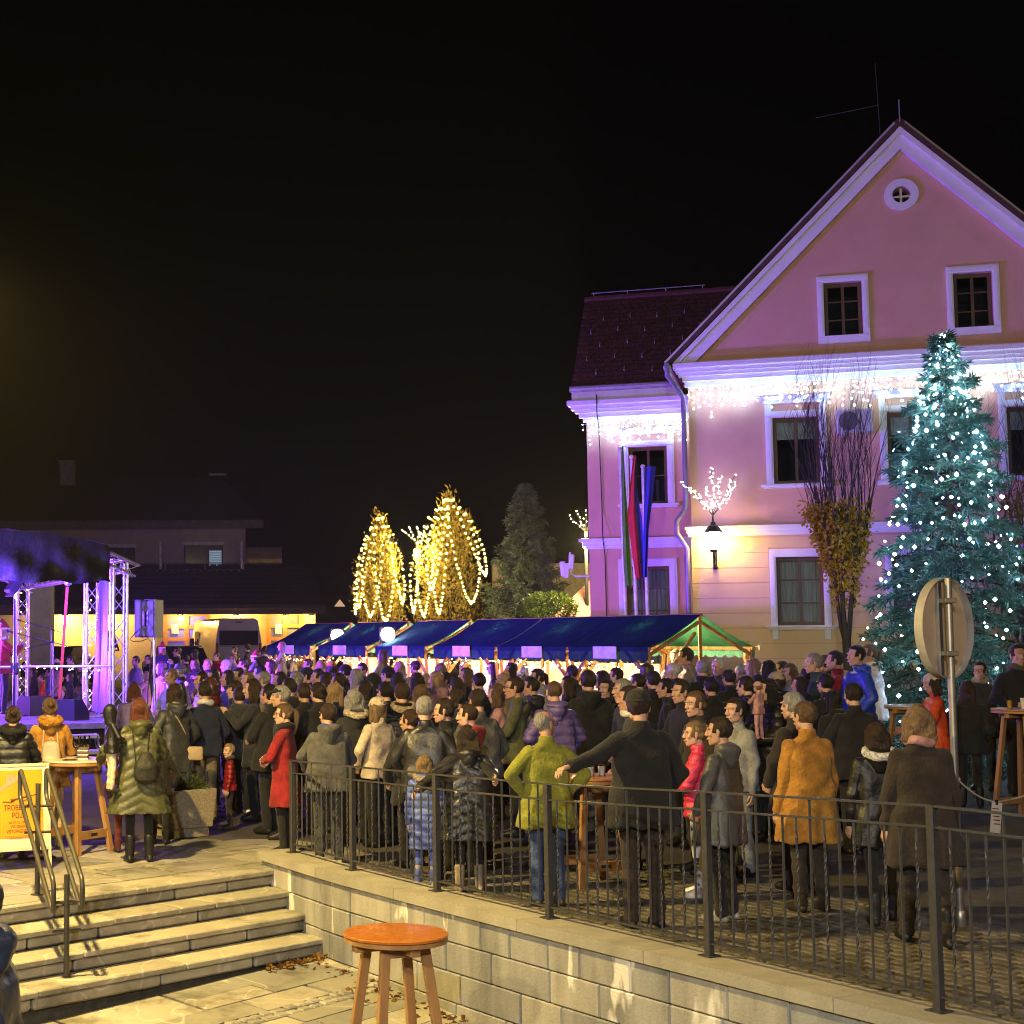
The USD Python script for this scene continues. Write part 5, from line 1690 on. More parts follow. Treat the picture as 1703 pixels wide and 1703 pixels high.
CLEAR = MATS.setdefault('clear_glass', usdkit.material(stage, '/World/Looks/clear_glass', {'f': ('fresnel', {'IOR': 1.45}), 't': ('transparent_bsdf', {'color': (.93, .94, .96)}), 'g': ('glossy_bsdf', {'roughness': .03}), 'm': ('math', {'math_type': 'multiply', 'value2': 2.2, 'use_clamp': True}), 'x': ('mix_closure', {})}, [('f.fac', 'm.value1'), ('m.value', 'x.fac'), ('t.BSDF', 'x.closure1'), ('g.BSDF', 'x.closure2')], surface='x.closure'))
WINE = M('red_wine', (.08, .01, .01), .2)


def wineglass(loc, label, h=.24):
    g = T('wine_glass', label, 'wine glass', tuple(loc), group='glasses on the pale table')
    g.add('bowl', lathe([(.006, .10), (.03, .115), (.043, .15), (.04, .2), (.032, h), (.031, h), (.039, .2), (.041, .15), (.029, .118), (.0, .105)], 18), CLEAR, True)
    g.add('stem', cyl((0, 0, .004), (0, 0, .105), .005, 8), CLEAR)
    g.add('foot', lathe([(0, 0), (.035, 0), (.035, .004), (.006, .01), (0, .01)], 18), CLEAR)


for i, (dx, dy, lb) in enumerate(((-.02, .10, 'leftmost'), (.06, .02, 'second from left'), (.09, .16, 'second from right'), (.24, .06, 'rightmost'))):
    wineglass((tb[0] + dx, tb[1] + dy, tz), 'empty stemmed wine glass on the pale standing table, %s of four' % lb)
nk = T('napkin_stack', 'striped stack of paper napkins beside the wine glasses', 'napkins', (tb[0] + .08, tb[1] - .14, tz))
for k in range(6):
    nk.add('napkin', bx((rng.uniform(-.006, .006), rng.uniform(-.006, .006), .012 + .022 * k), (.11, .1, .016), rotz(rng.uniform(-.1, .1)), .003), M('napkin_%d' % (k % 2), [(.75, .72, .66), (.2, .12, .1)][k % 2], .9))
ph = T('smartphone', 'dark phone lying on the pale standing table', 'phone', (tb[0] - .05, tb[1] - .22, tz))
ph.add('case', bx((0, 0, .006), (.15, .075, .009), rotz(.3), .003), BLACKM)
ph.add('screen', bx((0, 0, .0115), (.135, .065, .001), rotz(.3)), M('phone_glass', (.01, .01, .012), .05))


def cup(loc, label, fill, r=.038, h=.12, grp=None):
    g = T('plastic_cup', label, 'cup', tuple(loc), group=grp)
    g.add('wall', lathe([(r * .75, 0), (r, h), (r - .003, h), (r * .75 - .003, .004), (0, .004)], 16), CLEAR, True)
    g.add('drink', lathe([(0, .006), (r * .72, .006), (r * .9, h * .72), (0, h * .72)], 16), fill)


BEER = M('beer', (.6, .34, .05), .15)
CUPW = M('white_cup', (.75, .72, .66), .6)
cup((tr[0] - .2, tr[1] - .1, trz), 'plastic cup of beer on the table at the right edge', BEER, .042, .14)
g = T('paper_cup', 'white paper cup beside the beer cup on the right edge table', 'cup', (tr[0] - .05, tr[1] - .15, trz))
g.add('wall', lathe([(.03, 0), (.042, .13), (.039, .13), (0, .01)], 16), CUPW, True)
g.add('rim', lathe([(.041, .127), (.045, .129), (.041, .133)], 16), CUPW)
cup((tr[0] + .06, tr[1] - .2, trz), 'clear empty cup beside the white paper cup', CUPW, .04, .1)
for i, (dx, dy) in enumerate(((-.02, -.1), (.1, -.02))):
    cup((tm[0] + dx, tm[1] + dy, tmz), 'clear plastic cup on the table beside the man in the black cap, %s' % ('left' if i == 0 else 'right'), CUPW, .04, .12)

# poster board
pb = T('poster_board', 'white framed A board with orange trumpet poster above the steps', 'sign board', tuple(G(20, 1440, 0)))
pr0, pl0 = P(86, 1437, 15.75), P(-26, 1448, 15.45)
ax = np.array([pr0[0] - pl0[0], pr0[1] - pl0[1], 0]); bw = np.linalg.norm(ax); ax /= bw
nb = np.array([ax[1], -ax[0], 0])                      # towards the camera
FRAME = M('board_frame', (.62, .56, .42), .45)
BPAN = M('board_panel', (.66, .62, .5), .6, .05)
PORG = M('poster_orange', (.78, .32, .015), .6, .08, 3)
INK = M('poster_ink', (.16, .05, .02), .7)
lean = nb * -.11


def pbp(s, z, d=0.0):
    """Point on the leaning board: s metres from its left edge, z up."""
    return np.array([pl0[0], pl0[1], 0]) + ax * s + lean * z + np.array([0, 0, z]) + nb * d


Z0, Z1 = .205, 1.03
BR = np.stack([ax, (lean + [0, 0, 1]) / np.linalg.norm(lean + [0, 0, 1]), np.cross(ax, (lean + [0, 0, 1]) / np.linalg.norm(lean + [0, 0, 1]))], 1)
pb.add('panel', bx(pbp(bw / 2, (Z0 + Z1) / 2), (bw - .04, Z1 - Z0, .012), BR), BPAN, world=True)
for s in (.012, bw - .012):
    pb.add('frame_stile', bar(pbp(s, 0.0), pbp(s, Z1), .028, .03), FRAME, world=True)
for z in (Z0, Z1 - .01):
    pb.add('frame_rail', bar(pbp(.0, z), pbp(bw, z), .03, .028), FRAME, world=True)
for s in (.012, bw - .012):
    pb.add('back_leg', bar(pbp(s, Z1 - .03, -.03), pbp(s, 0, -.02) - nb * .42, .028, .028), FRAME, world=True)
po = T('poster', parent=pb)
po.add('sheet', bx(pbp(bw / 2 + .015, .645, .0085), (.5, .66, .003), BR), PORG, world=True)


def ptxt(text, cxs, z, h, bold=True, name='lettering'):
    m = meshkit.text_mesh(text, h, .0015, bold)
    v, f = np.array(m.vertices), np.array(m.faces)
    v = v - [(v[:, 0].max() + v[:, 0].min()) / 2, 0, 0]
    v[:, 0] *= .80
    o = pbp(cxs, z, .0108)
    po.add(name, (v @ BR.T + o, f), INK, world=True)


cxp = bw / 2 + .015
ptxt('TROBENTA', cxp, .585, .052); ptxt('POJE', cxp, .51, .052)
ptxt('SO 27. 11. OB 17.', cxp, .455, .022); ptxt('VIC GERBEC', cxp, .415, .026); ptxt('VSTOPNINE NI', cxp, .365, .032)
po.add('small_print', [bx(pbp(cxp, .335 - .012 * k, .0108), (.3 - .05 * k, .003, .001), BR) for k in range(3)], INK, world=True)
# trumpet drawing: bell, tubes, valves
def pd(s, z, d=.0108):
    return pbp(cxp + s, z, d)
po.add('trumpet', [tube([pd(.21, .735), pd(.1, .715), pd(-.02, .695), pd(-.08, .68)], [.005, .006, .008, .02], 6), tube([pd(.14, .70), pd(.05, .672), pd(.02, .69), pd(.09, .725)], .005, 5), tube([pd(-.08, .665), pd(-.16, .67)], .006, 5)], INK, world=True)
po.add('boat_drawing', [prism([(-.19, 0), (.03, .13), (.05, .15), (.02, .175), (-.2, .03)], 0, .001, BR, pd(-.03, .745)), prism([(-.1, .05), (.0, .11), (-.02, .19), (-.09, .17)], .001, .002, BR, pd(-.03, .755))], M('poster_grey', (.42, .3, .2), .7), world=True)
mt = T('doormat', 'dark mat lying on the paving behind the poster board', 'mat', tuple(G(10, 1425, 0)))
mt.add('mat', bx(G(8, 1424, .012), (.9, .5, .014), rotz(.4), .004), M('mat_brown', (.05, .03, .03), .95, bump=1, bscale=120), world=True)
mt.add('edging', bx(G(8, 1424, .006), (.96, .56, .01), rotz(.4), .003), BLACKM, world=True)

# planter
pc = G(290, 1395, 0)
ang = .62
e1, e2 = np.array([math.cos(ang), math.sin(ang), 0]), np.array([-math.sin(ang), math.cos(ang), 0])
pcen = pc + (e1 + e2) * .24
CONC = M('exposed_aggregate', (.36, .3, .2), .9, .35, 45, bump=1.6, bscale=70, color2=(.52, .44, .31), lo=.4, hi=.6)
pt = T('stone_planter', 'square washed concrete planter with small plants beside the boy in red', 'planter', tuple(pcen), ang)
prof = [(.235, 0), (.235, .09), (.225, .1), (.265, .11), (.30, .5), (.30, .54)]
v, f = [], []
for w, z in prof + [(.25, .54), (.24, .46)]:
    v += [(-w, -w, z), (w, -w, z), (w, w, z), (-w, w, z)]
for i in range(len(prof) + 1):
    for j in range(4):
        k = (j + 1) % 4
        f.append((i * 4 + j, i * 4 + k, i * 4 + 4 + k, i * 4 + 4 + j))
pt.add('pot', (np.array(v), np.array(f)), CONC)
pt.add('soil', bx((0, 0, .44), (.5, .5, .06)), M('soil', (.03, .022, .015), .95, bump=1))
R_ = np.random.default_rng(5)
for k, (cx_, cy_, n, sz, mt_, nm) in enumerate(((-.1, .0, 500, .15, leafmat('heather_leaves', (.05, .015, .015), (.1, .03, .025)), 'red_heather'), (.09, -.05, 420, .16, leafmat('ivy_leaves', (.05, .08, .02), (.12, .16, .03)), 'trailing_ivy'), (0, .1, 420, .16, leafmat('silver_leaves', (.12, .13, .1), (.22, .23, .18)), 'silver_plant'))):
    dv = R_.normal(size=(n, 3)); dv[:, 2] = abs(dv[:, 2]); dv /= np.linalg.norm(dv, axis=1, keepdims=True)
    pl = T('planter_plant', {'red_heather': 'reddish bushy plant in the washed concrete planter', 'trailing_ivy': 'yellow green trailing plant in the washed concrete planter', 'silver_plant': 'silvery leaved plant at the back of the planter'}[nm], 'plant', tuple(pcen + e1 * cx_ + e2 * cy_ + [0, 0, .47]), ang)
    pl.add('leaves', quads(dv * sz * R_.uniform(.3, 1.15, (n, 1)) * [1.15, 1.15, 1.3], dv + R_.normal(0, .5, (n, 3)), .011, R_.uniform(.04, .09, n)), mt_)
    pl.add('stems', [cyl((0, 0, -.03), tuple(dv[i] * sz * .9), .003, 4) for i in range(14)], BARK)

# round traffic mirror seen from behind
GAL = M('galvanised_steel', (.42, .4, .36), .4, .15, 8, metal=.75)
mb = G(1598, 1540, 0)
tm_ = T('traffic_mirror', 'round traffic mirror seen from behind on a grey steel pole', 'traffic mirror', tuple(mb))
D_ = mb[1]
mtop = P(1576, 962, D_)
tm_.add('pole', cyl(mb, mtop, .029, 14), GAL, True, world=True)
tm_.add('pole_cap', ball(mtop, (.03, .03, .012), 1), GAL, world=True)
mcn = P(1570, 1045, D_ + .12)
nbk = np.array([.62, -.785, 0])
B = np.stack([np.array([-nbk[1], nbk[0], 0]) * -1, np.array([0, 0, 1.]), nbk], 1)
if np.linalg.det(B) < 0:
    B[:, 0] *= -1
SR = .405
SHELL = M('sign_back', (.55, .47, .33), .5, .1, 3)
tm_.add('back_shell', xf(lathe([(0, -.02), (SR - .02, -.02), (SR - .02, -.012), (0, -.012)], 48), B, mcn), SHELL, world=True)
tm_.add('rim', xf(lathe([(SR - .008, -.03), (SR, -.03), (SR, .04), (SR - .008, .04), (SR - .008, -.03)], 48), B, mcn), M('mirror_rim', (.45, .42, .36), .5, metal=.1), 40, world=True)
tm_.add('mirror_face', xf(lathe([(SR - .014, -.03), (SR * .6, -.065), (0, -.08)], 48), B, mcn), M('mirror_glass', (.8, .8, .8), .03, metal=1.0), True, world=True)
tm_.add('back_channel', xf(bx((-.075, 0, .0), (.06, SR * 1.9, .035), bev=.006), B, mcn), GAL, world=True)
for z in (-.2, .22):
    tm_.add('pole_clamp', bx(P(1578, 1045, D_) * [1, 1, 0] + [0, 0, mcn[2] + z], (.09, .12, .04), bev=.005), GAL, world=True)
tm_.add('foot_sleeve', cyl(mb, mb + [0, 0, .12], .042, 14), GAL, True, world=True)

# rope barrier with a paper tag
RP = M('rope', (.5, .44, .36), .9)
r0, r1, r2 = P(1592, 1296, D_), P(1656, 1334, 12.6), P(1760, 1296, 13.2)
rp_ = T('rope_barrier', 'sagging rope tied from the mirror pole across to the right', 'rope', tuple(r0))
pts = [r0 + (r1 - r0) * t + np.array([0, 0, -.035 * math.sin(PI * t)]) for t in np.linspace(0, 1, 10)] + [r1 + (r2 - r1) * t + np.array([0, 0, -.035 * math.sin(PI * t)]) for t in np.linspace(0.1, 1, 10)]
rp_.add('rope', tube(pts, .007, 6), RP, True, world=True)
rp_.add('knot', ball(r0, .025, 1), RP, world=True)
tg = T('paper_tag', 'pale paper notice clipped on the sagging rope', 'notice', tuple(r1))
tg.add('sheet', bx(r1 + [-.01, -.015, -.12], (.09, .004, .24), rotz(.15) @ roty(.12)), M('tag_paper', (.6, .56, .44), .85, .12, 9), world=True)
tg.add('lines', [bx(r1 + [-.012 + .002 * k, -.0185, -.05 - .03 * k], (.055, .002, .008), rotz(.15) @ roty(.12)) for k in range(5)], INK, world=True)
tg.add('clip', bx(r1 + [0, -.01, .0], (.02, .02, .04)), BLACKM, world=True)

# dead leaves at the foot of the steps
R_ = np.random.default_rng(8)
c = []
for i in range(260):
    u, w = R_.uniform(-.3, 1.5) ** 1.0, RUN * 3 + .06 + abs(R_.normal(0, .07))
    q = st(u - .25, w); c.append((q[0], q[1], lowz(q[1]) + .012 + R_.uniform(0, .02)))
for i in range(160):
    q = wat(R_.uniform(.3, 5), .27 + abs(R_.normal(0, .12))); c.append((q[0], q[1], lowz(q[1]) + .008))
for i in range(70):
    q = st(R_.uniform(-.4, 5), R_.uniform(-.3, 3)); k = min(3, max(0, int(math.floor((st(0, 0) - q) @ [*(-SB), 0] / RUN)) + 1))
    c.append((q[0], q[1], 99))
c = np.array([x for x in c if x[2] < 9])
dd = R_.normal(0, 1, (len(c), 3)); dd[:, 2] *= .25
v, f = quads(c, dd, R_.uniform(.015, .028, len(c)), R_.uniform(.04, .075, len(c)))
top('fallen_leaves', (v, f), leafmat('dead_leaves', (.12, .05, .012), (.25, .13, .03), .2), 'brown fallen leaves swept against the lowest step and the wall', 'leaves', kind='stuff')
# ================================================================== PEOPLE
PAL = dict(black=(.010, .010, .012), char=(.026, .026, .03), navy=(.012, .017, .045), grey=(.085, .085, .085), dgrey=(.045, .047, .05), lgrey=(.26, .26, .25), brown=(.06, .04, .025), dbrown=(.03, .021, .016), olive=(.075, .078, .034),
           green=(.22, .225, .028), mustard=(.40, .185, .025), ochre=(.36, .2, .05), red=(.25, .010, .014), dred=(.08, .008, .010), cream=(.58, .48, .36), beige=(.33, .265, .195), white=(.68, .66, .64), pink=(.72, .05, .13), rose=(.5, .26, .25),
           blue=(.02, .06, .5), snow=(.09, .13, .48), denim=(.045, .075, .2), orange=(.62, .075, .02), khaki=(.25, .19, .1), teal=(.02, .05, .065), violet=(.14, .1, .3), sky=(.12, .3, .6), steel=(.03, .042, .085))
HAIRC = dict(black=(.009, .007, .006), brown=(.032, .016, .009), lbrown=(.11, .065, .032), blonde=(.34, .22, .1), grey=(.28, .27, .26), white=(.58, .56, .53), auburn=(.10, .026, .012), dark=(.022, .013, .009), fair=(.22, .14, .07))
SKINS = [M(f'skin_{i}', c, .5, .07, 30, color2=c2, spec=.35) for i, (c, c2) in enumerate([((.50, .29, .2), (.56, .33, .235)), ((.56, .33, .24), (.62, .38, .28)), ((.45, .25, .165), (.5, .29, .2))])]
LIP = M('lips', (.38, .12, .1), .45)
EYEW = M('eye_white', (.6, .58, .55), .25)
EYED = M('eye_dark', (.02, .015, .012), .15)


def cloth(c, kind='wool'):
    k = f'{c}_{kind}'
    if kind == 'leather':
        return M(k, PAL[c], .32, .25, 9, bump=.6, bscale=26, spec=.6)
    if kind == 'puffer':
        return M(k, PAL[c], .42, .2, 7, bump=.7, bscale=22, spec=.5)
    if kind == 'shiny':
        return M(k, PAL[c], .24, .3, 9, bump=.9, bscale=24, spec=.8)
    if kind == 'pattern':
        return M(k, (.03, .04, .12), .8, scale=16, color2=PAL[c], lo=.42, hi=.46, bump=.2)
    return M(k, PAL[c], .85, .3, 9, bump=1.0, bscale=38, sheen=.12)


def hairm(c):
    k = 'hair_' + c
    return M(k, HAIRC[c], .45, .45, 34, stretch=(3, 3, .35), bump=1.4, bscale=60, spec=.45)


FUR = lambda c: M('fur_' + c, PAL.get(c, (.3, .2, .1)), .9, .5, 45, bump=1.5, bscale=120)
CACHE = {}


def v3(*a):
    return np.array(a, float)


def ik(S, Tg, l1, l2, pole):
    d = Tg - S
    L = np.linalg.norm(d)
    if L > (l1 + l2) * .995:
        Tg = S + d / L * (l1 + l2) * .995
        d = Tg - S; L = np.linalg.norm(d)
    u = d / L
    x = (l1 * l1 - l2 * l2 + L * L) / (2 * L)
    hgt = math.sqrt(max(l1 * l1 - x * x, 1e-6))
    pl = pole - u * (pole @ u)
    pl /= np.linalg.norm(pl) + 1e-9
    return S + u * x + pl * hgt, Tg


# arms: wrist targets in the unit body (1.72 m tall, facing +y), with the elbow's pole
POSES = {'down': ((.245, .06, .84), (.5, -.5, -.3)), 'pocket': ((.215, .14, .93), (1.0, -.5, -.2)), 'front': ((.07, .24, 1.08), (1.0, -.1, -.6)), 'phone': ((.10, .33, 1.32), (.8, -.1, -1.0)),
         'akimbo': ((.20, .02, .98), (1.2, -.3, .1)), 'clap': ((.04, .28, 1.2), (1.0, 0, -.8)), 'up': ((.2, .15, 1.72), (1, .2, 0)), 'cross': ((-.06, .2, 1.16), (1.0, .1, -.6)), 'elbowback': ((.17, .08, 1.2), (.35, -1.3, -.15)), 'rail': ((.2, .36, 1.02), (.9, -.5, -.2))}
SHO = v3(.158, -.005, 1.368)


def arm_joints(arms):
    out = []
    for sg, a in ((-1, arms[0]), (1, arms[1])):
        S = SHO * [sg, 1, 1]
        if isinstance(a, str):
            t, pl = POSES[a]
            t, pl = v3(*t) * [sg, 1, 1], v3(*pl) * [sg, 1, 1]
        else:
            t, pl = v3(*a), v3(sg * .8, -.4, -.5)
        E, W_ = ik(S, t, .285, .255, pl)
        out.append((sg, S, E, W_))
    return out


def hand(W_, d, sg, lev, grip=.5):
    """Palm, four fingers of different length and a thumb, continuing the forearm direction d."""
    d = d / np.linalg.norm(d)
    n = v3(-sg, .35, -.2); n = n - d * (n @ d); n /= np.linalg.norm(n)
    s = np.cross(d, n) * sg
    if s[1] < 0 and abs(s[1]) > .3:
        s = -s
    ms = [hull((W_, .024), (W_ + d * .045 + s * .022, .017), (W_ + d * .045 - s * .022, .017)),
          hull((W_ + d * .04 + s * .024, .017), (W_ + d * .04 - s * .024, .017), (W_ + d * .088 + s * .03, .0125), (W_ + d * .088 - s * .03, .0125))]
    if lev > 1:
        ms.append(hull((W_ + d * .085 + s * .028, .011), (W_ + d * .085 - s * .028, .011), (W_ + d * .15 + n * .03 + s * .02, .008), (W_ + d * .15 + n * .03 - s * .02, .008)))
    else:
        for i, (o, L) in enumerate(((.03, .068), (.0105, .078), (-.0095, .073), (-.029, .056))):
            p, ang = W_ + d * .085 + s * o, .25
            for seg, (k, r) in enumerate(((.45, .0098), (.32, .009), (.23, .008))):
                ang += grip * (.7 if seg else .35)
                q = p + (d * math.cos(ang) + n * math.sin(ang)) * L * k
                ms.append(hull((p, r), (q, r * .94)))
                p = q
    t0 = W_ + d * .03 + s * .026
    t1 = t0 + d * .03 + s * .022 + n * .012
    t2 = t1 + d * .032 + s * .004 + n * .012
    ms += [hull((t0, .014), (t1, .0115)), hull((t1, .0115), (t2, .009))]
    return ms


HZ = 1.605                                              # head centre


def headparts(lev):
    hs = [hull(((0, -.010, .032), (.076, .094, .090))),
          hull(((0, .030, .0), (.062, .060, .055)), ((0, .058, -.090), (.026, .026, .020)), ((.044, .005, -.062), .022), ((-.044, .005, -.062), .022)),
          hull(((0, .090, .018), .008), ((0, .105, -.020), .0105), ((.012, .092, -.024), .009), ((-.012, .092, -.024), .009))]
    if lev < 3:
        hs += [hull(((.034, .080, .034), (.018, .012, .009)), ((-.034, .080, .034), (.018, .012, .009))), hull(((.016, .086, -.054), (.012, .012, .010)), ((-.016, .086, -.054), (.012, .012, .010))), hull(((.042, .062, -.018), .018)), hull(((-.042, .062, -.018), .018))]
    for sg in (-1, 1):
        hs.append(hull(((sg * .077, -.004, .018), (.008, .018, .022)), ((sg * .074, .0, -.022), (.007, .010, .012))))
    return hs


def placed_head(ms, hs, yaw, nod):
    """Scale, turn and set a head-local manifold on the neck."""
    R = rotz(yaw) @ rotx(nod) * hs
    A = np.hstack([R, v3(0, .018, HZ + (hs - 1) * .05)[:, None]])
    return [m.transform(A) for m in ms]


EDGE = {0: .016, 1: .022, 2: .034, 3: .05}
CEDGE = {0: .024, 1: .034, 2: .05, 3: .075}


def build_body(lev, arms, hs, yaw, nod, step=0.0):
    key = ('b', lev, str(arms), hs, yaw, nod, step)
    if key in CACHE:
        return CACHE[key]
    ms = placed_head(headparts(lev), hs, yaw, nod)
    ms += [hull(((0, -.012, HZ - .05), (.05, .052, .04)), ((0, -.012, 1.42), (.058, .056, .04))), hull(((.10, -.01, 1.36), (.05, .06, .05)), ((-.10, -.01, 1.36), (.05, .06, .05)), ((0, 0, 1.05), (.10, .07, .06))), hull(((.05, 0, 1.0), .06), ((-.05, 0, 1.0), .06))]
    for sg, S, E, W_ in arm_joints(arms):
        ms += [hull((S, .045), (E, .036)), hull((E, .036), (W_, .024))] + hand(W_, W_ - E, sg, lev)
    for sg in (-1, 1):
        K, A = v3(sg * .095, step * sg * .45 + .02, .49), v3(sg * .105, step * sg, .11)
        ms += [hull(((sg * .085, 0, .93), .05), (K, .034)), hull((K, .034), (A, .024))]
    CACHE[key] = smoothed(union(ms), EDGE[lev], 5 if lev < 2 else 3)
    return CACHE[key]


def build_coat(lev, arms, hem, fat, hood, puff, flare, seed, collar, hs=1.0):
    key = ('c', lev, str(arms), hem, fat, hood, puff, flare, seed % 4, collar, hs if hood == 'up' else 0)
    if key in CACHE:
        return CACHE[key]
    f = 1 + (fat - 1) * .72
    p_ = .012 if puff else 0.0
    levels = [(1.365, .118, .08 + p_, .078 + p_), (1.25, .092 * f, .095 * f + p_, .10 * f + p_), (1.08, .085 * f, .105 * f + p_, .112 * f + p_), (.95, .092 * f, .115 * f + p_, .125 * f + p_)]
    if hem < .93:
        levels.append((hem - .02, (.098 + flare * (.95 - hem)) * f, (.115 + flare * .5 * (.95 - hem)) * f + p_, (.125 + flare * .6 * (.95 - hem)) * f + p_))
    ms = []
    for a, b in zip(levels[:-1], levels[1:]):
        ms.append(hull(*[((sg * x, -.004, z), (rx, ry, .05)) for z, x, rx, ry in (a, b) for sg in (-1, 1)]))
    body = union(ms).trim_by_plane((0, 0, 1.), hem)
    ms = [body, hull(((.13, -.008, 1.365), (.055, .065, .05)), ((-.13, -.008, 1.365), (.055, .065, .05)), ((0, -.015, 1.462), (.062, .062, .03)))]
    if collar:
        ms.append(hull(((0, -.012, 1.45), (.078, .078, .03)), ((0, -.012, 1.505), (.070, .072, .015))))
    for sg, S, E, W_ in arm_joints(arms):
        fa = .5 + .5 * f
        ms += [hull((S, .066 * fa + p_), (E, .056 * fa + p_)), hull((E, .056 * fa + p_), (W_ - (W_ - E) * .04, .044 * fa + p_ * .6))]
    if hood == 'down':
        ms += [hull(((.085, -.055, 1.475), (.05, .05, .05)), ((-.085, -.055, 1.475), (.05, .05, .05)), ((0, -.125, 1.455), (.075, .05, .055)), ((0, -.10, 1.36), (.06, .04, .06)))]
    if hood == 'up':
        q = hull(((0, -.03, .03), (.105, .115, .118)), ((0, -.03, -.155), (.1, .09, .05))) - hull(((0, .16, -.005), (.078, .1, .1)), ((0, .16, -.105), (.06, .09, .03)))
        ms += placed_head([q], hs, 0, 0)

    def fold(v):
        d = .016 * np.sin(v[:, 2] * 26 + 2.6 * np.sin(v[:, 0] * 9 + seed) + 5 * meshkit.noise(v * 4 + seed)) * np.exp(-((v[:, 2] - 1.06) / .22) ** 2) * meshkit.noise(v * 6 + 3 + seed)
        d = d + .012 * np.sin(np.arctan2(v[:, 1], v[:, 0]) * 7 + 4 * meshkit.noise(v * 3 + seed)) * np.clip((1.0 - v[:, 2]) / .3, 0, 1)
        if puff:
            d = d * .3 - .016 * np.exp(-((np.mod(v[:, 2] + .15 * np.abs(v[:, 0]) * (puff == 2) * 3, .1) - .05) / .014) ** 2)
        return d
    CACHE[key] = smoothed(union(ms), CEDGE[lev] if not (puff and lev < 2) else .022, 5, rough=.010, rs=7, seed=seed % 4, fn=fold)
    return CACHE[key]


def build_legs(lev, slim, step, hs):
    key = ('l', lev, slim, step)
    if key in CACHE:
        return CACHE[key]
    k = .8 if slim else 1.0
    ms = [hull(((.08, 0, .93), (.10, .11, .06)), ((-.08, 0, .93), (.10, .11, .06)), ((0, .0, .84), (.1, .09, .05)))]
    for sg in (-1, 1):
        y = step * sg
        K = v3(sg * .095, y * .45 + .02, .49)
        A = v3(sg * .105, y - .015, .085 + (.05 if y < -.1 else 0))
        ms += [hull(((sg * .088, 0, .9), .098 * (.5 + .5 * k)), (K, .066 * k)), hull((K, .066 * k), (A, .054 * (k if slim else 1.05)))]
    CACHE[key] = smoothed(union(ms), CEDGE[lev], 4, rough=.006, rs=12, fn=lambda v: .006 * np.sin(v[:, 2] * 42 + 5 * v[:, 0]) * (v[:, 2] < .45) * (not slim))
    return CACHE[key]


def build_shoe(lev, sg, step, boot):
    key = ('s', lev, sg, step, boot)
    if key in CACHE:
        return CACHE[key]
    y = step * sg
    m = union([hull(((sg * .108, y - .045, .035), (.034, .036, .035)), ((sg * .115, y + .12, .03), (.042, .05, .036)), ((sg * .108, y, .07), (.042, .05, .045)))] + ([hull(((sg * .106, y - .01, .08), .05), ((sg * .103, y - .005, .26), .056))] if boot else []))
    m = m.trim_by_plane((0, 0, 1.), .0)
    CACHE[key] = smoothed(m, CEDGE[lev] * .8, 3)
    return CACHE[key]


def build_hair(lev, style, hs, yaw, nod):
    key = ('h', lev, style, hs, yaw, nod)
    if key in CACHE:
        return CACHE[key]
    cube = lambda c, s: Manifold.cube(s, True).translate(c)
    big = {'buzz': .0015, 'bald': .003}.get(style, .011)
    cap = hull(((0, -.013, .035), (.077 + big, .096 + big, .092 + big)))
    cap = cap - cube((0, .145, -.06), (.4, .19, .25)).rotate((14, 0, 0)) - cube((0, 0, -.16), (.4, .4, .2 if style != 'short' else .22))
    rough = .006
    if style in ('short', 'buzz'):
        cap = cap - cube((0, .06, -.10), (.4, .14, .2))
        ms = [cap]
    elif style == 'bald':
        ms = [cap - hull(((0, .07, .14), .145)) - cube((0, .10, 0), (.4, .14, .4))]
    else:
        ms = [cap]
        zl = {'long': -.30, 'bob': -.13, 'curly': -.13, 'pony': -.04, 'bun': -.04, 'big': -.10}[style]
        wd = {'curly': 1.2, 'big': 1.25}.get(style, 1.0)
        if style in ('pony', 'bun'):
            ms.append(hull(((.05, -.05, .0), .042), ((-.05, -.05, .0), .042), ((0, -.07, -.03), .035)))
        else:
            ms.append(hull(((.055 * wd, -.045, .02), .046), ((-.055 * wd, -.045, .02), .046), ((.065 * wd, -.052, zl), (.04, .034, .03)), ((-.065 * wd, -.052, zl), (.04, .034, .03))))
            for sg in (-1, 1):
                ms.append(hull(((sg * .078, .005, .04), (.018, .034, .03)), ((sg * .084 * wd, .012, max(zl, -.2)), (.018, .028, .03))))
        if style == 'pony':
            ms += [hull(((0, -.10, .055), .026), ((0, -.14, .03), .03)), hull(((0, -.14, .03), .032), ((0, -.15, -.08), .03)), hull(((0, -.15, -.08), .03), ((0, -.125, -.2), .014))]
        if style == 'bun':
            ms.append(hull(((0, -.118, .06), (.04, .036, .038))))
        rough = .024 if style in ('curly', 'big') else .008
    ms = placed_head(ms, hs, yaw, nod)
    CACHE[key] = smoothed(union(ms), {0: .014, 1: .018, 2: .028, 3: .045}[lev], 3, rough=rough, rs=26 if rough < .01 else 18)
    return CACHE[key]


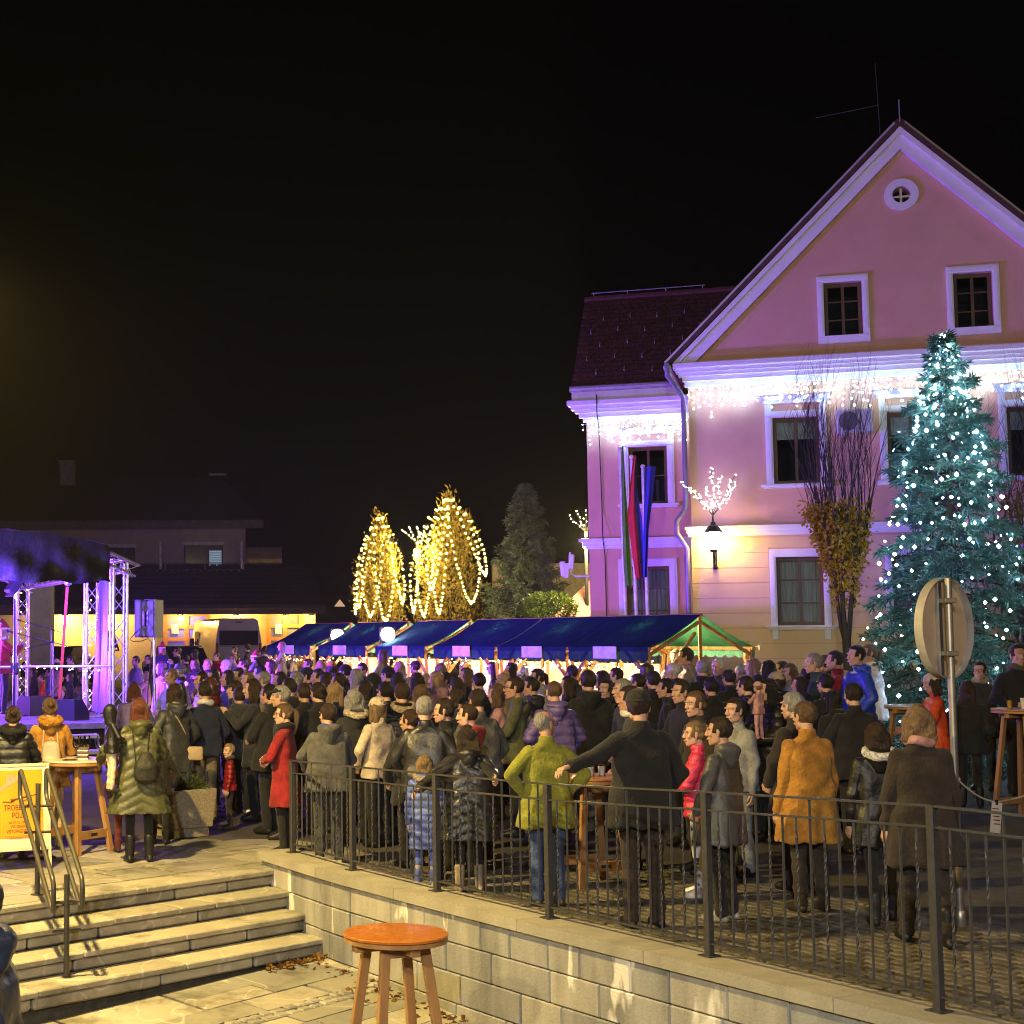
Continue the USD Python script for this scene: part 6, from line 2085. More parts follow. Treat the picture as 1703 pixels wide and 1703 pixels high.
def build_hat(lev, style, hs, yaw, nod):
    key = ('t', lev, style, hs, yaw, nod)
    if key in CACHE:
        return CACHE[key]
    cube = lambda c, s: Manifold.cube(s, True).translate(c)
    dome = hull(((0, -.010, .045), (.092, .108, .098))) - cube((0, 0, -.1), (.5, .5, .29)).rotate((-8, 0, 0))
    band = hull(((0, -.010, .05), (.098, .114, .03))) - cube((0, 0, -.11), (.5, .5, .27)).rotate((-8, 0, 0))
    ms = [dome, band]
    if style == 'cap':
        ms = [hull(((0, -.010, .045), (.087, .104, .085))) - cube((0, 0, -.1), (.5, .5, .30)).rotate((-5, 0, 0)), hull(((.05, .075, .062), (.02, .02, .006)), ((-.05, .075, .062), (.02, .02, .006)), ((.04, .15, .05), (.02, .02, .005)), ((-.04, .15, .05), (.02, .02, .005)))]
    if style == 'pom':
        ms.append(hull(((0, -.015, .16), .035)))
    if style == 'santa':
        ms = [dome, hull(((0, -.015, .1), (.075, .085, .05)), ((.03, -.06, .2), .04)), hull(((.03, -.06, .2), .04), ((.1, -.11, .16), .022))]
    if style == 'santaband':
        ms = [hull(((0, -.010, .055), (.106, .122, .035))) - cube((0, 0, -.09), (.5, .5, .25)), hull(((.115, -.12, .14), .035))]
    ms = placed_head(ms, hs, yaw, nod)
    CACHE[key] = smoothed(union(ms), {0: .016, 1: .02, 2: .03, 3: .05}[lev], 3, rough=.003, rs=40)
    return CACHE[key]


def ring_chain(pts, r, edge=.02, rough=.014, seed=0):
    m = union([hull((a, ra), (b, rb)) for (a, ra), (b, rb) in zip([(p, r) for p in pts[:-1]], [(p, r) for p in pts[1:]])])
    return smoothed(m, edge, 2, rough=rough, rs=34, seed=seed)


PEOPLE = []


def person(px, py, label, a=0, hd=0, nod=0, h=1.72, D=None, feet=None, z0=None, c='black', k='wool', hem=.80, fat=1.0, arms='pocket', t='black', tk='wool', slim=False, s='black', boot=False, hair='short brown', hat=None, hatc='black', hood=None, fur=None, scarf=None,
           puff=0, flare=.12, glasses=False, face=False, step=0.0, gloves=None, group='people in the crowd', lev=None, shift=False, collar=True, skin=None, hs=None, tights=None):
    if feet:
        D = G(px, feet, 0.02)[1]
    if D is None:
        lo, hi = 9.0, 64.0
        for _ in range(40):
            D = (lo + hi) / 2
            if P(px, py, D)[2] - gz(D) > h:
                lo, hi = (lo, D) if py < 1063 else (D, hi)
            else:
                lo, hi = (D, hi) if py < 1063 else (lo, D)
    if shift:                         # step back or forward until there is room to stand
        for dd in sorted(np.arange(-.6, 3.4, .2), key=lambda x: abs(x) if x >= 0 else 1.2 - x):
            q = P(px, py, D + dd)
            hh = q[2] - gz(D + dd)
            if all(np.hypot(*(q[:2] - o[2][:2])) > .46 for o in PEOPLE) and (abs(hh - h) < .16 or abs(dd) < .01):
                D = D + dd
                break
    top_ = P(px, py, D)
    if z0 is None:
        z0 = gz(D)
        h = top_[2] - z0
    elif z0 == 'up':                                    # lifted: on shoulders, on an arm or on the stage
        z0 = top_[2] - h
    else:
        h = top_[2] - z0
    kk = h / 1.72
    hs = hs or (1.055 if h > 1.45 else 1.055 + (1.45 - h) * .5)
    kk = h / (1.72 + .10 * (hs - 1) + .05 * (hs - 1))
    rz = math.radians(a)
    loc = v3(top_[0], top_[1], z0)
    # stand under the head, which leans a little forward
    loc[:2] -= (rotz(rz) @ v3(0, .012 * kk, 0))[:2]
    if lev is None:
        lev = 0 if D < 14.2 else 1 if D < 18 else 2 if D < 25 else 3
    th = T('person', label, 'person', tuple(loc), rz, group=group)
    PEOPLE.append((px, py, loc, h, D, label))
    seed = len(PEOPLE)
    ar = (arms, arms) if isinstance(arms, str) else arms
    ar2 = []
    for q in ar:
        ar2.append(q if isinstance(q, str) else tuple(np.round(th.local(v3(*q)) / kk, 3)))
    ar = tuple(ar2)
    yw, nd = math.radians(hd), math.radians(nod)
    scl = lambda m: (m[0] * kk, m[1])
    th.add('body', scl(build_body(lev, ar, hs, yw, nd, step)), SKINS[seed % 3 if skin is None else skin], True)
    th.add('coat', scl(build_coat(lev, ar, hem, fat, hood, puff, flare, seed, collar, hs)), cloth(c, k), True)
    th.add('trousers' if not tights else 'tights', scl(build_legs(lev, slim or bool(tights), step, hs)), cloth(tights or t, tk), True)
    for sg in (-1, 1):
        th.add('shoe', scl(build_shoe(lev, sg, step, boot)), M('shoe_' + s, PAL[s], .5, .2, 8), True)
    if hair and hood != 'up':
        st_, hc = hair.split()
        th.add('hair', scl(build_hair(lev, st_, hs, yw, nd)), hairm(hc), True)
    if hat:
        if hat == 'santa':
            th.add('hat', scl(build_hat(lev, 'santa', hs, yw, nd)), cloth('red'), True)
            th.add('hat_band', scl(build_hat(lev, 'santaband', hs, yw, nd)), FUR('white'), True)
        else:
            th.add('hat', scl(build_hat(lev, hat, hs, yw, nd)), cloth(hatc), True)
    if fur:
        key = ('f', lev, hood == 'up')
        if key not in CACHE:
            pts = [v3(.115 * math.sin(q), -.045 - .10 * math.cos(q) - .02, 1.485 - .035 * math.cos(q)) for q in np.linspace(-2.3, 2.3, 15)] if hood != 'up' else [v3(.088 * math.sin(q), .055, HZ - .01 + .105 * math.cos(q)) for q in np.linspace(-2.6, 2.6, 15)]
            CACHE[key] = ring_chain(pts, .038, .02 if lev < 2 else .035)
        th.add('fur_trim', scl(CACHE[key]), FUR(fur), True)
    if scarf:
        key = ('sc', lev)
        if key not in CACHE:
            CACHE[key] = ring_chain([v3(.082 * math.sin(q), -.008 + .08 * math.cos(q), 1.485 + .012 * math.sin(2 * q)) for q in np.linspace(0, 2 * PI, 13)], .036, .024 if lev < 2 else .04, .005)
        th.add('scarf', scl(CACHE[key]), cloth(scarf), True)
    R = rotz(yw) @ rotx(nd) * hs
    hc_ = v3(0, .018, HZ + (hs - 1) * .05)
    hp = lambda m: scl(xf(m, R, hc_))
    if (face or glasses) and lev < 2:
        for sg in (-1, 1):
            th.add('eye', hp([ball((sg * .031, .079, .014), (.014, .009, .008), 1)]), EYEW, True)
            th.add('pupil', hp([ball((sg * .031, .0865, .014), (.0058, .003, .006), 1)]), EYED, True)
            th.add('eyebrow', hp([tube([(sg * .016, .091, .037), (sg * .032, .089, .042), (sg * .05, .078, .036)], [.0018, .0026, .0014], 5)]), hairm((hair or 'short brown').split()[1]))
        th.add('mouth', hp([tube([(-.024, .088, -.054), (-.01, .0985, -.052), (.01, .0985, -.052), (.024, .088, -.054)], [.002, .0045, .0045, .002], 6)]), LIP, True)
    if glasses:
        fr = []
        for sg in (-1, 1):
            fr.append(tube([(sg * .033 + .023 * math.cos(q), .106 - abs(.023 * math.cos(q)) * .2, .012 + .017 * math.sin(q)) for q in np.linspace(0, 2 * PI, 13)], .0028, 5, False))
            fr.append(cyl((sg * .056, .1, .016), (sg * .079, -.01, .02), .0026, 5))
        fr.append(cyl((-.011, .107, .016), (.011, .107, .016), .0026, 5))
        th.add('glasses', hp(fr), BLACKM)
    th.kk, th.h = kk, h
    return th


def carried(th, name, label, cat, parts, group=None):
    """A bag and the like: built in the person's own frame (unit body) but a thing of its own."""
    b = T(name, label, cat, tuple(th.loc), th.rz, group=group)
    for nm, mesh, mat in parts:
        v, f = VF(mesh)
        b.add(nm, (v * th.kk, f), mat, True)
    return b


def body_strap(p0, p1, fat, n=9, sidey=-1, r=.010):
    """A strap over the back (sidey -1) from p0 to p1, following the coat."""
    p0, p1 = v3(*p0), v3(*p1)
    pts = []
    for s in np.linspace(0, 1, n):
        q = p0 + (p1 - p0) * s
        z = q[2]
        w = np.interp(z, [.9, 1.08, 1.27, 1.385, 1.45], [.207, .19, .20, .22, .15]) * (.5 + .5 * fat)
        d = np.interp(z, [.9, 1.08, 1.27, 1.385, 1.46], [.125, .112, .10, .075, .04]) * fat + .012
        q[1] = sidey * d * math.sqrt(max(.05, 1 - (q[0] / max(w, .05)) ** 2)) - .004
        pts.append(q)
    return tube(pts, r, 5)
# ---- the people nearest to the fence and the steps
Q = person
Q(22, 1176, 'woman in dark quilted coat with black fur hood behind the poster board', D=16.4, a=10, c='black', k='puffer', puff=1, hem=.62, hood='down', fur='black', hair='bun brown', fat=1.05, arms='front')
w2 = Q(83, 1162, 'woman in mustard jacket with fur hood and cream backpack before the stage', D=17.2, a=12, c='mustard', hem=.72, hood='down', fur='mustard', hair='bun lbrown', t='cream', arms='front')
gw = Q(232, 1163, 'woman in long quilted olive coat and black tights carrying a toddler', feet=1430, a=14, c='olive', k='puffer', puff=2, hem=.52, hood='down', hair='bob auburn', fat=1.18, flare=.16, arms=((-1.62, 16.35, 1.02), 'front'), tights='black', s='black', boot=True)
Q(186, 1174, 'toddler in black hooded jacket held on the arm of the woman in olive', D=16.0, h=.86, z0='up', a=-70, hd=40, c='black', k='puffer', hem=.8, hood='up', t='cream', arms='front', s='char')
Q(206, 1246, 'child in dark red trousers standing in front of the woman in olive', D=16.95, a=20, c='dred', t='dred', s='navy', hair='short brown')
Q(266, 1226, 'boy in black jacket and dark trousers beside the concrete planter', D=17.6, a=-10, c='black', t='black', hair='short dark')
w6 = Q(290, 1139, 'woman in dark puffer with light grey hood and slanting bag strap', D=18.9, a=35, c='dgrey', k='puffer', puff=1, hem=.66, hood='down', scarf='lgrey', hair='bob brown', arms='pocket', tights='navy')
Q(340, 1135, 'man in black jacket with royal blue sleeves and khaki trousers', D=19.4, a=30, c='navy', hem=.82, fat=1.15, t='khaki', hair='short dark', scarf='white')
Q(398, 1145, 'man in dark grey hooded jacket with black trousers and white trainers', D=20.2, a=12, c='dgrey', hem=.76, hood='down', hair='short brown', s='white', fat=1.1)
Q(381, 1238, 'small boy in red padded waistcoat with grey sleeves beside the planter', feet=1378, a=95, hd=35, c='red', k='puffer', puff=1, hem=.82, hair='short blonde', scarf='dgrey', t='dbrown', s='dbrown', face=True, lev=0, arms='down')
rc_ = Q(472, 1172, 'woman in long red coat with glasses and ponytail at the fence end', feet=1417, a=70, hd=22, c='red', hem=.56, flare=.10, hair='pony lbrown', scarf='black', tights='black', s='black', glasses=True, lev=0, arms='front', skin=1)
Q(545, 1172, 'broad man in grey sweater with blue hood leaning on the fence', D=15.9, a=8, hd=25, c='grey', hem=.80, hood='down', fat=1.32, scarf='blue', hair='short brown', t='dgrey', s='lgrey', arms=('rail', 'front'))
Q(707, 1160, 'grey haired man in shiny black leather jacket seen from behind', D=15.0, a=-12, c='char', k='leather', hem=.82, fat=1.22, hair='short grey', t='black', arms='pocket')
Q(681, 1182, 'girl with headband and dark coat left of the leather jacket man', D=15.8, a=30, hd=30, c='black', hair='bun brown', hem=.7)
Q(777, 1210, 'woman in glossy black quilted coat stooping with arms spread on the fence', feet=1480, h=1.5, a=0, nod=-18, c='char', k='shiny', puff=2, hem=.55, hood='down', hair='curly dark', fat=1.28, t='black', s='beige', boot=True, arms=((1.42, 13.95, .93), (2.1, 13.55, 1.0)), slim=True)
Q(706, 1257, 'child in blue snowsuit with fur hood held by the quilted coat woman', feet=1470, a=-15, c='snow', k='puffer', puff=1, hem=.5, flare=.02, hood='down', fur='beige', hair='long fair', t='snow', s='beige', boot=True, arms='down')
Q(906, 1184, 'balding man with glasses in yellow green jacket and blue jeans', feet=1502, a=10, hd=-62, c='green', hem=.70, fat=1.2, hair='bald grey', t='denim', s='brown', glasses=True, arms='akimbo', flare=.14)
FT = P(907, 1302, 11.95)
Q(1062, 1150, 'big man in black cap and jacket reaching one hand to the fence', feet=1538, a=8, hd=-25, c='black', hem=.74, fat=1.28, hair='short dark', hat='beanie', hatc='black', t='dbrown', s='black', arms=((FT[0] + .10, FT[1] + .10, FT[2] + .06), 'pocket'), collar=True)
Q(1155, 1202, 'girl in hot pink jacket with patterned leggings and white trainers', D=13.9, a=75, hd=15, c='pink', k='puffer', puff=1, hem=.8, hair='bun fair', t='white', tk='pattern', s='white', slim=True, arms='front', face=True)
Q(1196, 1195, 'boy in grey and black jacket with dark hair showing one ear', feet=1527, a=48, hd=20, c='grey', k='puffer', hem=.66, fat=1.15, hood='down', hair='short dark', t='black', s='lgrey', arms='pocket')
Q(1338, 1169, 'person in long mustard wool coat with brown hair, back turned', feet=1512, a=12, hd=15, c='mustard', hem=.58, fat=1.18, flare=.10, hair='short lbrown', t='dbrown', s='dbrown', arms='down')
Q(1318, 1153, 'older grey haired man in grey brown jacket left of the mustard coat', D=14.3, a=35, c='dbrown', hem=.62, fat=1.2, hair='short grey', t='dbrown', s='black', arms='pocket')
Q(1457, 1204, 'girl with long brown hair and white fur trimmed hood walking away', feet=1530, a=-8, c='black', k='puffer', hem=.66, hood='down', fur='white', hair='long brown', t='black', s='char', boot=True, step=.16, arms='down', slim=True)
Q(1526, 1177, 'woman in dark brown coat with blond curls and pink scarf', feet=1566, a=-6, hd=-10, c='dbrown', hem=.58, fat=1.15, flare=.10, hair='big fair', scarf='rose', t='dbrown', s='black', boot=True, arms='down', step=-.14)
Q(1418, 1138, 'broad man in black jacket seen from behind left of the fir', D=16.6, a=5, c='black', hem=.76, fat=1.35, hair='short dark', t='black')
Q(1550, 1122, 'person in orange puffer jacket and white knit hat leaning over a small table', D=20.6, a=80, nod=-12, c='orange', k='puffer', puff=1, hem=.76, hat='beanie', hatc='cream', hair='bob brown', fat=1.15, arms=('front', 'rail'))
Q(1608, 1134, 'woman with very long dark hair and dark clothes behind the mirror pole', feet=1346, a=-25, c='black', hem=.74, hair='long brown', t='black', s='black', boot=True, slim=True, arms='pocket')
Q(1629, 1102, 'woman with glasses and pale scarf facing the right edge table', D=22.6, a=140, c='char', hem=.72, hair='pony dark', scarf='beige', t='dgrey', s='black', glasses=True, arms='pocket')
Q(1692, 1073, 'tall man in open dark jacket behind the right edge table', D=21.2, a=165, hd=15, c='black', hem=.76, hair='short dark', scarf='olive', t='black', face=True, arms='front')
Q(1086, 1118, 'dark haired man in black coat behind the man in the black cap', a=20, c='black', fat=1.25, hair='short dark', h=1.76)
Q(1222, 1163, 'boy in pale grey sweater between the grey jacket boy and the mustard coat', D=15.1, a=120, c='lgrey', hair='short dark', hem=.84, t='lgrey', arms='down')
Q(1156, 1152, 'young woman with brown hair tied back facing left above the pink girl', D=15.3, a=100, hd=15, c='dbrown', hair='bun lbrown', face=True, skin=1)
Q(1133, 1133, 'man with tousled dark hair left above the tied back brown hair', D=17.2, a=110, c='black', hair='short dark')
Q(1035, 1131, 'grey haired man close behind the black cap man', D=18.2, a=95, c='char', hair='short grey')
Q(1046, 1143, 'man with pale shirt collar left beside the black cap man', D=15.6, a=75, c='dgrey', hair='short brown', scarf='white')
Q(978, 1117, 'very broad man in black hooded coat above the standing table', D=18.8, a=5, c='black', hem=.7, hood='down', fat=1.45, hair='short dark', h=1.8)
Q(921, 1134, 'bald man in violet lit puffer jacket left of the broad black coat', D=17.6, a=15, c='violet', k='puffer', puff=1, fat=1.2, hair='buzz lbrown', hood='down')
Q(855, 1127, 'man with glasses in dark olive jacket facing left above the cups', D=18.2, a=82, hd=10, c='olive', hair='short brown', fat=1.15, glasses=True, arms='front')
Q(794, 1148, 'broad man in grey wool sweater turned to the left', D=16.4, a=25, c='grey', fat=1.35, hair='short dark', hem=.82)
Q(778, 1172, 'short haired man in bright red hooded top', D=15.2, a=75, c='red', hair='buzz brown', hood='down', hem=.84)
Q(738, 1164, 'dark haired woman in black coat looking left beside the leather jacket', D=15.6, a=88, c='black', hair='bun dark', face=True, skin=1)
Q(669, 1137, 'person in black coat with wide pale fur hood', a=5, c='black', k='puffer', puff=1, hood='down', fur='beige', hair='short brown', fat=1.2, h=1.76)
Q(627, 1162, 'child in pale green jacket and cream knit hat', D=17.4, a=40, c='cream', hat='beanie', hatc='cream', hair='bob fair', h=1.6)
Q(588, 1149, 'woman with curly grey pink hair and cream fur collar', a=20, c='char', fur='cream', hood='down', hair='curly grey', h=1.68)
Q(556, 1137, 'woman with smooth blond hair over a navy coat', a=10, c='navy', hair='bob blonde', h=1.70)
Q(529, 1137, 'young man with tied dark hair in black jacket left of the blond woman', a=30, c='black', hair='bun dark', h=1.73)
Q(506, 1138, 'young man with short cropped hair in black, second left of the blond woman', a=20, c='black', hair='short brown', h=1.70)
Q(467, 1142, 'man in navy baseball cap facing left behind the red coat woman', a=85, c='navy', hat='cap', hatc='navy', hair='short grey', h=1.70, D=18.0, hs=1.05)
Q(438, 1118, 'grey haired person in beige coat with dark shoulder strap facing left', a=80, c='beige', hem=.6, hair='short grey', hood='down', fat=1.2, h=1.72)
# bags worn or held by the people above
BAGC = M('cream_leather', (.5, .4, .3), .5, bump=.3)
SACK = M('black_drawstring', (.02, .02, .016), .6, .3, 12, bump=.8)
cream = smoothed(union([hull(((0, -.21, 1.20), (.10, .06, .06)), ((0, -.21, 1.0), (.125, .075, .06))), hull(((0, -.265, 1.03), (.085, .03, .06)))]), .022, 3)
carried(w2, 'backpack', 'cream leather backpack on the back of the mustard jacket', 'backpack', [('pack', cream, BAGC), ('strap', body_strap((.07, 0, 1.44), (.1, 0, 1.02), 1.0), BAGC), ('strap', body_strap((-.07, 0, 1.44), (-.1, 0, 1.02), 1.0), BAGC), ('handle', tube([(-.03, -.2, 1.26), (0, -.21, 1.30), (.03, -.2, 1.26)], .008, 6), BAGC)])
sack = smoothed(union([hull(((.03, -.22, 1.16), (.06, .04, .02)), ((.03, -.24, 1.02), (.14, .075, .08)), ((.03, -.235, .90), (.13, .07, .04)))]), .022, 3, rough=.012, rs=14)
carried(gw, 'drawstring_bag', 'black drawstring sack on the back of the olive coat', 'bag', [('sack', sack, SACK), ('cord', body_strap((.09, 0, 1.45), (.06, 0, 1.15), 1.25, r=.006), SACK), ('cord', body_strap((-.10, 0, 1.45), (-.06, 0, 1.0), 1.25, r=.006), SACK)])
carried(w6, 'shoulder_bag', 'beige shoulder bag hanging at the hip of the grey hooded woman', 'bag', [('bag', bx((.2, -.14, .9), (.2, .07, .17), rotz(-.5), .02), M('beige_bag', (.4, .3, .18), .55)), ('strap', body_strap((-.1, 0, 1.45), (.17, 0, .98), 1.05, r=.008), M('beige_bag'))])

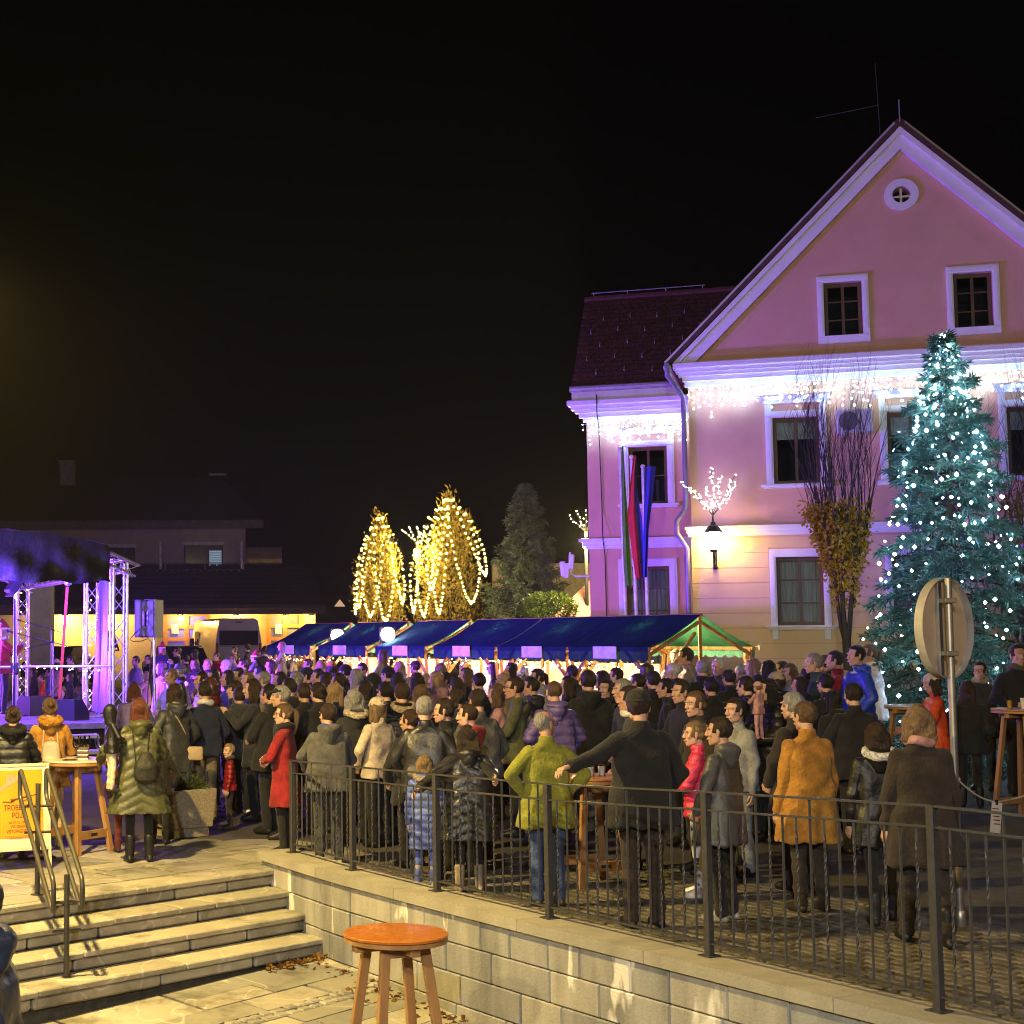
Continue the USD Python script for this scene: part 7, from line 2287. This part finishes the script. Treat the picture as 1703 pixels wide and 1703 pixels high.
# ---- the crowd further back: x, y of the crown in the photograph, then what sets each one apart
BACK = [
 # right-hand group below the peach building
 (1118, 1104, 'white haired man in dark coat before the stall gable post', dict(a=75, hair='short white', c='black', h=1.78)),
 (1075, 1105, 'person in brown hooded coat, hood up, under the stall end', dict(a=10, hood='up', c='brown', fat=1.25, h=1.78)),
 (1124, 1081, 'stallholder with fair hair in pale jacket inside the nearest stall', dict(D=26.1, a=130, hair='short fair', c='lgrey')),
 (1140, 1079, 'stallholder in checked brown jacket right inside the nearest stall', dict(D=25.2, a=100, hair='short brown', c='khaki')),
 (1168, 1099, 'grey haired man in black coat right of the stall corner post', dict(D=23.4, a=10, hair='short grey', c='black')),
 (1194, 1097, 'white haired man in grey jacket beside the slanting stall post', dict(D=23.0, a=150, hair='short white', c='dgrey')),
 (1212, 1115, 'dark haired person in black before the white haired man', dict(a=20, hair='short dark', c='black')),
 (1245, 1077, 'tall short haired man in pale jacket against the yellow wall', dict(D=26, a=120, hair='buzz brown', c='lgrey', face=True)),
 (1252, 1097, 'woman with wavy fair hair in dark coat left of the black hood', dict(D=24, a=70, hair='bob fair', c='navy')),
 (1277, 1100, 'person with smooth black bob below the yellow wall', dict(D=23, a=30, hair='bob black', c='black')),
 (1300, 1101, 'person with dark brown hair behind the grey woman by the wall', dict(D=26, a=60, hair='short brown', c='char')),
 (1313, 1106, 'woman with short ash hair in light grey jacket by the wall', dict(D=23, a=100, hair='curly lbrown', c='lgrey')),
 (1291, 1120, 'woman in beige knit hat below the grey jacket woman', dict(D=20.5, a=60, hat='beanie', hatc='beige', hair='bob brown', c='black')),
 (1276, 1131, 'woman with black hair holding the baby in pink', dict(D=17.6, a=100, hair='bob black', c='black', arms='front')),
 (1353, 1088, 'grey haired man in teal and blue jacket facing left', dict(D=22, a=70, hair='short grey', c='teal', fat=1.2, hem=.7)),
 (1371, 1091, 'dark haired person between the teal and the red jackets', dict(D=25, a=50, hair='short dark', c='black')),
 (1388, 1084, 'man in red jacket against the yellow wall', dict(D=23, a=80, hair='short dark', c='red', fat=1.15, hem=.7)),
 (1424, 1075, 'young man in bright blue jacket facing left beside the fir', dict(D=22.4, a=95, hair='short black', c='blue', hem=.7)),
 (1445, 1073, 'woman with pony tail in white coat behind the bright blue jacket', dict(D=25, a=90, hair='pony lbrown', c='white')),
 (1340, 1112, 'woman with short dark hair between the hat and the teal jacket', dict(D=24, a=40, hair='short brown', c='char')),
 (1232, 1106, 'man with grey stubble hair right of the slanting stall post', dict(D=24.6, a=60, hair='buzz grey', c='char')),
 (1182, 1128, 'black haired man with broad back under the white haired man', dict(a=10, hair='short black', c='black', fat=1.3)),
 # in front of the near stalls
 (1001, 1117, 'woman with dark bob under the first stall sign', dict(a=70, hair='bob dark', c='black')),
 (1024, 1112, 'man with glowing ear under the stall braces', dict(a=80, hair='short brown', c='dbrown')),
 (951, 1108, 'dark haired man facing the second sign', dict(a=40, hair='short dark', c='char')),
 (968, 1099, 'woman in olive parka under the orange stall brace', dict(a=60, hair='bob brown', c='olive')),
 (929, 1097, 'blond woman with light shining through her hair at the stall counter', dict(a=30, hair='bob blonde', c='beige')),
 (893, 1114, 'woman with tied dark hair facing left under the second sign', dict(a=90, hair='pony dark', c='lgrey')),
 (868, 1099, 'man with grey curls at the counter of the second stall', dict(a=20, hair='curly grey', c='dgrey')),
 (850, 1104, 'dark haired woman turned left before the grey curls', dict(a=95, hair='bob dark', c='black')),
 (820, 1101, 'woman with glasses and long dark hair before the stall counter', dict(a=100, hair='long dark', c='black', glasses=True)),
 (837, 1122, 'small woman with pale curly hair in front of the glasses woman', dict(a=40, hair='curly blonde', c='beige')),
 (812, 1089, 'person in dark purple lit jacket under the third sign', dict(a=60, hair='short dark', c='violet')),
 (796, 1121, 'man with flat dark hair above the grey wool sweater', dict(a=40, hair='short black', c='black')),
 (775, 1112, 'fair woman with purple lit cheek left of the flat dark hair', dict(a=80, hair='bob lbrown', c='dbrown')),
 (752, 1093, 'person in grey knit hat and dark coat before the third stall', dict(a=10, hat='beanie', hatc='grey', hair='short brown', c='char')),
 (772, 1098, 'curly fair head beside the bright lamp in the crowd', dict(a=40, hair='curly fair', c='beige')),
 (758, 1128, 'woman with dark ponytail behind the red hooded top', dict(a=60, hair='pony dark', c='violet')),
 (733, 1104, 'woman with long ginger blond hair at the stall brace', dict(a=20, hair='long fair', c='ochre')),
 (710, 1091, 'man with thick dark hair under the leaning brace', dict(a=70, hair='curly dark', c='dgrey')),
 (690, 1100, 'man in dark blue cap and orange scarf under the fourth sign', dict(a=30, hat='cap', hatc='navy', hair='short brown', c='orange')),
 (693, 1121, 'dark haired woman with black coat below the orange scarf', dict(a=50, hair='bob dark', c='black')),
 (664, 1101, 'blond head glowing at the fourth stall', dict(a=10, hair='bob blonde', c='lgrey')),
 (661, 1120, 'woman with long straight dark hair below the glowing blond head', dict(a=30, hair='long dark', c='black')),
 (645, 1110, 'person in black cap left of the long straight hair', dict(a=60, hat='beanie', hatc='black', hair='short dark', c='black')),
 (620, 1122, 'person in black hood, hood up, with white stripe jacket', dict(a=20, hood='up', c='black')),
 (602, 1104, 'man with bright face under the work lamp', dict(a=120, hair='short brown', c='black', face=True)),
 (615, 1088, 'backlit man with short hair near the fourth sign', dict(a=140, hair='short brown', c='dbrown', face=True)),
 (592, 1114, 'woman with long wavy grey hair in beige jacket', dict(a=60, hair='long grey', c='beige', h=1.74)),
 (574, 1107, 'person in black knit hat in the middle of the crowd', dict(a=70, hat='beanie', hatc='black', hair='short black', c='black')),
 (551, 1101, 'person in mustard knit hat facing the stalls', dict(a=20, hat='beanie', hatc='mustard', hair='bob brown', c='dbrown')),
 (533, 1100, 'fair haired woman beside the mustard hat', dict(a=20, hair='curly blonde', c='beige')),
 (529, 1114, 'person with purple lit face and dark hair beside the navy hat', dict(a=110, hair='short dark', c='navy')),
 (510, 1112, 'person in navy knit hat facing left', dict(a=80, hat='beanie', hatc='navy', hair='short brown', c='navy')),
 (512, 1097, 'man with glasses in dark jacket under the farthest stall edge', dict(a=110, hair='short brown', c='char')),
 (492, 1118, 'person with ash hair and rounded head left of the navy hat', dict(a=70, hair='bob grey', c='violet')),
 (486, 1083, 'blond woman backlit by the garland of the farthest stall', dict(a=60, hair='long blonde', c='beige')),
 (466, 1119, 'woman with purple lit face turned to the camera side', dict(a=120, hair='bob dark', c='black', face=True)),
 (432, 1108, 'dark haired man right behind the beige coat', dict(a=75, hair='short black', c='navy')),
 (412, 1118, 'smiling person with violet face and blond hair left of the beige coat', dict(a=130, hair='bob fair', c='navy', face=True)),
 (397, 1112, 'person with violet lit face in dark jacket near the cap', dict(a=115, hair='short dark', c='violet', face=True)),
 (379, 1116, 'woman with pink lit face and brown fringe', dict(a=125, hair='bob brown', c='navy', face=True)),
 (391, 1134, 'person in dark peaked cap facing left behind the dark grey jacket', dict(a=80, hat='cap', hatc='char', hair='short brown', c='dgrey')),
 (354, 1114, 'woman with dark hair and glowing cheek above the khaki trousers man', dict(a=110, hair='bob dark', c='black', face=True)),
 (335, 1119, 'man with pale face and short hair above the royal blue sleeves', dict(a=105, hair='short brown', c='lgrey')),
 (349, 1128, 'woman with long auburn hair and red jacket beside the khaki trousers man', dict(a=50, hair='long auburn', c='dred')),
 (326, 1143, 'child with light brown hair left of the khaki trousers man', dict(a=60, hair='short lbrown', c='beige', h=1.45)),
 (307, 1135, 'child in white knit hat and cream jacket', dict(a=70, hat='beanie', hatc='white', hair='bob fair', c='cream', h=1.35)),
 (299, 1105, 'man in lilac knit hat with raised arm', dict(a=95, hat='beanie', hatc='violet', hair='short grey', c='navy', arms=('front', 'up'))),
 (285, 1113, 'pale faced person left of the lilac hat', dict(a=110, hair='short fair', c='lgrey')),
 (284, 1131, 'child in flat cream cap beside the speaker pole', dict(a=75, hat='cap', hatc='cream', hair='short fair', c='beige', h=1.4)),
 (268, 1101, 'woman with brown hair right behind the loudspeaker pole', dict(a=60, hair='bob brown', c='rose')),
 (243, 1117, 'child in rose coat behind the stage tower', dict(a=100, hair='bob fair', c='rose', h=1.35)),
 (222, 1136, 'person with red brown bob and plum jacket beside the stage tower', dict(a=20, hair='bob auburn', c='violet', h=1.6)),
 (220, 1118, 'child with bright face beside the stage tower', dict(a=130, hair='short brown', c='dgrey', h=1.25, face=True)),
 (226, 1092, 'man in light grey jacket right of the stage tower', dict(a=130, hair='short brown', c='lgrey', face=True)),
 (246, 1090, 'dark haired man left of the girl in the santa hat', dict(a=120, hair='short dark', c='black')),
 (269, 1074, 'girl with white hair band and red scarf on shoulders beside the loudspeaker', dict(D=36, h=1.2, z0='up', a=150, hair='bob fair', c='navy', scarf='red', hat='santa')),
 (295, 1077, 'woman with warm lit face before the parked dark car', dict(D=44, a=110, hair='short brown', c='dbrown')),
 (309, 1090, 'man with short hair left of the black knit hat', dict(a=60, hair='short brown', c='black')),
 (324, 1081, 'person in black knit hat before the van side', dict(D=46, a=100, hat='beanie', hatc='black', hair='bob dark', c='black')),
 (323, 1096, 'woman with pale round face under the black knit hat', dict(a=140, hair='bob brown', c='char', face=True)),
 (345, 1097, 'child with blond hair before the van', dict(a=120, hair='short blonde', c='char')),
 (360, 1086, 'man in bright red scarf before the left van light', dict(D=45, a=150, hair='short dark', c='red', face=True)),
 (376, 1099, 'woman with grey hat below the van number plate', dict(a=90, hat='beanie', hatc='lgrey', hair='bob grey', c='beige')),
 (390, 1076, 'woman with brown bun before the van rear door', dict(D=48, a=110, hair='bun brown', c='dbrown')),
 (388, 1089, 'fair child with glowing face before the van door', dict(a=130, hair='short fair', c='lgrey')),
 (411, 1071, 'man with dark hair before the van window', dict(D=48, a=70, hair='short dark', c='black', fat=1.2)),
 (404, 1097, 'person with orange lit face right below the van', dict(a=120, hair='short brown', c='char', face=True)),
 (441, 1075, 'woman with dark hair and pale scarf right of the van', dict(D=46, a=10, hair='bob dark', c='dbrown', scarf='cream')),
 (455, 1087, 'man with dark hair and glasses left of the girl on shoulders', dict(a=100, hair='short dark', c='char')),
 (449, 1098, 'woman with pink lit face in front of the dark haired man', dict(a=110, hair='bob brown', c='rose')),
 (474, 1101, 'man carrying the long haired girl on his shoulders', dict(D=33, a=80, hair='short dark', c='char')),
 (422, 1104, 'man carrying the child in the red pointed hat', dict(D=31, a=80, hair='short dark', c='navy')),
 (640, 1113, 'man carrying the purple lit long haired girl', dict(D=27, a=60, hair='short brown', c='red')),
 (542, 1120, 'woman with straight brown hair in the thick of the crowd', dict(a=60, hair='long brown', c='black')),
 (563, 1121, 'man with dark quiff left of the wavy grey hair', dict(a=70, hair='short dark', c='char')),
 (480, 1130, 'man with dark hair behind the ponytail of the red coat woman', dict(a=70, hair='short dark', c='black')),
 (420, 1131, 'woman with brown bob under the violet faces', dict(a=80, hair='bob brown', c='char')),
 (448, 1140, 'man in black jacket left of the navy baseball cap', dict(a=70, hair='short black', c='black')),
 (707, 1122, 'boy with pale hair left of the red hooded top', dict(a=40, hair='short blonde', c='char', h=1.65)),
 (725, 1118, 'woman with bleached bob behind the looking left woman', dict(a=50, hair='bob blonde', c='rose')),
 (741, 1120, 'man in black hat over the looking left woman', dict(a=80, hat='cap', hatc='black', hair='short dark', c='black')),
 (606, 1134, 'woman with dark hair and pale streak left of the cream knit hat', dict(a=50, hair='bob dark', c='char')),
 (640, 1136, 'man in black jacket right of the cream knit hat', dict(a=15, hair='short black', c='black')),
 (700, 1140, 'woman with light brown bob above the leather jacket man', dict(a=20, hair='bob lbrown', c='dbrown')),
 (758, 1146, 'man with thin hair behind the grey wool sweater', dict(a=50, hair='buzz dark', c='navy')),
 (826, 1140, 'woman in pale rose jacket between the wool sweater and olive jacket', dict(a=90, hair='curly lbrown', c='rose', h=1.65)),
 (883, 1128, 'dark haired man left behind the bald violet puffer', dict(a=60, hair='short dark', c='char')),
 (945, 1126, 'woman with brown hair between bald man and broad black coat', dict(a=80, hair='bob brown', c='black')),
 (1008, 1131, 'woman with round face right of the broad black coat', dict(a=130, hair='bob dark', c='char', face=True)),
 (1107, 1130, 'man with black hair and rose lit cheek right of the black cap', dict(a=80, hair='short black', c='black', fat=1.2)),
 (1060, 1122, 'man with greying temples above the black cap', dict(a=60, hair='short dark', c='dbrown')),
 (1240, 1126, 'man in black jacket beside the woman with the baby', dict(a=30, hair='short dark', c='black', h=1.76)),
 (1330, 1126, 'woman with dark bob below the grey jacket woman', dict(a=60, hair='bob dark', c='navy', h=1.66)),
 (1372, 1122, 'man in black parka right under the teal jacket', dict(a=20, hair='short black', c='black', h=1.76)),
 (1260, 1152, 'woman in dark coat above the pale grey sweater', dict(a=30, hair='bob dark', c='black', h=1.64)),
 (1384, 1150, 'woman in black coat right of the older grey haired man', dict(a=20, hair='bob black', c='black', h=1.62)),
]
for px, py, lab, o in BACK:
    o = dict(o)
    if 'a' in o:
        o['a'] += float(rng.normal(0, 9))
    o.setdefault('hd', float(rng.normal(0, 8)))
    o.setdefault('arms', ['pocket', 'front', 'down', 'pocket', 'phone', 'front'][int(rng.integers(6))])
    o.setdefault('k', ['wool', 'wool', 'puffer'][int(rng.integers(3))])
    if o['k'] == 'puffer':
        o.setdefault('puff', 1)
    o.setdefault('fat', float(np.round(rng.choice([1.05, 1.15, 1.25]), 2)))
    o.setdefault('hem', float(rng.choice([.66, .74, .82])))
    o.setdefault('hood', [None, 'down'][int(rng.integers(2))])
    o['arms'] = o['arms'] if not isinstance(o['arms'], tuple) else o['arms']
    o['hd'] = round(o['hd'] / 12) * 12
    person(px, py, lab, shift=True, **o)
# children lifted above the crowd, and the baby
Q(468, 1068, 'long haired girl in beige coat sitting on a man\'s shoulders', D=32.8, h=1.15, z0='up', a=80, c='beige', hair='long fair', k='puffer', puff=1, hem=.7, arms='front', hd=12)
Q(636, 1081, 'long haired girl lit purple sitting on shoulders before the fourth stall', D=26.8, h=1.15, z0='up', a=60, c='beige', hair='long lbrown', hem=.7, arms='front')
Q(423, 1088, 'child in red pointed hat and patterned jacket on shoulders', D=30.8, h=.95, z0='up', a=70, c='violet', hair='short brown', hat='santa', hem=.7, arms='front')
Q(1260, 1135, 'baby in pale pink suit and hat held by the black haired woman', D=17.35, h=.62, z0='up', a=30, c='rose', t='rose', s='rose', hat='beanie', hatc='rose', hair='short fair', arms='clap')

# ---- on and behind the stage
dk = STZ
Q(8, 1040, 'performer in red jacket and white trimmed red hat on the stage', D=30.0, h=1.7, z0='up', a=-70, c='red', hat='santa', hair='bob blonde', t='black', arms='phone', scarf='white')
SEAT = [(70, 1121, 'man in orange high visibility waistcoat seen through the stage', dict(a=100, c='orange', hair='short brown', h=1.5)), (93, 1097, 'woman with cream hat seen through the stage opening', dict(a=110, c='beige', hair='bob brown', hat='beanie', hatc='cream')),
        (118, 1090, 'man with dark cap and orange lit cheek right of the red pole', dict(a=120, hat='cap', hatc='char', hair='short dark', c='black')), (116, 1120, 'woman in black waistcoat with white star light behind the stage', dict(a=110, hair='bob dark', c='black')),
        (139, 1124, 'child with pale face between the pole and the tower', dict(a=120, hair='short brown', c='lgrey', h=1.2, face=True)), (104, 1142, 'child in cream jacket crouching behind the monitor speaker', dict(a=110, hair='short blonde', c='cream', h=1.0)),
        (128, 1142, 'child with fair hair left of the tower', dict(a=120, hair='bob fair', c='khaki', h=1.1)), (142, 1150, 'child in bright pink jacket and hat beside the tower', dict(a=110, hat='pom', hatc='pink', hair='bob fair', c='pink', h=1.0)),
        (56, 1113, 'woman in dark coat left of the orange waistcoat', dict(a=110, hair='long brown', c='dbrown')), (136, 1103, 'man with grey jacket behind the tower lights', dict(a=110, hair='short grey', c='dgrey')), (82, 1112, 'man in violet jacket behind the microphones', dict(a=100, hair='short dark', c='violet')),
        (184, 1104, 'woman with dark hair seen between the two towers', dict(a=110, hair='bob dark', c='char'))]
for px, py, lab, o in SEAT:
    person(px, py, lab, shift=True, **{'D': 38.5 if py < 1118 else 37.2, **o})

# ---- the man at the bottom left corner
pm = Q(-34, 1462, 'man in navy jacket with a small badge on his sleeve at the lower left corner', D=8.3, z0=lowz(8.3), h=None, a=76, c='steel', k='leather', hem=.74, fat=1.4, hair='short dark', t='black', lev=0, arms=('elbowback', 'front'), hood='down')
pm.add('badge', bx((-.315, -.14, 1.19), (.004, .05, .06), rotz(.35)), M('badge_cloth', (.5, .2, .22), .7))

# ================================================================== THE NIGHT AIR
air = usdkit.material(stage, '/World/Looks/night_air', {'v': ('principled_volume', {'color': (.9, .9, .9), 'density': .0003, 'anisotropy': .35})}, [], volume='v.volume')
top('haze', bx((0, 190, 6.4), (640, 460, 17.2)), air, kind='stuff')
